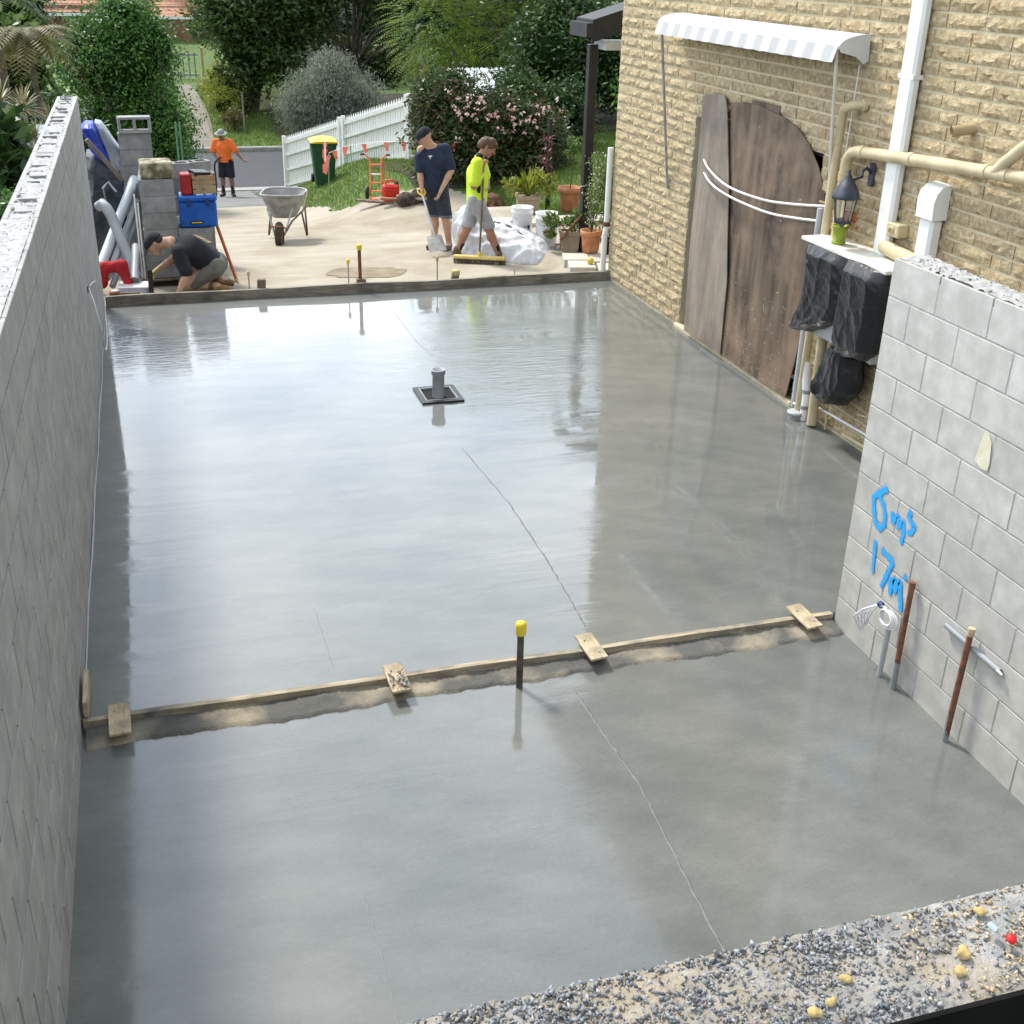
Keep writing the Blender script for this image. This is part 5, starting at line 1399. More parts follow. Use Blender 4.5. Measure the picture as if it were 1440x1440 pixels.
bd = (dirv * .85 + (Rn @ Vector((.08, -.5, -.2)))).normalized(); bs = sv.cross(bd).cross(bd).normalized() * -1; bs = sv - bd * sv.dot(bd); bs.normalize(); bn = bs.cross(bd)
def blade(u, v):
    w = .105 + .02 * v; sx = (u - .5) * 2
    lift = .030 * sx * sx * (1 - .4 * v)
    return e0 + bd * (.02 + v * .29) + bs * (sx * w) + bn * lift
d.grid(blade, 8, 8); d.grid(lambda u, v: blade(1 - u, v) + bn * -.003, 8, 8); d.build('blade', M('blade_steel', (.16, .155, .15), (.30, .29, .27), 9, .6, .2, 50), t)

# ---- youth in hi-vis yellow with the broom
J = dict(anL=V3(-.27, .03, .10), toeL=V3(-.20, .02, .045), anR=V3(.32, -.06, .085), toeR=V3(.46, -.10, .05), knL=V3(-.135, .02, .44), knR=V3(.165, -.05, .455), hipL=V3(-.03, .08, .80), hipR=V3(.0, -.08, .80),
         pel=V3(-.01, .0, .84), che=V3(.0, .0, 1.17), nk=V3(.045, .0, 1.385), hd=V3(.125, .0, 1.505), shL=V3(.03, .17, 1.32), shR=V3(.0, -.17, 1.32), front=V3(1, 0, -.1), hf=V3(.86, .0, -.48), hu=V3(.4, 0, .9),
         elL=V3(.11, .20, 1.06), wrL=V3(.135, .02, .98), elR=V3(-.035, -.24, 1.04), wrR=V3(.07, -.18, 1.265), shinL=V3(.8, 0, -.4), shinR=V3(.9, 0, .2), w=.86)
hv = (4.765, 14.66, GZ(4.765, 14.66) + .03)
root, tor, arms, legs, H_ = person('barefaced youth in hi-vis yellow shirt and grey shorts striding with a push broom', hv, RZ, J,
    {'L': ((-.5, -.75, -.2), (0, .0, 1), 1.0, 1), 'R': ((.25, .1, .85), (.85, .5, -.1), 1.05, 1)}, m_skintan, .0075)
garment('work_shirt', tor + [(a[0], a[0] + (a[1] - a[0]) * .80, .066, .064, .03) for a in arms] + [(J['pel'] + V3(.0, 0, -.02), J['che'], .120, .130, .05)], .013, .0085, m_lime, root, [((0, 0, .74), (0, 0, -1)), (J['nk'] + V3(.01, 0, .03), unit(J['hd'] - J['nk']))], .007)
pan = [(J['pel'] + V3(.02, -.105, -.06), J['che'] + V3(.02, -.125, -.10), .045, .030, .02)]
sdf_obj('side_panel', pan, .008, m_blackcl, root, [((0, 0, .745), (0, 0, -1))])
sdf_obj('collar', [(J['nk'] + V3(-.02, -.05, .0), J['nk'] + V3(-.02, .05, .0), .052, .052, .03), (J['nk'] + V3(.05, -.03, -.02), J['nk'] + V3(.05, .03, -.02), .035, .035, .03)], .008, m_blackcl, root)
garment('shorts', [(J['pel'] - V3(0, .06, 0), J['pel'] + V3(0, .06, 0), .118, .118, .04)] + [(l[0], l[0] + (l[1] - l[0]) * .88, .098, .090, .03) for l in legs], .006, .0085, m_grey, root, [((0, 0, .46), (0, 0, -1)), ((0, 0, .90), (0, 0, 1))])
shoes(root, J, m_boot, m_sole, hgt=.05)
socks(root, J, m_blackcl, .06, .15)
hf, hu, hs2, cr_ = H_
sdf_obj('hair', [(cr_ - hf * .032, cr_ + hf * .02, .088, .084, .03, hs2, 1.12), (cr_ - hf * .075 - hu * .04, cr_ - hf * .06, .05, .05, .03), (cr_ + hf * .06 + hu * .045, cr_ + hf * .02 + hu * .06, .04, .05, .02)], .007, m_hair, root, [(cr_ - hu * .035 + hf * .0, unit(-hu + hf * .55))], lambda P: .006 * sinnoise(P, 90, 5), .010)
hd_ = MB(); 
# push broom
t = thing('push_broom', 'wide yellow-headed push broom held by the youth in yellow', 'broom', (hv[0], hv[1] - .1, hv[2] - .03))
O_ = (hv[0], hv[1] - .1, hv[2] - .03)
W2 = lambda x, y, z: Vector(hv) + Rn @ Vector((x, y, z))
hA = W2(-.31, -.16, .045); hB = W2(.40, -.36, .045)
hA.z = GZ(hA.x, hA.y) + .12; hB.z = GZ(hB.x, hB.y) + .115
d = MB(O_); dv = (hB - hA); mid = (hA + hB) / 2; ax_ = dv.normalized(); rotm = Matrix((ax_, Vector((0, 0, 1)).cross(ax_).normalized(), ax_.cross(Vector((0, 0, 1)).cross(ax_).normalized()))).transposed()
d.box(mid, (dv.length, .065, .05), rotm, bev=.012); hdm = d.build('head', M('broom_yellow', (.58, .42, .12), (.68, .52, .20), 6, .6, .1, 40), t)
d = MB(O_)
for k in range(46):
    for j in (-1, 0, 1):
        p = hA + dv * ((k + .5) / 46); q = rotm @ Vector((0, j * .02, -.025)); d.tube([p + q, p + q + Vector((rnd.uniform(-.012, .012), rnd.uniform(-.012, .012), -.075))], .005, 4, caps=False)
tag(d.build('bristles', M('bristle_dark', (.10, .08, .06), (.16, .13, .10), 8, .9), t), kind='stuff')
d = MB(O_); hpR = W2(.085, -.115, 1.40); d.tube([mid + Vector((0, 0, .02)), W2(.07, -.16, .80), hpR], [.0135, .0125, .012], 10); d.build('handle', M('broom_handle', (.10, .075, .05), (.16, .12, .08), 6, .6), t)
d = MB(O_); d.tube([mid + Vector((0, 0, .02)), mid + Vector((0, 0, .08))], .022, 10); d.build('socket', m_yellow, t)

# ---- man in orange by the road
J = dict(anL=V3(-.12, 0, .075), toeL=V3(-.15, -.13, .045), anR=V3(.13, 0, .075), toeR=V3(.19, -.12, .045), knL=V3(-.11, -.02, .46), knR=V3(.115, -.02, .46), hipL=V3(-.085, 0, .87), hipR=V3(.085, 0, .87), pel=V3(0, 0, .91), che=V3(-.03, 0, 1.24),
         nk=V3(-.05, -.02, 1.44), hd=V3(-.06, -.045, 1.565), shL=V3(-.215, 0, 1.375), shR=V3(.13, 0, 1.375), front=V3(0, -1, 0), hf=V3(.05, -1, -.22), elL=V3(-.32, .03, 1.12), wrL=V3(-.19, -.12, .98), elR=V3(.28, 0, 1.14), wrR=V3(.46, -.06, .95))
og = (2.50, 31.0, GZ(2.50, 31.0) + .03)
root, tor, arms, legs, H_ = person('man in orange shirt, grey bucket hat and dark shorts by the road, one arm out', og, RZ, J,
    {'L': ((.4, -.5, -.5), (.3, .2, -.8), .9, 1), 'R': ((.85, -.1, -.15), (0, .3, -1), .25, -1)}, m_skindark, .011)
garment('polo_shirt', tor + [(a[0], a[0] + (a[1] - a[0]) * .85, .074, .072, .03) for a in arms] + [(J['pel'], J['che'], .14, .15, .05)], .014, .012, m_orange, root, [((0, 0, .88), (0, 0, -1)), (J['nk'] + V3(0, 0, .03), V3(0, 0, 1))], .008)
garment('shorts', [(J['pel'] - V3(.06, 0, 0), J['pel'] + V3(.06, 0, 0), .13, .13, .04)] + [(l[0], l[0] + (l[1] - l[0]) * .9, .108, .10, .03) for l in legs], .006, .012, m_blackcl, root, [((0, 0, .50), (0, 0, -1)), ((0, 0, .98), (0, 0, 1))])
shoes(root, J, m_sole, m_sole, hgt=.08)
socks(root, J, m_blackcl, .08, .26)
hf, hu, hs2, cr_ = H_
headgear(root, 'bucket_hat', M('grey_hat', (.20, .21, .20), (.28, .29, .28), 8, .9), .016, .005, None, .165)
W3 = lambda x, y, z: Vector(og) + Rn @ Vector((x, y, z))
cord('black hose hanging from the hand of the man in orange to the ground', [W3(-.05, -.2, 1.02), W3(-.16, -.24, .96), W3(-.24, -.22, .80), W3(-.24, -.20, .40), W3(-.28, -.18, .04), W3(-.42, -.1, .03), W3(-.6, .02, .14), W3(-.85, .1, .03)], .022, m_black, 'hose', 'hose')

# ---- crouching man at the formwork
J = dict(pel=V3(.28, .20, .30), che=V3(.02, .10, .50), nk=V3(-.16, .04, .60), hd=V3(-.33, -.02, .57), shL=V3(-.08, .26, .52), shR=V3(-.05, -.10, .50), hipL=V3(.26, .30, .28), hipR=V3(.29, .11, .28), front=V3(-.35, -.1, -.9),
         knL=V3(-.06, .30, .11), anL=V3(.30, .36, .07), toeL=V3(.42, .36, .05), knR=V3(.0, .02, .10), anR=V3(.30, .10, .07), toeR=V3(.43, .08, .05), hf=V3(-.62, -.25, -.70), hu=V3(-.75, -.1, .65),
         elL=V3(-.22, .20, .34), wrL=V3(-.36, .08, .26), elR=V3(.06, -.20, .28), wrR=V3(-.05, -.30, .06), shinL=V3(0, 0, -1), shinR=V3(0, 0, -1))
crl = (.90, 13.28, GZ(.90, 13.28) + .03)
root, tor, arms, legs, H_ = person('man in black t-shirt and cap crouching over the formwork by the block stack', crl, RZ, J,
    {'L': ((-.6, -.2, -.4), (.2, -.1, -.9), .9, -1), 'R': ((-.6, -.4, -.15), (0, 0, -1), .3, 1)}, m_skin, .008)
garment('t_shirt', tor + [(a[0], a[0] + (a[1] - a[0]) * .85, .072, .068, .03) for a in arms] + [(J['pel'] + V3(-.04, -.02, .03), J['che'], .14, .15, .05)], .013, .009, m_blackcl, root, [(J['pel'] + V3(.02, 0, 0), V3(.9, .3, -.35)), (J['nk'] + V3(-.03, 0, 0), unit(J['hd'] - J['nk']))], .007)
garment('shorts', [(J['pel'] - V3(0, .07, 0), J['pel'] + V3(0, .07, 0), .13, .13, .04)] + [(l[0], l[0] + (l[1] - l[0]) * .75, .105, .095, .03) for l in legs], .006, .009, M('olive_grey_shorts', (.11, .11, .10), (.17, .17, .155), 10, .9), root, [(J['pel'] + V3(-.10, 0, .06), V3(-.8, -.2, .65))])
shoes(root, J, m_boottan, m_sole, hgt=0)
for sd in 'LR': socks(root, J, m_boottan, .02, .08)
hf, hu, hs2, cr_ = H_
sdf_obj('hair', [(cr_ - hf * .05 - hu * .02, cr_ - hf * .02, .075, .08, .03)], .008, m_hairdark, root, (), lambda P: .006 * sinnoise(P, 80, 9))
headgear(root, 'cap', m_blackcl, .014, .0, .15)
for sd in 'LR':
    hdir = V3(-.6, -.2, -.4) if sd == 'L' else V3(-.6, -.4, -.15)
    if sd == 'L': sdf_obj('glove', [(p[0], p[1], p[2] + .008, p[3] + .006, .006) + tuple(p[5:]) for p in hand_prims(J['wrL'], hdir, V3(.2, -.1, -.9), .9, -1)], .006, M('tan_glove', (.30, .22, .08), (.55, .45, .22), 25, .9), root)
lb = MB()
for k in range(5):
    for j in range(4):
        q = Vector(J['che']) + Vector((.11 + .036 * k - .02 * (j % 2), -.05 + .03 * j, .166 - .018 * k - .004 * j)); lb.box(q, (.030, .022 * (1 if (k * j) % 3 else .5), .003), (0, .35, .25))
lb.build('back_print', M('tan_print', (.50, .38, .18), (.6, .48, .25), 10, .8), root)
t = thing('timber_peg', 'dark timber peg being set upright by the crouching man', 'peg', (crl[0] - .42, crl[1] - .02, crl[2] - .03))
d = MB(); d.prism([(-.028, -.028, -.03), (.028, -.028, -.03), (.028, .028, -.03), (-.028, .028, -.03)], (.01, 0, .36)); d.build('shaft', m_black, t)

# ================================================================ things on the driveway
DZ = lambda x, y: GZ(x, y) + .03
# ---- concrete blocks stacked by the driveway: every block is a thing of its own
def hollow_block():
    b = MB(); L_, T_, H_ = .39, .19, .19; sh = .03
    b.box((0, -T_ / 2 + sh / 2, 0), (L_, sh, H_), bev=.003); b.box((0, T_ / 2 - sh / 2, 0), (L_, sh, H_), bev=.003)
    for x in (-L_ / 2 + sh / 2, 0, L_ / 2 - sh / 2): b.box((x, 0, 0), (sh, T_ - 2 * sh, H_))
    return b.mesh('concrete_block', m_blockdark)
me_hb = hollow_block()
def put_block(x, y, z, rz, lab, rx=0, me=None, grp='concrete blocks stacked beside the driveway'):
    o = link('concrete_block', me or me_hb, None, (x, y, z), (rx, 0, rz)); return tag(o, lab, 'concrete block', grp)
ORD = ['bottom', 'second', 'third', 'fourth', 'fifth', 'sixth']; ROW = ['front row', 'second row back', 'third row back', 'rear row']
gz0 = DZ(.9, 13.9)
t = thing('pallet', 'weathered timber pallet under the stacked blocks by the crouching man', 'pallet', (.84, 14.22, gz0))
for k in range(5):
    d = MB(); d.box((0, -.34 + k * .17, .09), (.92, .10, .018)); d.build('slat', m_weath, t)
for k in (-.4, 0, .4):
    d = MB(); d.box((k, 0, .04), (.08, .8, .078)); d.build('bearer', m_weath, t)
zb = gz0 + .10
for k in range(3):
    for i in range(2):
        for j in range(4):
            put_block(.66 + .40 * i + rnd.uniform(-.004, .004), 13.97 + .2 * j, zb + .1 + .193 * k, rnd.uniform(-.015, .015), f'{ORD[k]} course block, {["left", "right"][i]} column, {ROW[j]}, of the low pack beneath the blue box')
for k in range(3, 6):
    for j in range(4):
        put_block(.665 + rnd.uniform(-.005, .005), 13.97 + .2 * j, zb + .1 + .193 * k, rnd.uniform(-.02, .02), f'{ORD[k]} course block, {ROW[j]}, of the tall front pile below the mossy block')
m_moss = M('mossy_block', (.12, .10, .06), (.42, .38, .27), 9, .95, .6, 50, lo=.4, hi=.6)
mb_ = MB(); mb_.box((0, 0, 0), (.36, .34, .19), bev=.015)
put_block(.68, 14.05, zb + .1 + .193 * 6 - .0, .06, 'old mossy brown block lying on top of the tall front pile', me=mb_.mesh('mossy_block', m_moss), grp=None)
ORD = ['bottom', 'second', 'third', 'fourth', 'fifth', 'sixth', 'seventh', 'eighth', 'ninth']
def column_(x, y, n, lab, top_side=False, rz=0.0):
    g = DZ(x, y)
    for k in range(n):
        put_block(x + rnd.uniform(-.012, .012), y + rnd.uniform(-.01, .01), g + .097 + .193 * k, rz + rnd.uniform(-.03, .03), f'{ORD[k]} {lab}')
    return g + .193 * n
zt = column_(.46, 15.1, 9, 'block up in the tallest rear column at the left')
put_block(.485, 15.06, zt + .1, .05, 'grey block tipped on its side with open cores facing out, topmost of all the stacks', rx=math.pi / 2, grp=None)
column_(.90, 15.35, 7, 'block up in the middle rear column of blocks', rz=.1)
column_(1.16, 15.62, 7, 'block up in the right rear column of blocks near the green poles', rz=.35)
column_(1.02, 15.05, 5, 'block up in the short column between the front and rear stacks', rz=.0)
zz = column_(.52, 14.72 + .1, 6, 'block up in the hidden column just behind the tall front pile')
# ---- blue box, red crate, timber crate on the low pack
zk = zb + .193 * 3 + .012
t = thing('cool_box', 'bright blue plastic box with dark latches on the low pack of blocks', 'box', (1.115, 14.02, zk), 0)
m_blue = M('blue_plastic', (.006, .075, .36), (.012, .11, .46), 6, .4, .05, 30)
d = MB(); d.box((0, 0, .15), (.43, .30, .30), bev=.02, taper=1); d.build('box', m_blue, t)
d = MB(); d.box((0, 0, .335), (.45, .32, .07), bev=.02); lid = d.build('lid', m_blue, t)
for x in (-.11, .11):
    d = MB(); d.box((x, -.165, .30), (.045, .015, .09), bev=.005); d.build('latch', M('navy_latch', (.01, .03, .12), (.015, .04, .15), 6, .5), t)
d = MB(); d.box((-.03, -.1525, .06), (.16, .004, .035)); d.build('label_plate', m_black, t)
d = MB(); d.box((-.03, -.1555, .06), (.12, .002, .012)); d.build('label_mark', m_yellow, t)
zl = zk + .372
t = thing('toolbox', 'small red metal box standing on the blue box', 'box', (1.00, 14.03, zl), .05)
d = MB(); d.box((0, 0, .12), (.12, .20, .24), bev=.012); d.build('box', M('red_paint', (.30, .01, .015), (.40, .02, .02), 6, .5), t)
t = thing('wooden_crate', 'tan timber offcuts boxed on top of the blue box', 'crate', (1.20, 14.05, zl), .12)
for k in range(4):
    d = MB(); d.box((0, -.09 + .002 * k, .03 + .055 * k), (.27, .02, .045), (0, .06 * (k % 2), 0)); d.build('slat', M('tan_wood', (.30, .19, .085), (.45, .32, .16), 8, .8, .3, 50), t)
for x in (-.12, .12):
    d = MB(); d.box((x, 0, .12), (.03, .18, .24)); d.build('end_board', m_weath, t)
d = MB(); d.box((-.03, .0, .235), (.20, .16, .05), (.1, .1, .3)); d.build('dark_tray', m_black, t)
t = thing('straightedge', 'long red and orange straightedge leaning against the stacked boxes', 'straightedge', (1.50, 13.90, DZ(1.5, 13.9)))
a = Vector((0, 0, .0)); b2 = Vector((-.30, .22, 1.13)); d = MB(); d.tube([a, b2], .019, 4, smooth=False); d.build('bar', M('orange_red_paint', (.40, .075, .025), (.50, .12, .04), 7, .6), t)
d = MB(); d.tube([a + Vector((0, 0, -.01)), a + (b2 - a) * .04], .024, 4, smooth=False); d.build('foot', m_timbery, t)
# ---- pipes, tarps and bits beside the left wall
def pipe(label, pts, r, mat=m_pvc, cat='pipe', open_end=False):
    o0 = pts[0]; b = MB(o0); b.tube(pts, r, 14)
    t = thing('drainage_pipe', label, cat, o0); b.build('pipe', mat, t)
    if open_end:
        e = Vector(pts[-1]); dr_ = (Vector(pts[-1]) - Vector(pts[-2])).normalized()
        q = MB(o0); q.tube([e - dr_ * .02, e + dr_ * .05], r * 1.15, 16, caps=False); q.build('socket', mat, t)
        q = MB(o0); q.tube([e + dr_ * .02, e + dr_ * .03], r * 1.05, 14); q.build('bore', m_void, t)
    return t
pipe('curved grey pipe with a bend at its top leaning across the longer pipes', [(.33, 13.75, -.06), (.24, 13.95, .20), (.12, 14.1, .60), (.07, 14.12, .70), (.03, 14.15, .74), (-.01, 14.2, .70)], .062)
pipe('long pale grey pipe sloping up behind the curved pipe', [(-.05, 13.7, .12), (.42, 14.85, .90)], .058, M('pale_pvc', (.45, .49, .53), (.54, .58, .62), 4, .4))
pipe('thinner grey pipe sloping below the long pale pipe', [(.0, 13.6, -.02), (.42, 14.7, .66)], .036)
pipe('second thin grey pipe at the bottom of the sloping pipes', [(.05, 13.55, -.10), (.42, 14.6, .52)], .036, m_pvcdark)
pipe('short open grey pipe propped on the white tray', [(.355, 14.0, .26), (.31, 13.52, -.0)], .046, open_end=True)
for i, (x, lab) in enumerate(((.395, 'left thin upright pale tube at the side of the front pile'), (.425, 'right thin upright pale tube at the side of the front pile'))):
    pipe(lab, [(x, 13.9 - .03 * i, -.1), (x + .01, 13.92 - .03 * i, .88 - .1 * i)], .010, m_whitepl)
t = thing('plastic_tray', 'white and blue plastic tray under the open grey pipe', 'tray', (.30, 13.45, DZ(.3, 13.45)), -.15)
d = MB(); d.box((0, 0, .05), (.32, .22, .10), bev=.015); d.build('tub', M('pale_violet_plastic', (.33, .35, .50), (.42, .44, .58), 5, .4), t)
d = MB(); d.box((0, 0, .105), (.36, .26, .025), bev=.01); d.build('rim', m_whitepl, t)
sdo = lambda name, lab, cat, pr, h, mat, loc, seed, amp, cuts=(): tag(sdf_obj(name, pr, h, mat, None, cuts, crease(seed, amp), 0, loc), lab, cat)
m_redcloth = M('red_cloth', (.30, .008, .012), (.42, .015, .02), 8, .85, .3, 40)
sdo('red_jacket', 'red jacket thrown down at the end of the left wall', 'jacket', [((-.12, 0, .22), (.10, 0, .24), .06, .07, .05), ((.10, 0, .24), (.17, -.08, -.02), .06, .05, .04), ((-.12, 0, .2), (-.14, .0, .05), .07, .06, .04)], .012, m_redcloth, (.08, 13.55, -.10), 51, .016)
t = thing('formwork_box', 'shallow timber formwork box at the foot of the left wall end', 'frame', (.20, 12.75, -.11))
for c_, s_ in (((0, -.12, .05), (.36, .03, .10)), ((0, .14, .05), (.36, .03, .10)), ((.18, 0, .05), (.03, .24, .10)), ((-.18, 0, .05), (.03, .24, .10))):
    d = MB(); d.box(c_, s_); d.build('side', m_weath, t)
t = thing('string_reel', 'small red and brown string reel in the timber frame', 'reel', (.10, 12.72, -.10))
d = MB(); d.lathe([(.055, 0), (.06, .01), (.045, .02), (.045, .13), (.06, .14), (.06, .155), (0, .155)], (0, 0, 0), 16); d.build('spool', M('reel_brown', (.20, .06, .035), (.32, .12, .06), 14, .8), t)
d = MB(); d.lathe([(0, .156), (.035, .158), (.035, .165), (0, .166)], (0, 0, 0), 12); d.build('hub', m_whitepl, t)
t = thing('timber_offcut', 'small brown timber offcut lying behind the edge board near the reel', 'timber', (.42, 12.55, -.10), .1)
d = MB(); d.box((0, 0, .06), (.13, .07, .10), bev=.006); d.build('block', M('offcut_brown', (.16, .10, .05), (.26, .17, .09), 8, .85, .3, 40), t)
# pile under tarpaulins
m_tarpd = M('dark_tarpaulin', (.03, .038, .055), (.06, .07, .09), 4, .55, .5, 12)
m_tarpb = M('blue_tarpaulin', (.010, .035, .30), (.02, .06, .42), 4, .45, .4, 14)
m_tarpg = M('pale_grey_sheet', (.22, .25, .30), (.32, .35, .40), 4, .6, .5, 12)
neg = lambda pts: [(-x, z) for x, z in pts]
bag_sheet('dark grey tarpaulin draped over a pile beside the end of the left wall', neg([(-.14, 1.14), (.08, 1.12), (.18, 1.0), (.34, .95), (.385, .84), (.37, .70), (.30, .55), (.27, .30), (.20, .0), (.12, -.35), (-.22, -.35), (-.24, .4)]), 0, .28, 61, .5, 'tarpaulin', m_tarpd, 'tarpaulin', 15.25, .5)
bag_sheet('bright blue tarpaulin bundle on top of the dark covered pile', neg([(-.15, 1.48), (-.09, 1.535), (.0, 1.53), (.05, 1.46), (.10, 1.28), (.145, 1.12), (.05, 1.08), (-.06, 1.20)]), 0, .16, 67, .6, 'tarpaulin', m_tarpb, 'tarpaulin', 15.08, .3)
bag_sheet('pale grey plastic sheet sliding down the right side of the covered pile', neg([(.02, 1.54), (.09, 1.52), (.18, 1.38), (.30, 1.15), (.40, .93), (.36, .88), (.26, .95), (.15, .97), (.10, 1.15)]), 0, .14, 71, .6, 'plastic_sheet', m_tarpg, 'sheet', 15.16, .3)
t = thing('timber_plank', 'brown timber plank lying across the blue tarpaulin bundle', 'timber', (.10, 14.72, 1.15))
d = MB(); d.box((0, 0, 0), (.05, .04, .62), (.15, -.62, 0)); d.build('plank', M('plank_brown', (.14, .11, .09), (.22, .18, .14), 6, .85, .3, 40), t)
t = thing('tarp_prop', 'bent pale metal frame leaning on the dark covered pile', 'frame', (.06, 14.68, .6))
d = MB(); d.tube([(-.02, 0, .22), (.05, 0, .30), (.13, -.02, .18)], .016, 8); d.tube([(-.02, 0, .22), (.02, 0, -.1), (.12, 0, -.4)], .010, 8); d.build('frame', m_steel, t)
for x, y, lab in ((1.02, 17.6, 'left green-wrapped pole standing behind the block stacks'), (1.08, 17.7, 'right green-wrapped pole standing behind the block stacks')):
    t = thing('garden_stake', lab, 'pole', (x, y, DZ(x, y))); d = MB(); d.tube([(0, 0, -.05), (.015, 0, 1.78)], .013, 8); d.build('pole', M('green_pole', (.05, .16, .08), (.10, .24, .13), 7, .6), t)

# ---- wheelbarrow, wheel towards the camera
bx, by = 2.50, 17.72
t = thing('wheelbarrow', 'grey mortar-crusted wheelbarrow on the driveway, wheel towards the camera', 'wheelbarrow', (bx, by, DZ(bx, by)), RZ + .05)
m_tub = M('barrow_tub', (.19, .19, .185), (.33, .325, .31), 7, .8, .4, 50, stain=(.42, .41, .38), sscale=5)
rim = []; 
def tubp(u, v):
    a = u * 2 * math.pi; ex = lambda c, p=.55: math.copysign(abs(c) ** p, c)
    cx, cy = ex(math.cos(a)), ex(math.sin(a)); s_ = .55 + .45 * v ** .8
    w = (.335 - .05 * (cy < 0) * abs(cy)) * s_; l = .43 * s_ * (1 if cy > 0 else 1.05)
    return Vector((cx * w, cy * l + .18 - .08 * v * (cy < 0), .36 + .34 * v + .05 * v * (cy < 0) * abs(cy)))
d = MB(); d.grid(lambda u, v: tubp(u, v), 36, 8); d.grid(lambda u, v: tubp(1 - u, v) * 1 + Vector((0, 0, .006)), 36, 8)
d.add([tubp(k / 36, 0) + Vector((0, 0, .001)) for k in range(36)], [list(range(36))]); d.build('tub', m_tub, t)
d = MB(); d.tube([tubp(k / 36, 1) for k in range(37)], .013, 6, caps=False); d.build('rim', M('barrow_rim', (.30, .30, .29), (.45, .45, .43), 6, .7, .3, 60), t)
d = MB(); W0 = Vector((0, -.46, .19)); Rw = Matrix.Rotation(math.pi / 2, 3, 'Y')
d.lathe([(.12, -.045), (.165, -.05), (.19, -.03), (.195, 0), (.19, .03), (.165, .05), (.12, .045)], W0, 26, Rw); wh = d.build('wheel', M('muddy_tyre', (.025, .02, .016), (.07, .055, .04), 9, .9, .4, 40), t)
d = MB(); d.lathe([(.0, -.03), (.11, -.035), (.122, -.04), (.122, .04), (.11, .035), (0, .03)], W0, 20, Rw); d.build('hub', m_rust, wh)
for q in (-1, 1):
    d = MB(); d.tube([W0 + Vector((q * .07, 0, 0)), (q * .16, -.2, .34), (q * .25, .45, .38), (q * .29, .95, .62)], .016, 8); d.build('handle_rail', m_weath, t)
    d = MB(); d.tube([(q * .24, .36, .38), (q * .30, .40, .0), (q * .30, .46, .0), (q * .26, .62, .44)], .015, 8); d.build('leg', m_weath, t)
    d = MB(); d.tube([(q * .08, -.44, .20), (q * .19, -.28, .55)], .012, 8); d.build('brace', m_steel, t)
d = MB(); d.tube([(-.13, -.50, .27), (-.09, -.60, .34), (.09, -.60, .34), (.13, -.50, .27)], .012, 8); d.build('nose_guard', m_rust, t)

# ---- wheelie bin
bx, by = 4.40, 26.6
t = thing('wheelie_bin', 'dark green wheelie bin with a bulging yellow lid by the white fence', 'bin', (bx, by, GZ(bx, by)), RZ + .25)
m_bin = M('bin_green', (.012, .055, .022), (.02, .08, .03), 5, .5)
d = MB()
sec = [(0.0, .20, .22), (.30, .225, .25), (.92, .28, .32)]
vs = []; fs = []
for z, w, l in sec:
    for sx, sy in ((-1, -1), (-.8, -1.06), (.8, -1.06), (1, -1), (1.03, 0), (1, 1), (-1, 1), (-1.03, 0)): vs.append((sx * w, sy * l, z))
for j in range(2):
    for k in range(8): fs.append([j * 8 + k, j * 8 + (k + 1) % 8, (j + 1) * 8 + (k + 1) % 8, (j + 1) * 8 + k])
fs += [list(range(7, -1, -1)), list(range(16, 24))]; d.add(vs, fs); d.build('body', m_bin, t)
d = MB(); d.box((0, -.01, .905), (.60, .67, .04), bev=.012); d.build('rim', m_bin, t)
d = MB(); d.grid(lambda u, v: Vector(((u - .5) * .60, (v - .5) * .70 - .01, .955 + .10 * math.sin(math.pi * u) ** .5 * (.6 + .4 * v) * math.sin(math.pi * min(max(v, .02), .98)) ** .4)), 14, 12); d.box((0, -.01, .945), (.61, .71, .03), bev=.012); d.build('lid', m_yellow, t)
for q in (-1, 1):
    d = MB(); d.lathe([(0, -.03), (.10, -.03), (.11, 0), (.10, .03), (0, .03)], (q * .24, .27, .10), 16, Rw); d.build('wheel', m_black, t)
d = MB(); d.tube([(-.22, .36, .93), (.22, .36, .93)], .016, 8); d.build('handle', m_bin, t)

# ---- white picket fence, backed by four rails on this side
A = Vector((4.27, 33.0, GZ(4.27, 33.0))); B = Vector((6.35, 26.2, GZ(6.35, 26.2)))
t = thing('picket_fence', 'white timber picket fence stepping uphill behind the wheelie bin', 'fence', A)
dvv = B - A; n = 58; hgt = 1.42; ang = math.atan2(dvv.y, dvv.x)
pk = MB(); pk.prism([(-.045, 0, .06), (.045, 0, .06), (.045, 0, hgt - .07), (0, 0, hgt + .02), (-.045, 0, hgt - .07)], (0, .018, 0)); mpk = pk.mesh('picket', m_white)
for k in range(n):
    p = dvv * ((k + .5) / n); link('picket', mpk, t, (p.x, p.y, p.z), (0, 0, ang))
nrm = Vector((dvv.y, -dvv.x, 0)).normalized() * -1
if nrm.dot(CAM - A) < 0: nrm = -nrm
for z in (.14, .55, .95, 1.27):
    d = MB(); q = nrm * .045; a = Vector((0, 0, z)) + q; b2 = dvv + Vector((0, 0, z)) + q
    d.prism([a + nrm * .02 + Vector((0, 0, -.04)), a + nrm * .02 + Vector((0, 0, .04)), a - nrm * .025 + Vector((0, 0, .04)), a - nrm * .025 + Vector((0, 0, -.04))], b2 - a); d.build('rail', m_white, t)
for u in (0.005, .5, .53, .985, 1.0):
    p = dvv * u + nrm * .06; d = MB(); d.box(p + Vector((0, 0, hgt / 2 + .0)), (.085, .085, hgt + .06), (0, 0, ang)); d.build('post', m_white, t)
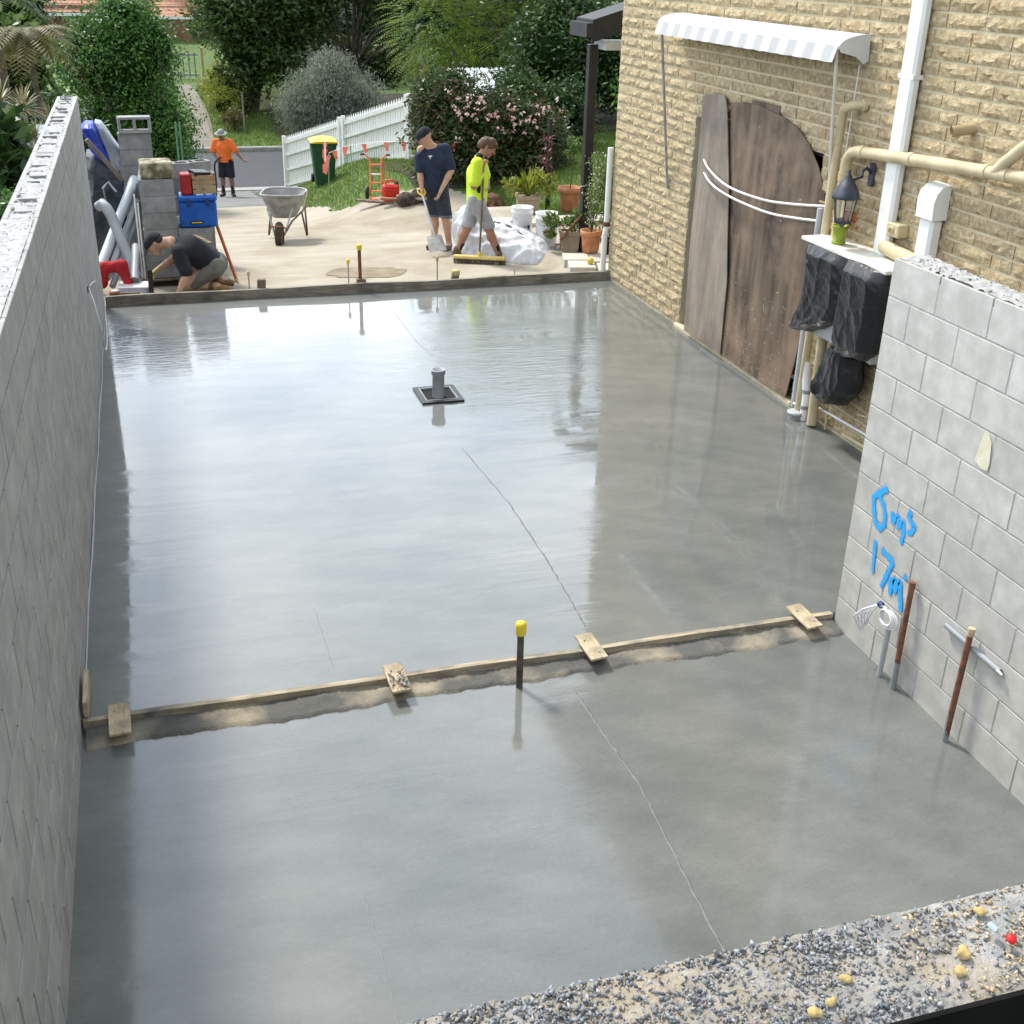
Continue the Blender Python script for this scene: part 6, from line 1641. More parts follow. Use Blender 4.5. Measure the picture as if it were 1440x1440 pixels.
# ---- bunting on pickets
stk = []
for x, y, lean_, lab in ((4.02, 23.4, .05, 'left thin green stake holding up the pink bunting'), (4.33, 22.2, -.02, 'right thin green stake holding up the pink bunting')):
    t = thing('garden_stake', lab, 'stake', (x, y, GZ(x, y))); d = MB(); d.tube([(0, 0, -.1), (lean_, 0, .92)], .010, 6); d.build('stake', M('stake_green', (.18, .26, .14), (.26, .34, .2), 6, .6), t); stk.append(Vector((x + lean_, y, GZ(x, y) + .88)))
m_flag = M('pink_flag', (.80, .17, .12), (.88, .24, .18), 5, .7)
pts = [Vector((4.35, 25.85, GZ(4.35, 25.85) + .98)), Vector((4.15, 24.6, -.66)), stk[0], Vector((4.2, 22.8, .0)), stk[1], Vector((4.75, 21.8, .25)), Vector((5.6, 21.0, .36)), Vector((6.0, 20.4, .42))]
pts = [p + Vector((0, 0, .04)) for p in pts]
o0 = pts[0]; t = thing('bunting', 'string of pink safety flags strung between bin, stakes and shrub', 'bunting', o0)
d = MB(o0); d.tube(pts, .006, 5); d.build('string', m_whitepl, t)
for i in range(len(pts) - 1):
    a, b2 = pts[i], pts[i + 1]; m_ = max(1, int((b2 - a).length / .33))
    for k in range(m_):
        p = a + (b2 - a) * ((k + .5) / m_); sv_ = (b2 - a).normalized()
        sv_ = Vector((math.cos(RZ), math.sin(RZ), sv_.z * .3)).normalized() if abs(sv_.x) < .5 else sv_
        d = MB(o0); tw = rnd.uniform(-.05, .05); d.prism([p - sv_ * .055, p + sv_ * .055, p + sv_ * .02 + Vector((tw, tw, -.17)), p - sv_ * .02 + Vector((tw, tw, -.17))], Vector((.002, -.003, 0))); d.build('flag', m_flag, t)
# ---- orange hand truck and red fuel can
hx, hy = 4.52, 20.75; g_ = GZ(hx, hy)
t = thing('hand_truck', 'orange hand truck with bicycle-style handles on the grass', 'hand truck', (hx, hy, g_), RZ)
m_ort = M('orange_enamel', (.75, .17, .06), (.82, .24, .10), 6, .5)
for q in (-1, 1):
    d = MB(); d.tube([(q * .10, 0, .06), (q * .10, .0, .55), (q * .11, .02, .72), (q * .20, -.03, .80)], .016, 8); d.build('upright', m_ort, t)
    d = MB(); d.tube([(q * .20, -.03, .80), (q * .26, -.05, .80)], .019, 8); d.build('grip', m_black, t)
    d = MB(); d.lathe([(0, -.03), (.06, -.03), (.11, -.025), (.12, 0), (.11, .025), (0, .03)], (q * .17, .02, .12), 16, Rw); d.build('wheel', m_black, t)
for z in (.15, .30, .45, .62):
    d = MB(); d.tube([(-.10, 0, z), (.10, 0, z)], .013, 8); d.build('crossbar', m_ort if z != .45 else m_whitepl, t)
d = MB(); d.tube([(.10, 0, .30), (.17, -.03, .66), (.20, -.03, .30), (.22, -.05, .1)], .010, 8); d.build('side_loop', m_ort, t)
d = MB(); d.box((0, -.06, .03), (.24, .20, .015)); d.build('toe_plate', m_ort, t)
jx, jy = 4.70, 20.3; g_ = GZ(jx, jy)
t = thing('fuel_can', 'red plastic fuel can standing on the grass beside the hand truck', 'fuel can', (jx, jy, g_ - .02), RZ + .2)
m_redc = M('red_can', (.50, .018, .012), (.58, .03, .02), 5, .4)
d = MB(); d.box((0, 0, .17), (.29, .20, .34), bev=.035); d.build('body', m_redc, t)
for z in (.10, .17, .24):
    d = MB(); d.box((0, -.10, z), (.22, .012, .018), bev=.004); d.build('rib', m_redc, t)
d = MB(); d.tube([(-.10, 0, .33), (-.08, 0, .40), (.06, 0, .40), (.08, 0, .33)], .018, 8); d.build('handle', m_redc, t)
d = MB(); d.lathe([(.03, .33), (.03, .385), (.0, .39)], (.11, 0, 0), 12); d.build('spout_cap', m_black, t)
# scrap timber behind the two workers
for i, (x, y, L_, rz, c_, lab) in enumerate(((4.55, 20.25, 1.0, -.45, m_weath, 'longest grey plank in the scrap timber beside the fuel can'), (4.9, 19.95, .9, -.3, M('reddish_plank', (.22, .09, .05), (.32, .15, .09), 7, .85), 'reddish plank on the scrap timber beside the fuel can'),
     (5.05, 19.85, .7, -.6, m_timber, 'pale plank on the scrap timber behind the man in navy'), (5.75, 18.6, .9, -.55, m_timber, 'pale crooked plank behind the youth in yellow'), (5.6, 18.5, .7, .2, m_timbery, 'short cream plank behind the youth in yellow'))):
    t = thing('timber_plank', lab, 'timber', (x, y, DZ(x, y) + .03 + .03 * (i % 3)), rz); d = MB(); d.box((0, 0, 0), (L_, .10, .035), (0, .03, 0)); d.build('plank', c_, t)
sdo('leaf_heap', 'low heap of dark soil and dry leaves behind the man in navy', 'heap', [((-.3, 0, 0), (.3, 0, 0), .12, .10, .08), ((0, .1, .02), (.1, .1, .05), .14, .1, .08)], .02, M('heap_soil', (.025, .022, .02), (.09, .065, .04), 16, .95, .8, 40), (5.15, 19.9, DZ(5.15, 19.9) + .03), 81, .05)
sdo('palm_husk', 'dry brown palm husks heaped at the foot of the dark shrub', 'husk', [((-.3, 0, 0), (.25, .1, .18), .10, .10, .08), ((.1, .0, .02), (.35, .1, .10), .12, .1, .08)], .02, M('husk_brown', (.06, .03, .02), (.20, .11, .06), 18, .95, .8, 40), (6.0, 19.0, DZ(6.0, 19.0) + .05), 83, .06)
# ---- white bulk bag slumped on the driveway
m_bulk = M('woven_white_bag', (.50, .52, .55), (.66, .67, .69), 5, .6, .4, 22)
bo = (5.13, 14.92, DZ(4.95, 14.9))
sdo('bulk_bag', 'slumped white woven bulk bag lying behind the youth with the broom', 'bag', [((-.30, .30, .34), (-.12, .22, .12), .27, .36, .1), ((-.12, .2, .14), (.34, -.50, .10), .36, .27, .12), ((-.36, .36, .48), (-.24, .32, .66), .13, .06, .08), ((.2, -.25, .2), (.40, -.68, .10), .22, .15, .1), ((-.40, .18, .05), (-.2, .02, .02), .2, .22, .1), ((.1, -.05, .28), (.3, -.3, .22), .20, .16, .1)], .018, m_bulk, bo, 91, .045, [((0, 0, -.03), (0, 0, -1))])
BO = Vector(bo)
cord('dark strap trailing over the slumped white bulk bag', [BO + Vector((-.06, -.04, .50)), BO + Vector((.10, -.22, .47)), BO + Vector((.26, -.50, .36)), BO + Vector((.38, -.72, .24)), BO + Vector((.44, -.86, .04))], .011, m_black, 'strap', 'strap')
cord('dark crumpled strap near the top fold of the bulk bag', [BO + Vector((.16, -.06, .50)), BO + Vector((.28, -.14, .48)), BO + Vector((.36, -.28, .42)), BO + Vector((.42, -.42, .36))], .011, m_pvcdark, 'strap', 'strap')
# ---- patio: buckets, float, pots, pavers
pz = -.08
m_paver = M('pale_paver', (.46, .42, .36), (.58, .54, .47), 6, .85, .2, 50, stain=(.33, .29, .23), sscale=4)
t = thing('concrete_kerb', 'pale concrete kerb edging the lawn behind the buckets', 'kerb', (6.6, 15.9, pz))
d = MB(); d.box((0, 0, .02), (2.9, .45, .10), (0, 0, -.02), bev=.01); d.build('kerb', m_paver, t)
def bucket(x, y, h, r, lab):
    t = thing('bucket', lab, 'bucket', (x, y, pz + .005)); d = MB(); d.lathe([(0, 0), (r * .86, 0), (r * .9, .02), (r, h - .08), (r * 1.06, h - .075), (r * 1.06, h - .055), (r, h - .05), (r * 1.02, h - .012), (r * 1.06, h), (r * .97, h), (r * .9, .10), (0, .10)], (0, 0, 0), 24); d.build('pail', m_whitepl, t)
    P = [(r * 1.05 * math.cos(a), r * 1.05 * math.sin(a) * .35 - r * .9, h - .09 - .09 * math.sin(a)) for a in np.linspace(0, math.pi, 12)]; d = MB(); d.tube(P, .004, 5); d.build('handle', m_steel, t)
    return t, r, h
t, r, h = bucket(5.46, 14.85, .47, .145, 'taller white plastic bucket behind, without a red label')
d = MB(); d.box((.05, -.143, .17), (.03, .006, .15)); d.build('dark_mark', m_black, t)
t, r, h = bucket(5.72, 14.55, .44, .155, 'white plastic bucket with a smudged red and black label in front')
d = MB()
for i in range(7): d.grid(lambda u, v, i=i: Vector((.152 * math.sin(-.55 + .16 * i + .12 * u), -.152 * math.cos(-.55 + .16 * i + .12 * u), .16 + .035 * v + .01 * (i % 2))), 2, 1)
d.build('red_label', M('label_red', (.55, .06, .05), (.7, .4, .36), 30, .6), t)
d = MB()
for i in range(5): d.grid(lambda u, v, i=i: Vector((.151 * math.sin(-.35 + .16 * i + .1 * u), -.151 * math.cos(-.35 + .16 * i + .1 * u), .205 + .02 * v)), 2, 1)
d.build('dark_label', m_black, t)
t = thing('plaster_float', 'steel float with a dark handle lying beside the white buckets', 'float', (5.83, 14.25, pz), -.15)
d = MB(); d.box((0, 0, .012), (.34, .11, .015), bev=.004); d.build('plate', m_pvcdark, t)
d = MB(); d.tube([(-.08, 0, .02), (-.08, 0, .075), (.08, 0, .075), (.08, 0, .02)], .014, 8); d.build('handle', M('float_handle', (.25, .13, .08), (.33, .18, .11), 5, .6), t)
for i, (x, y, lab) in enumerate(((5.76, 13.45, 'pale concrete paver nearest the driveway under the terracotta pot'), (6.08, 13.30, 'pale concrete paver against the house corner'), (5.70, 13.05, 'pale concrete paver nearest the edge board'), (6.02, 12.86, 'pale concrete paver by the foot of the corner downpipe'))):
    t = thing('paver', lab, 'paver', (x, y, pz - .01), -.25); d = MB(); d.box((0, 0, .055), (.33, .36, .11), bev=.008); d.build('slab', m_paver, t)
m_terra = M('terracotta', (.36, .13, .055), (.47, .20, .09), 8, .75, .1, 40, stain=(.50, .29, .18), sscale=5)
def pot(x, y, z, r, h, lab, mat=m_terra):
    t = thing('potted_plant', lab, 'potted plant', (x, y, z)); d = MB()
    d.lathe([(0, 0), (r * .72, 0), (r * .80, h * .15), (r * .93, h * .7), (r * .95, h * .76), (r * 1.08, h * .78), (r * 1.08, h), (r * .96, h), (r * .92, h * .86), (0, h * .84)], (0, 0, 0), 26); d.build('pot', mat, t); return t
# ---- black posts and the pergola roof
t = thing('pergola', 'black steel post carrying a dark flat roof edge at the house corner', 'pergola', (6.10, 14.12, pz))
O_ = (6.10, 14.12, pz)
d = MB(O_); d.box((6.10, 14.12, 1.22), (.115, .115, 2.60), bev=.006); d.build('post', m_black, t)
RX = lambda x: 2.56 + .30 * (x - 5.95)
m_ch = M('charcoal_beam', (.012, .014, .016), (.022, .024, .026), 5, .6)
d = MB(O_); d.prism([(5.95, 13.75, RX(5.95)), (9.6, 13.75, RX(9.6)), (9.6, 13.75, RX(9.6) + .26), (5.95, 13.75, RX(5.95) + .26)], (0, .05, 0)); d.build('barge_board', m_ch, t)
d = MB(O_); d.prism([(5.95, 13.80, RX(5.95) + .22), (9.6, 13.80, RX(9.6) + .22), (9.6, 13.80, RX(9.6) + .26), (5.95, 13.80, RX(5.95) + .26)], (0, .55, 0)); d.build('roof_sheet', m_ch, t)
d = MB(O_); d.box((8.0, 14.0, 2.52), (3.7, .40, .10)); d.build('beam', M('soffit_pale', (.40, .41, .40), (.5, .5, .49), 5, .7), t)
d = MB(O_); d.box((5.92, 14.05, RX(5.95) + .14), (.10, .62, .16)); d.build('gutter', m_ch, t)
d = MB(O_); d.box((6.10, 14.12, pz + .01), (.2, .2, .02)); d.build('base_plate', m_black, t)
d = MB(O_); d.tube([(5.75, 14.05, .10), (6.05, 14.07, .42)], .02, 8); d.build('brace', m_rust, t)
t = thing('steel_post', 'thin dark post among the shrubs between the planter and the large pot', 'post', (6.62, 17.2, GZ(6.62, 17.2))); d = MB(); d.tube([(0, 0, -.1), (0, 0, 1.35)], .035, 10); d.build('post', m_black, t)
t = thing('ball', 'small yellow ball on the pale pavers by the terracotta pot', 'ball', (5.80, 13.02, pz + .10)); d = MB(); d.lathe([(.045 * math.sin(a), .04 - .045 * math.cos(a)) for a in np.linspace(0.001, math.pi, 10)], (0, 0, 0), 16); d.build('ball', M('ball_yellow', (.55, .42, .06), (.62, .5, .1), 9, .7), t)
for i in range(11):
    x, y = 5.38 + rnd.uniform(-.16, .22), 12.95 + rnd.uniform(-.18, .22)
    pr = [((0, 0, 0), (rnd.uniform(-.03, .03), .01, 0), .03, .022)]
    tag(sdf_obj('rubble', pr, .009, M('rubble_pink', (.45, .30, .22), (.62, .5, .42), 9, .9) if i % 2 else m_mortar, None, (), lambda P: .008 * sinnoise(P, 60, i), 0, (x, y, DZ(x, y) + .015)), 'small lump of pale broken rubble beside the edge board near the house', 'rubble', 'rubble by the house corner')

# ================================================================ plants and trees
def cloud(n, blobs, clump=22, spread=.22, shell=2.4):
    """leaf positions: clumps scattered through ellipsoids, denser towards the skin"""
    vol = np.array([b[3] * b[4] * b[5] for b in blobs]) ** .75; vol /= vol.sum(); out = []
    for b, w in zip(blobs, vol):
        m = int(n * w); k = max(4, m // clump)
        d = rng.normal(size=(k, 3)); d /= np.linalg.norm(d, axis=1)[:, None]
        c = d * (rng.random((k, 1)) ** (1 / shell)) * np.array(b[3:6]) * .92
        i = rng.integers(0, k, m)
        out.append(c[i] + rng.normal(size=(m, 3)) * spread * np.array(b[3:6]).mean() * .55 + np.array(b[:3]))
    return np.concatenate(out)
def limbs(b, base, blobs, r, n=3, fork=True):
    base = Vector(base); cen = Vector(np.mean([q[:3] for q in blobs], 0))
    top = base + (cen - base) * .55; top.x += rnd.uniform(-.1, .1)
    b.tube([base, base + (top - base) * .5 + Vector((rnd.uniform(-.08, .08), 0, 0)), top], [r, r * .8, r * .62], 9)
    for q in blobs:
        for k in range(n):
            e = Vector((q[0] + rnd.uniform(-.7, .7) * q[3], q[1] + rnd.uniform(-.7, .7) * q[4], q[2] + rnd.uniform(-.3, .8) * q[5]))
            s_ = base + (top - base) * rnd.uniform(.6, 1)
            m_ = s_ + (e - s_) * .5 + Vector((rnd.uniform(-.2, .2), rnd.uniform(-.2, .2), .15 * q[5]))
            b.tube([s_, m_, e], [r * .4, r * .24, r * .06], 6)
m_bark = M('bark', (.05, .038, .028), (.12, .095, .07), 10, .95, .6, 30)
m_barkg = M('grey_bark', (.16, .145, .12), (.27, .25, .21), 10, .95, .5, 30)
def tree(name, label, cat, loc, blobs, n, size, mat, asp=.42, r=.12, bark=None, clump=22, spread=.22, group=None, flat_=.25, core=0, shell=2.4, nl=3):
    """blobs relative to loc"""
    t = thing(name, label, cat, loc, 0, group)
    C = cloud(n, blobs, clump, spread, shell); V, F = leafquads(C, size, asp, flat_)
    link('crown', npmesh('crown', V, F, mat), t)
    b = MB(); limbs(b, (0, 0, -.2), blobs, r, nl); b.build('trunk', bark or m_bark, t)
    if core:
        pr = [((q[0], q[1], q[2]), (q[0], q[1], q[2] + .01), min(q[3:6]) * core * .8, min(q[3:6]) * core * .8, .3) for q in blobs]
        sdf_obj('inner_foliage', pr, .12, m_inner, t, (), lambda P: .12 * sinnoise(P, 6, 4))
    return t
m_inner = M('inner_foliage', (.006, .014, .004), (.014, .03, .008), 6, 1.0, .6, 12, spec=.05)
lf_hedge = leafmat('hedge_leaves', [(.025, .075, .014), (.045, .12, .020), (.075, .18, .03), (.13, .26, .05)], .38, .25)
lf_fig = leafmat('fig_leaves', [(.025, .05, .014), (.05, .095, .022), (.09, .15, .035), (.16, .21, .065)], .42, .42)
lf_dark = leafmat('dark_leaves', [(.014, .034, .010), (.028, .065, .016), (.05, .105, .025), (.09, .15, .04)], .42, .25)
lf_olive = leafmat('olive_leaves', [(.12, .14, .10), (.20, .225, .165), (.28, .305, .235), (.38, .40, .33)], .6, .3)
lf_jac = leafmat('jacaranda_leaves', [(.09, .16, .014), (.16, .25, .025), (.24, .33, .042), (.32, .40, .065)], .5, .6)
lf_red = leafmat('red_tipped_leaves', [(.018, .045, .014), (.035, .08, .02), (.06, .11, .03), (.12, .06, .035), (.05, .10, .028)], .42, .25)
lf_yel = leafmat('yellow_green_leaves', [(.13, .18, .02), (.23, .27, .03), (.36, .36, .06)], .5, .35)
lf_palm = leafmat('palm_fronds', [(.06, .07, .02), (.13, .12, .035), (.22, .17, .06), (.10, .12, .04)], .5, .3)
lf_drac = leafmat('dracaena_blades', [(.12, .13, .05), (.22, .20, .09), (.34, .30, .16), (.10, .12, .04)], .45, .25)
lf_fresh = leafmat('fresh_leaves', [(.06, .12, .02), (.11, .18, .035), (.18, .26, .06)], .42, .35)
m_pink = leafmat('pink_petals', [(.55, .26, .26), (.72, .50, .48), (.80, .70, .66)], .6, .3)
def strap_leaves(n, ln, w, up_lo, up_hi, droop, c=(0, 0, 0), seg=5):
    """arching strap leaves from one centre; 4-corner strips"""
    V, F = [], []
    for i in range(n):
        a = rnd.uniform(0, 6.283); e = rnd.uniform(up_lo, up_hi); L_ = ln * rnd.uniform(.7, 1.15); d = Vector((math.cos(a), math.sin(a), 0)); s_ = Vector((-math.sin(a), math.cos(a), 0))
        p = Vector(c); el = e; b0 = len(V)
        for k in range(seg + 1):
            u = k / seg; ww = w * (.55 + 1.2 * u) * (1 - u) ** .6 if u < 1 else .001
            V += [p - s_ * ww, p + s_ * ww]
            p = p + (d * math.cos(el) + Vector((0, 0, 1)) * math.sin(el)) * (L_ / seg); el -= droop * (.4 + u)
            if k: q = b0 + 2 * k; F.append([q - 2, q - 1, q + 1, q])
    return V, F
def fronds(n, origin_fn, ln, leaflet, droop, mat_name, pairs=14, lw=.16):
    """feathery fronds: pairs of leaflets along arching midribs -> quads"""
    Vs = []
    for i in range(n):
        p, d = origin_fn(i); p = np.array(p, float); d = unit(d); L_ = ln * rnd.uniform(.7, 1.2); side = unit(np.cross(d, [0, 0, 1.]) + 1e-6)
        for k in range(pairs):
            u = (k + 1) / pairs; q = p + d * L_ * u + np.array([0, 0, -droop * L_ * u * u])
            tg = unit(d + np.array([0, 0, -2 * droop * u])); ll = leaflet * (math.sin(math.pi * min(1, .15 + .85 * u)) * .8 + .25)
            for sg in (-1, 1):
                dr_ = unit(side * sg + tg * .5 + np.array([0, 0, -.25])); e = q + dr_ * ll; wv_ = tg * ll * lw; m_ = q + dr_ * ll * .5
                Vs += [q, m_ + wv_, e, m_ - wv_]
    V = np.array(Vs); return V, np.arange(len(V)).reshape(-1, 4)

# ---- left of the block wall
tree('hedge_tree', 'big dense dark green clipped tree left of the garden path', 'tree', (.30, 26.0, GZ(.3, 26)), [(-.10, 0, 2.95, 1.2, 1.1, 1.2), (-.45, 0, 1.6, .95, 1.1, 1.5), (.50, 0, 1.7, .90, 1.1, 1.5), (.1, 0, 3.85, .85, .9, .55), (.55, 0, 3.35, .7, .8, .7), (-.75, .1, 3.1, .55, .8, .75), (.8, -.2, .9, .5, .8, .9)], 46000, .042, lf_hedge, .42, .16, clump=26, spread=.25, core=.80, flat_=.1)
t = thing('palm', 'drooping yellow-brown palm at the top left corner behind the wall', 'palm', (-.95, 19.5, GZ(-.95, 19.5)))
h_ = 2.25 - GZ(-.95, 19.5)
V, F = fronds(60, lambda i: ((0, 0, h_), (math.cos(i * 2.4), math.sin(i * 2.4), rnd.uniform(-.2, .9))), .95, .22, .65, 'f', 16, .07); link('fronds', npmesh('fronds', V, F, lf_palm), t)
b = MB(); b.tube([(.1, 0, -.1), (.06, 0, h_ * .5), (0, 0, h_)], [.055, .045, .04], 9); b.build('trunk', m_bark, t)
t = thing('palm', 'second taller palm with greyer fronds behind the drooping palm at the top left', 'palm', (-1.7, 23, GZ(-1.7, 23)))
h_ = 2.7 - GZ(-1.7, 23); V, F = fronds(30, lambda i: ((0, 0, h_), (math.cos(i * 2.4), math.sin(i * 2.4), rnd.uniform(-.1, .9))), 1.5, .3, .5, 'f', 18, .07); link('fronds', npmesh('fronds', V, F, lf_fig), t)
b = MB(); b.tube([(0, 0, -.1), (0, 0, h_)], [.09, .06], 9); b.build('trunk', m_bark, t)
for i, (x, y, z, s_, lab) in enumerate(((-1.16, 16.6, 1.62, .36, 'spiky yellow-striped dracaena at the left edge of the photo'), (-.93, 17.0, 1.50, .36, 'spiky yellow-striped dracaena nearest the wall top, centre of the three'), (-.86, 17.3, 1.08, .26, 'lowest small spiky dracaena just above the wall'), (-.75, 19.0, 1.05, .34, 'spiky greyish dracaena on a bare leaning stem by the wall'))):
    g_ = GZ(x, y); t = thing('dracaena', lab, 'plant', (x, y, g_), 0, 'spiky dracaenas behind the left wall')
    V, F = strap_leaves(60, s_, .014, -.5, 1.45, .12, (0, 0, z - g_)); b = MB(); b.add(V, F); b.build('leaves', lf_drac, t)
    b = MB(); b.tube([(.10, 0, -.1), (.05, 0, (z - g_) * .6), (0, 0, z - g_)], .028, 8); b.build('stem', m_barkg, t)
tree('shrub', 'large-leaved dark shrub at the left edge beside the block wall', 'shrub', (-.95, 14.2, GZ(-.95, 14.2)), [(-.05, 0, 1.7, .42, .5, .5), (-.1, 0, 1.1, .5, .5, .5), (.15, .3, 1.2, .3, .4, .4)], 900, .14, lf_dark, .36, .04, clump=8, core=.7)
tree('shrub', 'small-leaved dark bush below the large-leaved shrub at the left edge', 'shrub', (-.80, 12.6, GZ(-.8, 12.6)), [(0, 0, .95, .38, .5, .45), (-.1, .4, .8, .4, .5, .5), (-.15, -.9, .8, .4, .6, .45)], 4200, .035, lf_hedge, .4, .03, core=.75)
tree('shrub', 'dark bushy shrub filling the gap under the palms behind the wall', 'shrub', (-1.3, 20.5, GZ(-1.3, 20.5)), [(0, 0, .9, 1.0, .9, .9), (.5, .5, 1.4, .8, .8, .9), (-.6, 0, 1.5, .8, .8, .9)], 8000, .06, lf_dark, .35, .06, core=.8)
t = thing('metal_sheet', 'pale blue-white metal sheet showing beyond the top of the left wall', 'sheet', (-.95, 18.0, .92)); d = MB(); d.prism([(-.16, 0, .12), (-.16, 0, -.02), (-.05, 0, -.06), (.05, 0, -.17), (.16, 0, -.15), (.16, 0, .12)], (0, .5, .06)); d.build('sheet', M('pale_sheet', (.45, .53, .60), (.55, .62, .68), 4, .5), t)
d = MB(); d.tube([(-.1, .1, -.1), (-.1, .1, GZ(-1.05, 18.1) - .95)], .03, 6); d.tube([(.1, .3, -.1), (.1, .3, GZ(-.85, 18.3) - .95)], .03, 6); d.build('leg', m_steel, t)
# ---- across the road
tree('fig_tree', 'broad dark fig tree overhanging the lawn right of the garden path', 'tree', (4.6, 46.5, GZ(4.6, 46.5)), [(-.5, 0, 3.4, 1.9, 1.8, 1.5), (.9, 0, 2.2, 1.3, 1.4, 1.9), (.4, .5, 5.0, 2.4, 2, 1.6), (-.2, 0, 1.8, 1.1, 1.2, 1.4), (1.4, 0, 4.2, 1.5, 1.6, 1.5)], 24000, .11, lf_fig, .4, .2, core=.72, clump=18)
tree('fig_tree', 'open dark tree with bare forking limbs behind the olive bush', 'tree', (8.3, 47, GZ(8.3, 47)), [(-1.6, 0, 3.0, 1.0, 1.2, 1.2), (-.7, 0, 4.6, 1.6, 1.5, 1.0), (1.0, .5, 4.9, 1.8, 1.5, 1.1), (2.0, 0, 3.2, 1.0, 1.2, 1.0), (.2, 1, 1.6, 1.5, 1.2, .9), (1.7, .6, 1.6, 1.2, 1.2, .9)], 17000, .11, lf_fig, .4, .2, clump=16, spread=.3, nl=6)
tree('olive_bush', 'rounded grey-green olive bush behind the white picket fence', 'bush', (6.75, 41.3, GZ(6.75, 41.3)), [(0, 0, 1.5, 1.45, 1.1, 1.1), (-1.1, 0, 1.15, .9, .9, .85), (1.1, 0, 1.35, .95, .9, .9), (.1, 0, 2.3, .85, .8, .65), (-.5, 0, .6, 1.2, .9, .6), (.8, 0, .6, 1.0, .9, .6)], 34000, .07, lf_olive, .15, .09, clump=26, spread=.30, shell=1.7, core=.5, flat_=-.9)
t = thing('jacaranda', 'feathery bright green jacaranda arching over the shrubs at the top centre', 'tree', (9.6, 29.5, GZ(9.6, 29.5)))
bl_ = [(-2.4, -1.6, 1.9, 1.0, 1.3, 1.0), (-1.3, -1.6, 1.75, 1.3, 1.5, 1.1), (.2, -1.4, 1.9, 1.6, 1.5, 1.25), (1.8, -1, 2.4, 1.6, 1.7, 1.3), (-1.8, -1, 3.4, 1.6, 1.6, 1.2), (.2, -.5, 3.7, 1.9, 1.8, 1.3), (2.2, 0, 4.2, 1.8, 1.8, 1.4), (-.8, 0, 5.2, 2.2, 2.0, 1.3), (1.2, 0, 5.7, 2.0, 1.9, 1.3), (-.6, .6, 6.9, 1.7, 1.6, 1.1), (1.5, .6, 7.4, 2.1, 1.8, 1.2), (3.2, .3, 6.6, 1.8, 1.7, 1.3)]
def jac_o(i):
    q = bl_[i % len(bl_)]; d = rng.normal(size=3); d /= np.linalg.norm(d); d[1] = d[1] if rnd.random() < .3 else -abs(d[1])
    r = .55 + .45 * rng.random()
    return np.array(q[:3]) + d * np.array(q[3:6]) * r, d * np.array([1, 1, .35]) + np.array([0, 0, .12])
V, F = fronds(4300, jac_o, .62, .085, .45, 'f', 11, .20); link('crown', npmesh('crown', V, F, lf_jac), t)
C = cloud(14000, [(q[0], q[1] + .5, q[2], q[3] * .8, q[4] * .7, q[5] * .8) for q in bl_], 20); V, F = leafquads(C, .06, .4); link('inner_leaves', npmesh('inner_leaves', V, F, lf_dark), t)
b = MB(); limbs(b, (0, 0, -.2), bl_, .20, 3); b.build('trunk', m_barkg, t)
sh = tree('flowering_shrub', 'dark glossy shrub with red tips and pink flowers behind the workers', 'shrub', (6.30, 21.0, GZ(6.3, 21.0)), [(-.3, 0, .85, .95, .8, .7), (.75, 0, .8, .95, .8, .7), (-.35, .2, 1.5, .65, .7, .45), (.6, 0, 1.15, .75, .7, .38), (1.35, -.2, .7, .65, .7, .6), (-.7, .2, 1.15, .42, .6, .65), (0, -.1, .25, 1.25, .8, .45), (1.2, -.1, .25, .9, .8, .45)], 26000, .045, lf_red, .42, .06, clump=20, core=.72)
n = 420; u = rng.random(n); C = np.stack([-.55 + 2.1 * u, -.62 - .22 * rng.random(n), 1.22 + .25 * np.sin(u * 9) * .3 + .16 * rng.normal(size=n) - .12 * u], -1); C = C[(rng.random(n) < .8)]
C = np.repeat(C[:62], 6, 0) + rng.normal(size=(372, 3)) * .020; V, F = leafquads(C, .026, .7); tag(link('flowers', npmesh('flowers', V, F, m_pink), sh), kind='stuff')
tree('shrub', 'tall dark evergreen shrub behind the black post at the right', 'shrub', (9.4, 24.6, GZ(9.4, 24.6)), [(-.4, 0, 1.3, 1.1, 1.0, 1.1), (.7, 0, 1.4, 1.2, 1.0, 1.2), (.1, .3, 2.1, .9, .9, .8), (1.3, 0, .8, .9, .9, .8)], 17000, .06, lf_dark, .4, .08, clump=20, core=.75)
tree('shrub', 'dark leafy shrub beneath the pergola roof beside the house corner', 'shrub', (10.6, 21.6, GZ(10.6, 21.6)), [(0, 0, 1.2, 1.2, .9, 1.0), (.3, 0, 2.1, 1.2, .9, .9)], 9000, .06, lf_hedge, .4, .08, core=.75)
tree('shrub', 'dark shrub between the flowering shrub and the lawn at the right', 'shrub', (8.0, 22.2, GZ(8.0, 22.2)), [(0, 0, .6, .8, .7, .65), (-.4, .2, 1.0, .6, .6, .5), (.7, .2, .7, .7, .6, .6)], 9000, .05, lf_dark, .4, .05, core=.75)
for i, (x, y, s_, lab) in enumerate(((3.45, 44.6, .72, 'yellow-green shrub at the bottom of the row beside the path'), (3.50, 46.6, .8, 'middle yellow-green shrub in the row beside the path'), (3.5, 48.8, .8, 'yellow-green shrub at the top of the row beside the path'), (4.1, 45.6, .5, 'rusty green shrub behind the yellow-green row'))):
    tree('shrub', lab, 'shrub', (x, y, GZ(x, y)), [(0, 0, s_ * .8, s_, s_, s_ * .8), (.1, .1, s_ * 1.3, s_ * .6, s_ * .6, s_ * .5)], 2600, .06, lf_yel if i < 3 else lf_red, .3, .03, group='shrubs beside the garden path', core=.7)
tree('shrub', 'low brown-leaved shrub at the corner of the far lawn', 'shrub', (3.65, 43.0, GZ(3.65, 43)), [(0, 0, .4, .5, .4, .4)], 1500, .05, lf_palm, .3, .03)
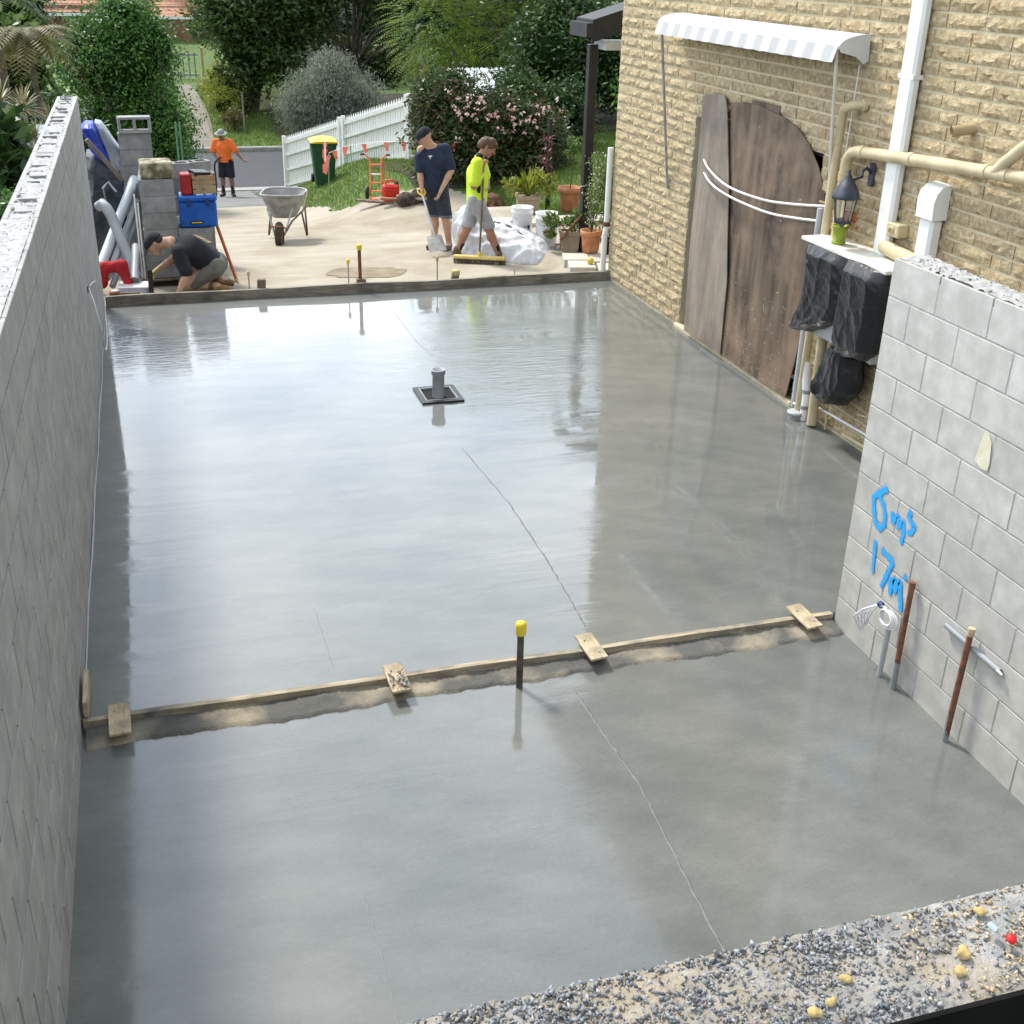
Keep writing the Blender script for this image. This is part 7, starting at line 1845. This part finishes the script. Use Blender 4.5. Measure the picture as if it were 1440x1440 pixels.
# trees that close the view: each its own
bgt = [(-9, 36, 3.6, 'leafy tree far left beyond the palms'), (-4.5, 44, 3.2, 'tree behind the big hedge tree at the left'), (-3.5, 33, 2.6, 'dark tree between palms and hedge tree'), (7.2, 57, 4.2, 'tall tree behind the fig at the top'), (12.5, 44, 3.4, 'dark tree behind the jacaranda'), (15.5, 38, 3.2, 'dark tree right of the jacaranda trunk'), (19, 34, 3.4, 'tree beyond the lawn behind the house corner'),
       (13.5, 31.5, 2.6, 'dark tree deep behind the pergola'), (11.5, 56, 4.0, 'far tree at the top centre'), (17.5, 52, 4.2, 'far tree behind the white roof'), (24, 48, 4.5, 'far tree hidden behind the house'), (4.6, 66, 3.0, 'far tree right of the tiled roof')]
for x, y, r, lab in bgt:
    g_ = GZ(x, y); tree('tree', 'dense ' + lab, 'tree', (x, y, g_), [(0, 0, r * .95, r * .8, r * .7, r * .75), (-r * .4, 0, r * 1.3, r * .55, r * .5, r * .5), (r * .4, 0, r * 1.25, r * .55, r * .5, r * .55), (0, -r * .3, r * .45, r * .75, r * .5, r * .45)], 6500, .15, lf_dark if x > 9 else lf_fig, .4, .16, group='background trees', core=.8)
# ---- far houses, posts and fences
t = thing('tiled_house', 'house with an orange terracotta tiled roof above the garden path', 'house', (-.5, 64, -1.2))
tw = MB(); tw.box((0, 2, .75), (7.4, 4.5, 2.7)); tw.box((2.9, -.3, .6), (1.8, 1.6, 2.2)); tw.build('wall', M('brown_brick', (.16, .085, .05), (.24, .13, .08), 14, .9, .3, 30), t)
m_tile = M('terracotta_tiles', (.36, .17, .10), (.50, .27, .17), 10, .85, .3, 30, stain=(.28, .15, .10), sscale=1.2)
rf = MB()
def rooff(u, v):
    return Vector((-4.6 + 8.9 * u, -.55 + 2.6 * v, 1.75 + 1.55 * v + .045 * (1 - (v * 9) % 1) + .02 * abs(math.sin(u * 110))))
rf.grid(lambda u, v: rooff(u, v * .9999), 160, 45, False); rf.grid(lambda u, v: Vector((4.3 - 8.9 * u, 4.65 - 2.6 * v, 1.75 + 1.55 * v)), 4, 4, False); rf.build('roof', m_tile, t)
rf = MB(); rf.box((-.15, -.55, 1.70), (8.9, .10, .14)); rf.box((2.95, -1.15, 1.62), (2.0, .08, .12)); rf.build('gutter', m_white, t)
rf = MB(); rf.grid(lambda u, v: Vector((1.95 + 2.0 * u, -1.15 + 1.2 * v, 1.66 + .5 * v + .03 * (1 - (v * 4) % 1))), 20, 16, False); rf.build('porch_roof', m_tile, t)
w_ = MB(); w_.box((1.2, -.27, .9), (1.2, .06, 1.0)); f_ = w_.build('window', m_white, t); w_ = MB(); w_.box((1.2, -.31, .9), (1.06, .02, .86)); w_.build('pane', m_darkglass, f_)
t = thing('utility_pole', 'grey power pole rising in front of the terracotta roof', 'pole', (-.08, 45, GZ(-.08, 45))); d = MB(); d.tube([(0, 0, -.2), (0, 0, 6.2)], [.14, .11], 12); d.build('shaft', M('pole_grey', (.22, .22, .21), (.32, .32, .31), 5, .8), t)
d = MB(); d.box((0, 0, 5.6), (1.8, .1, .12)); d.build('crossarm', m_weath, t)
t = thing('white_post', 'tall white post standing at the bend of the garden path', 'post', (3.06, 50.4, GZ(3.06, 50.4))); d = MB(); d.box((0, 0, .8), (.11, .11, 1.8), bev=.01); d.build('shaft', m_cream, t)
t = thing('white_post', 'thin pale post at the edge of the far lawn under the fig tree', 'post', (3.92, 42.5, GZ(3.92, 42.5))); d = MB(); d.box((0, 0, .65), (.05, .05, 1.4)); d.build('shaft', m_barkg, t)
t = thing('garden_gate', 'grey garden gate at the top end of the path', 'gate', (2.3, 53.5, GZ(2.3, 53.5)))
for k in range(6): d = MB(); d.box((-.6 + .24 * k, 0, .55), (.06, .03, 1.0)); d.build('bar', m_pvcdark, t)
for z in (.15, .95): d = MB(); d.box((0, .02, z), (1.5, .03, .06)); d.build('rail', m_pvcdark, t)
t = thing('picket_fence', 'far white picket fence glimpsed under the jacaranda', 'fence', (9.4, 32.6, -.3))
far = [(9.4 + .145 * k) for k in range(70)]
for x in far: link('picket', mpk, t, (x - 9.4, 0, -1.35 + .02 * (x - 9.4)))
for z in (-.9, -.25): d = MB(); d.box((5.05, .03, z + .1), (10.3, .03, .07)); d.build('rail', m_white, t)
t = thing('shed', 'white-roofed shed glimpsed behind the far picket fence', 'shed', (11.9, 36.2, -2.4))
d = MB(); d.box((0, 0, 1.05), (3.4, 2.6, 2.1)); d.build('wall', m_pvc, t)
d = MB()
d.grid(lambda u, v: Vector((-1.9 + 3.8 * u, -1.5 + 3.0 * v, 2.1 + .55 * v + .018 * math.sin(u * 150))), 150, 1, False); d.build('roof', M('white_roof_sheet', (.55, .60, .66), (.66, .70, .75), 3, .5), t)
t = thing('white_house', 'white weatherboard house glimpsed between the tree limbs', 'house', (9.6, 58, GZ(9.6, 58)))
for k in range(14): d = MB(); d.box((0, 0, .25 + .25 * k), (7.5, 5 - .002 * k, .235), (.0, 0, 0)); d.build('weatherboard', M('weatherboard_white', (.62, .63, .63), (.7, .7, .7), 3, .7) if k == 0 else bpy.data.materials['weatherboard_white'], t)
d = MB(); d.prism([(-4.2, -3, 3.6), (4.2, -3, 3.6), (0, -3, 5.4)], (0, 6, 0)); d.build('roof', M('roof_grey', (.3, .31, .32), (.38, .39, .4), 3, .7), t)
w_ = MB(); w_.box((-.8, -2.52, 1.9), (1.3, .06, 1.2)); f_ = w_.build('window', m_white, t); w_ = MB(); w_.box((-.8, -2.56, 1.9), (1.15, .03, 1.05)); w_.build('pane', m_darkglass, f_)

# ---- patio plants
pz2 = pz + .02
m_planter = M('tan_planter', (.30, .24, .16), (.40, .32, .23), 6, .8, .2, 40)
def planter(x, y, z, w, h, lab):
    t = thing('planter_box', lab, 'planter', (x, y, z), RZ + .1); d = MB(); d.box((0, 0, h / 2), (w, w, h), taper=1.12, bev=0); d.build('box', m_planter, t)
    d = MB()
    for cx, cy, sx, sy in ((0, -w * .55, w * 1.22, .03), (0, w * .55, w * 1.22, .03), (-w * .55, 0, .03, w * 1.06), (w * .55, 0, .03, w * 1.06)): d.box((cx, cy, h), (sx, sy, .05))
    d.build('rim', m_planter, t); d = MB(); d.box((0, 0, h - .02), (w * 1.04, w * 1.04, .02)); d.build('soil', m_soil, t); return t
t = planter(6.14, 16.75, -.07, .30, .24, 'tan square planter with tall yellow-green spears beside the lawn')
V, F = strap_leaves(90, .42, .016, .7, 1.5, .10, (0, 0, .22)); b = MB(); b.add(V, F); b.build('leaves', lf_yel, t)
C = cloud(900, [(.2, 0, .42, .30, .22, .22), (-.2, 0, .38, .2, .2, .2)], 12); V, F = leafquads(C, .045, .22); link('side_leaves', npmesh('side_leaves', V, F, lf_yel), t)
t = thing('cordyline', 'thin dark red cordyline between the planter and the thin dark post', 'plant', (6.50, 16.95, GZ(6.5, 16.95)))
b = MB(); b.tube([(0, 0, -.1), (.02, 0, .6), (.0, 0, 1.05)], .014, 8); b.build('stem', m_bark, t)
V = []; F = []
for z in (.25, .5, .7, .85, .98, 1.08):
    v_, f_ = strap_leaves(18, .17, .014, -.6, 1.2, .2, (0, 0, z)); o_ = len(V); V += v_; F += [[o_ + i for i in q] for q in f_]
b = MB(); b.add(V, F); b.build('leaves', leafmat('burgundy_leaves', [(.05, .012, .018), (.12, .02, .03), (.22, .06, .05), (.04, .03, .02)], .4, .25), t)
t = pot(6.84, 16.8, GZ(6.84, 16.8), .17, .38, 'large terracotta pot with a thin sapling on the lawn edge')
b = MB(); b.tube([(0, 0, .3), (.03, 0, .7), (.06, 0, 1.0)], .009, 6); b.build('stem', m_bark, t)
C = cloud(260, [(.06, 0, 1.02, .17, .15, .15), (-.05, 0, .9, .12, .1, .08)], 8); V, F = leafquads(C, .035, .4); link('leaves', npmesh('leaves', V, F, lf_fresh), t)
t = planter(5.93, 14.2, pz, .22, .24, 'small tan square planter with light leafy shoots beside the float')
C = np.concatenate([cloud(520, [(-.22, -.05, .42, .18, .14, .12), (.08, 0, .40, .2, .15, .14), (-.28, -.1, .22, .1, .1, .1)], 9)]); V, F = leafquads(C, .042, .3); link('leaves', npmesh('leaves', V, F, lf_fresh), t)
b = MB()
for e in ((-.3, -.05, .45), (.1, 0, .5), (-.32, -.1, .24), (.2, .05, .42)): b.tube([(0, 0, .2), (e[0] * .5, e[1] * .5, .4), e], .006, 5)
b.build('stem', m_bark, t)
t = pot(6.02, 13.62, pz + .10, .135, .29, 'terracotta pot with a tall airy white-flowering plant by the house corner')
b = MB(); stems = []
for k in range(7):
    a = k * .9; e = Vector((.10 * math.cos(a) + .02, .10 * math.sin(a), .75 + .12 * rnd.random() + (.45 if k in (0, 1, 2) else 0))); b.tube([(0, 0, .24), e * .5 + Vector((0, 0, .12)), e], .005, 5); stems.append(e)
b.build('stem', m_bark, t)
C = np.concatenate([np.array([0, 0, .25]) + (np.array(e) - np.array([0, 0, .25])) * rng.random((70, 1)) ** .7 + rng.normal(size=(70, 3)) * .032 for e in stems])
V, F = leafquads(C, .020, .45); link('leaves', npmesh('leaves', V, F, lf_fresh), t)
C = np.concatenate([np.array([0, 0, .4]) + (np.array(e) - np.array([0, 0, .4])) * rng.random((34, 1)) + rng.normal(size=(34, 3)) * .04 for e in stems[:5]])
V, F = leafquads(C, .012, .8); tag(link('flowers', npmesh('flowers', V, F, leafmat('white_petals', [(.7, .7, .65), (.8, .8, .75)], .6, .3)), t), kind='stuff')
t = pot(6.34, 13.75, pz, .12, .24, 'hidden dark pot with a bushy green plant against the corner downpipe', m_black)
C = cloud(1500, [(0, 0, .55, .26, .22, .34), (-.05, 0, .95, .18, .16, .32)], 9); V, F = leafquads(C, .028, .42); link('leaves', npmesh('leaves', V, F, lf_fresh), t)
b = MB()
for k in range(5): b.tube([(0, 0, .2), (rnd.uniform(-.15, .15), rnd.uniform(-.1, .1), .9)], .006, 5)
b.build('stem', m_bark, t)
V, F = strap_leaves(16, .34, .007, .6, 1.4, .15, (.05, 0, 1.0)); b = MB(); b.add(V, F); b.build('top_shoots', lf_fresh, t)
# far left overgrowth on the lawn strip by the patio
tree('shrub', 'low green shrub on the lawn behind the terracotta pot', 'shrub', (7.7, 16.9, GZ(7.7, 16.9)), [(0, 0, .25, .3, .3, .25)], 700, .04, lf_fresh, .35, .02)
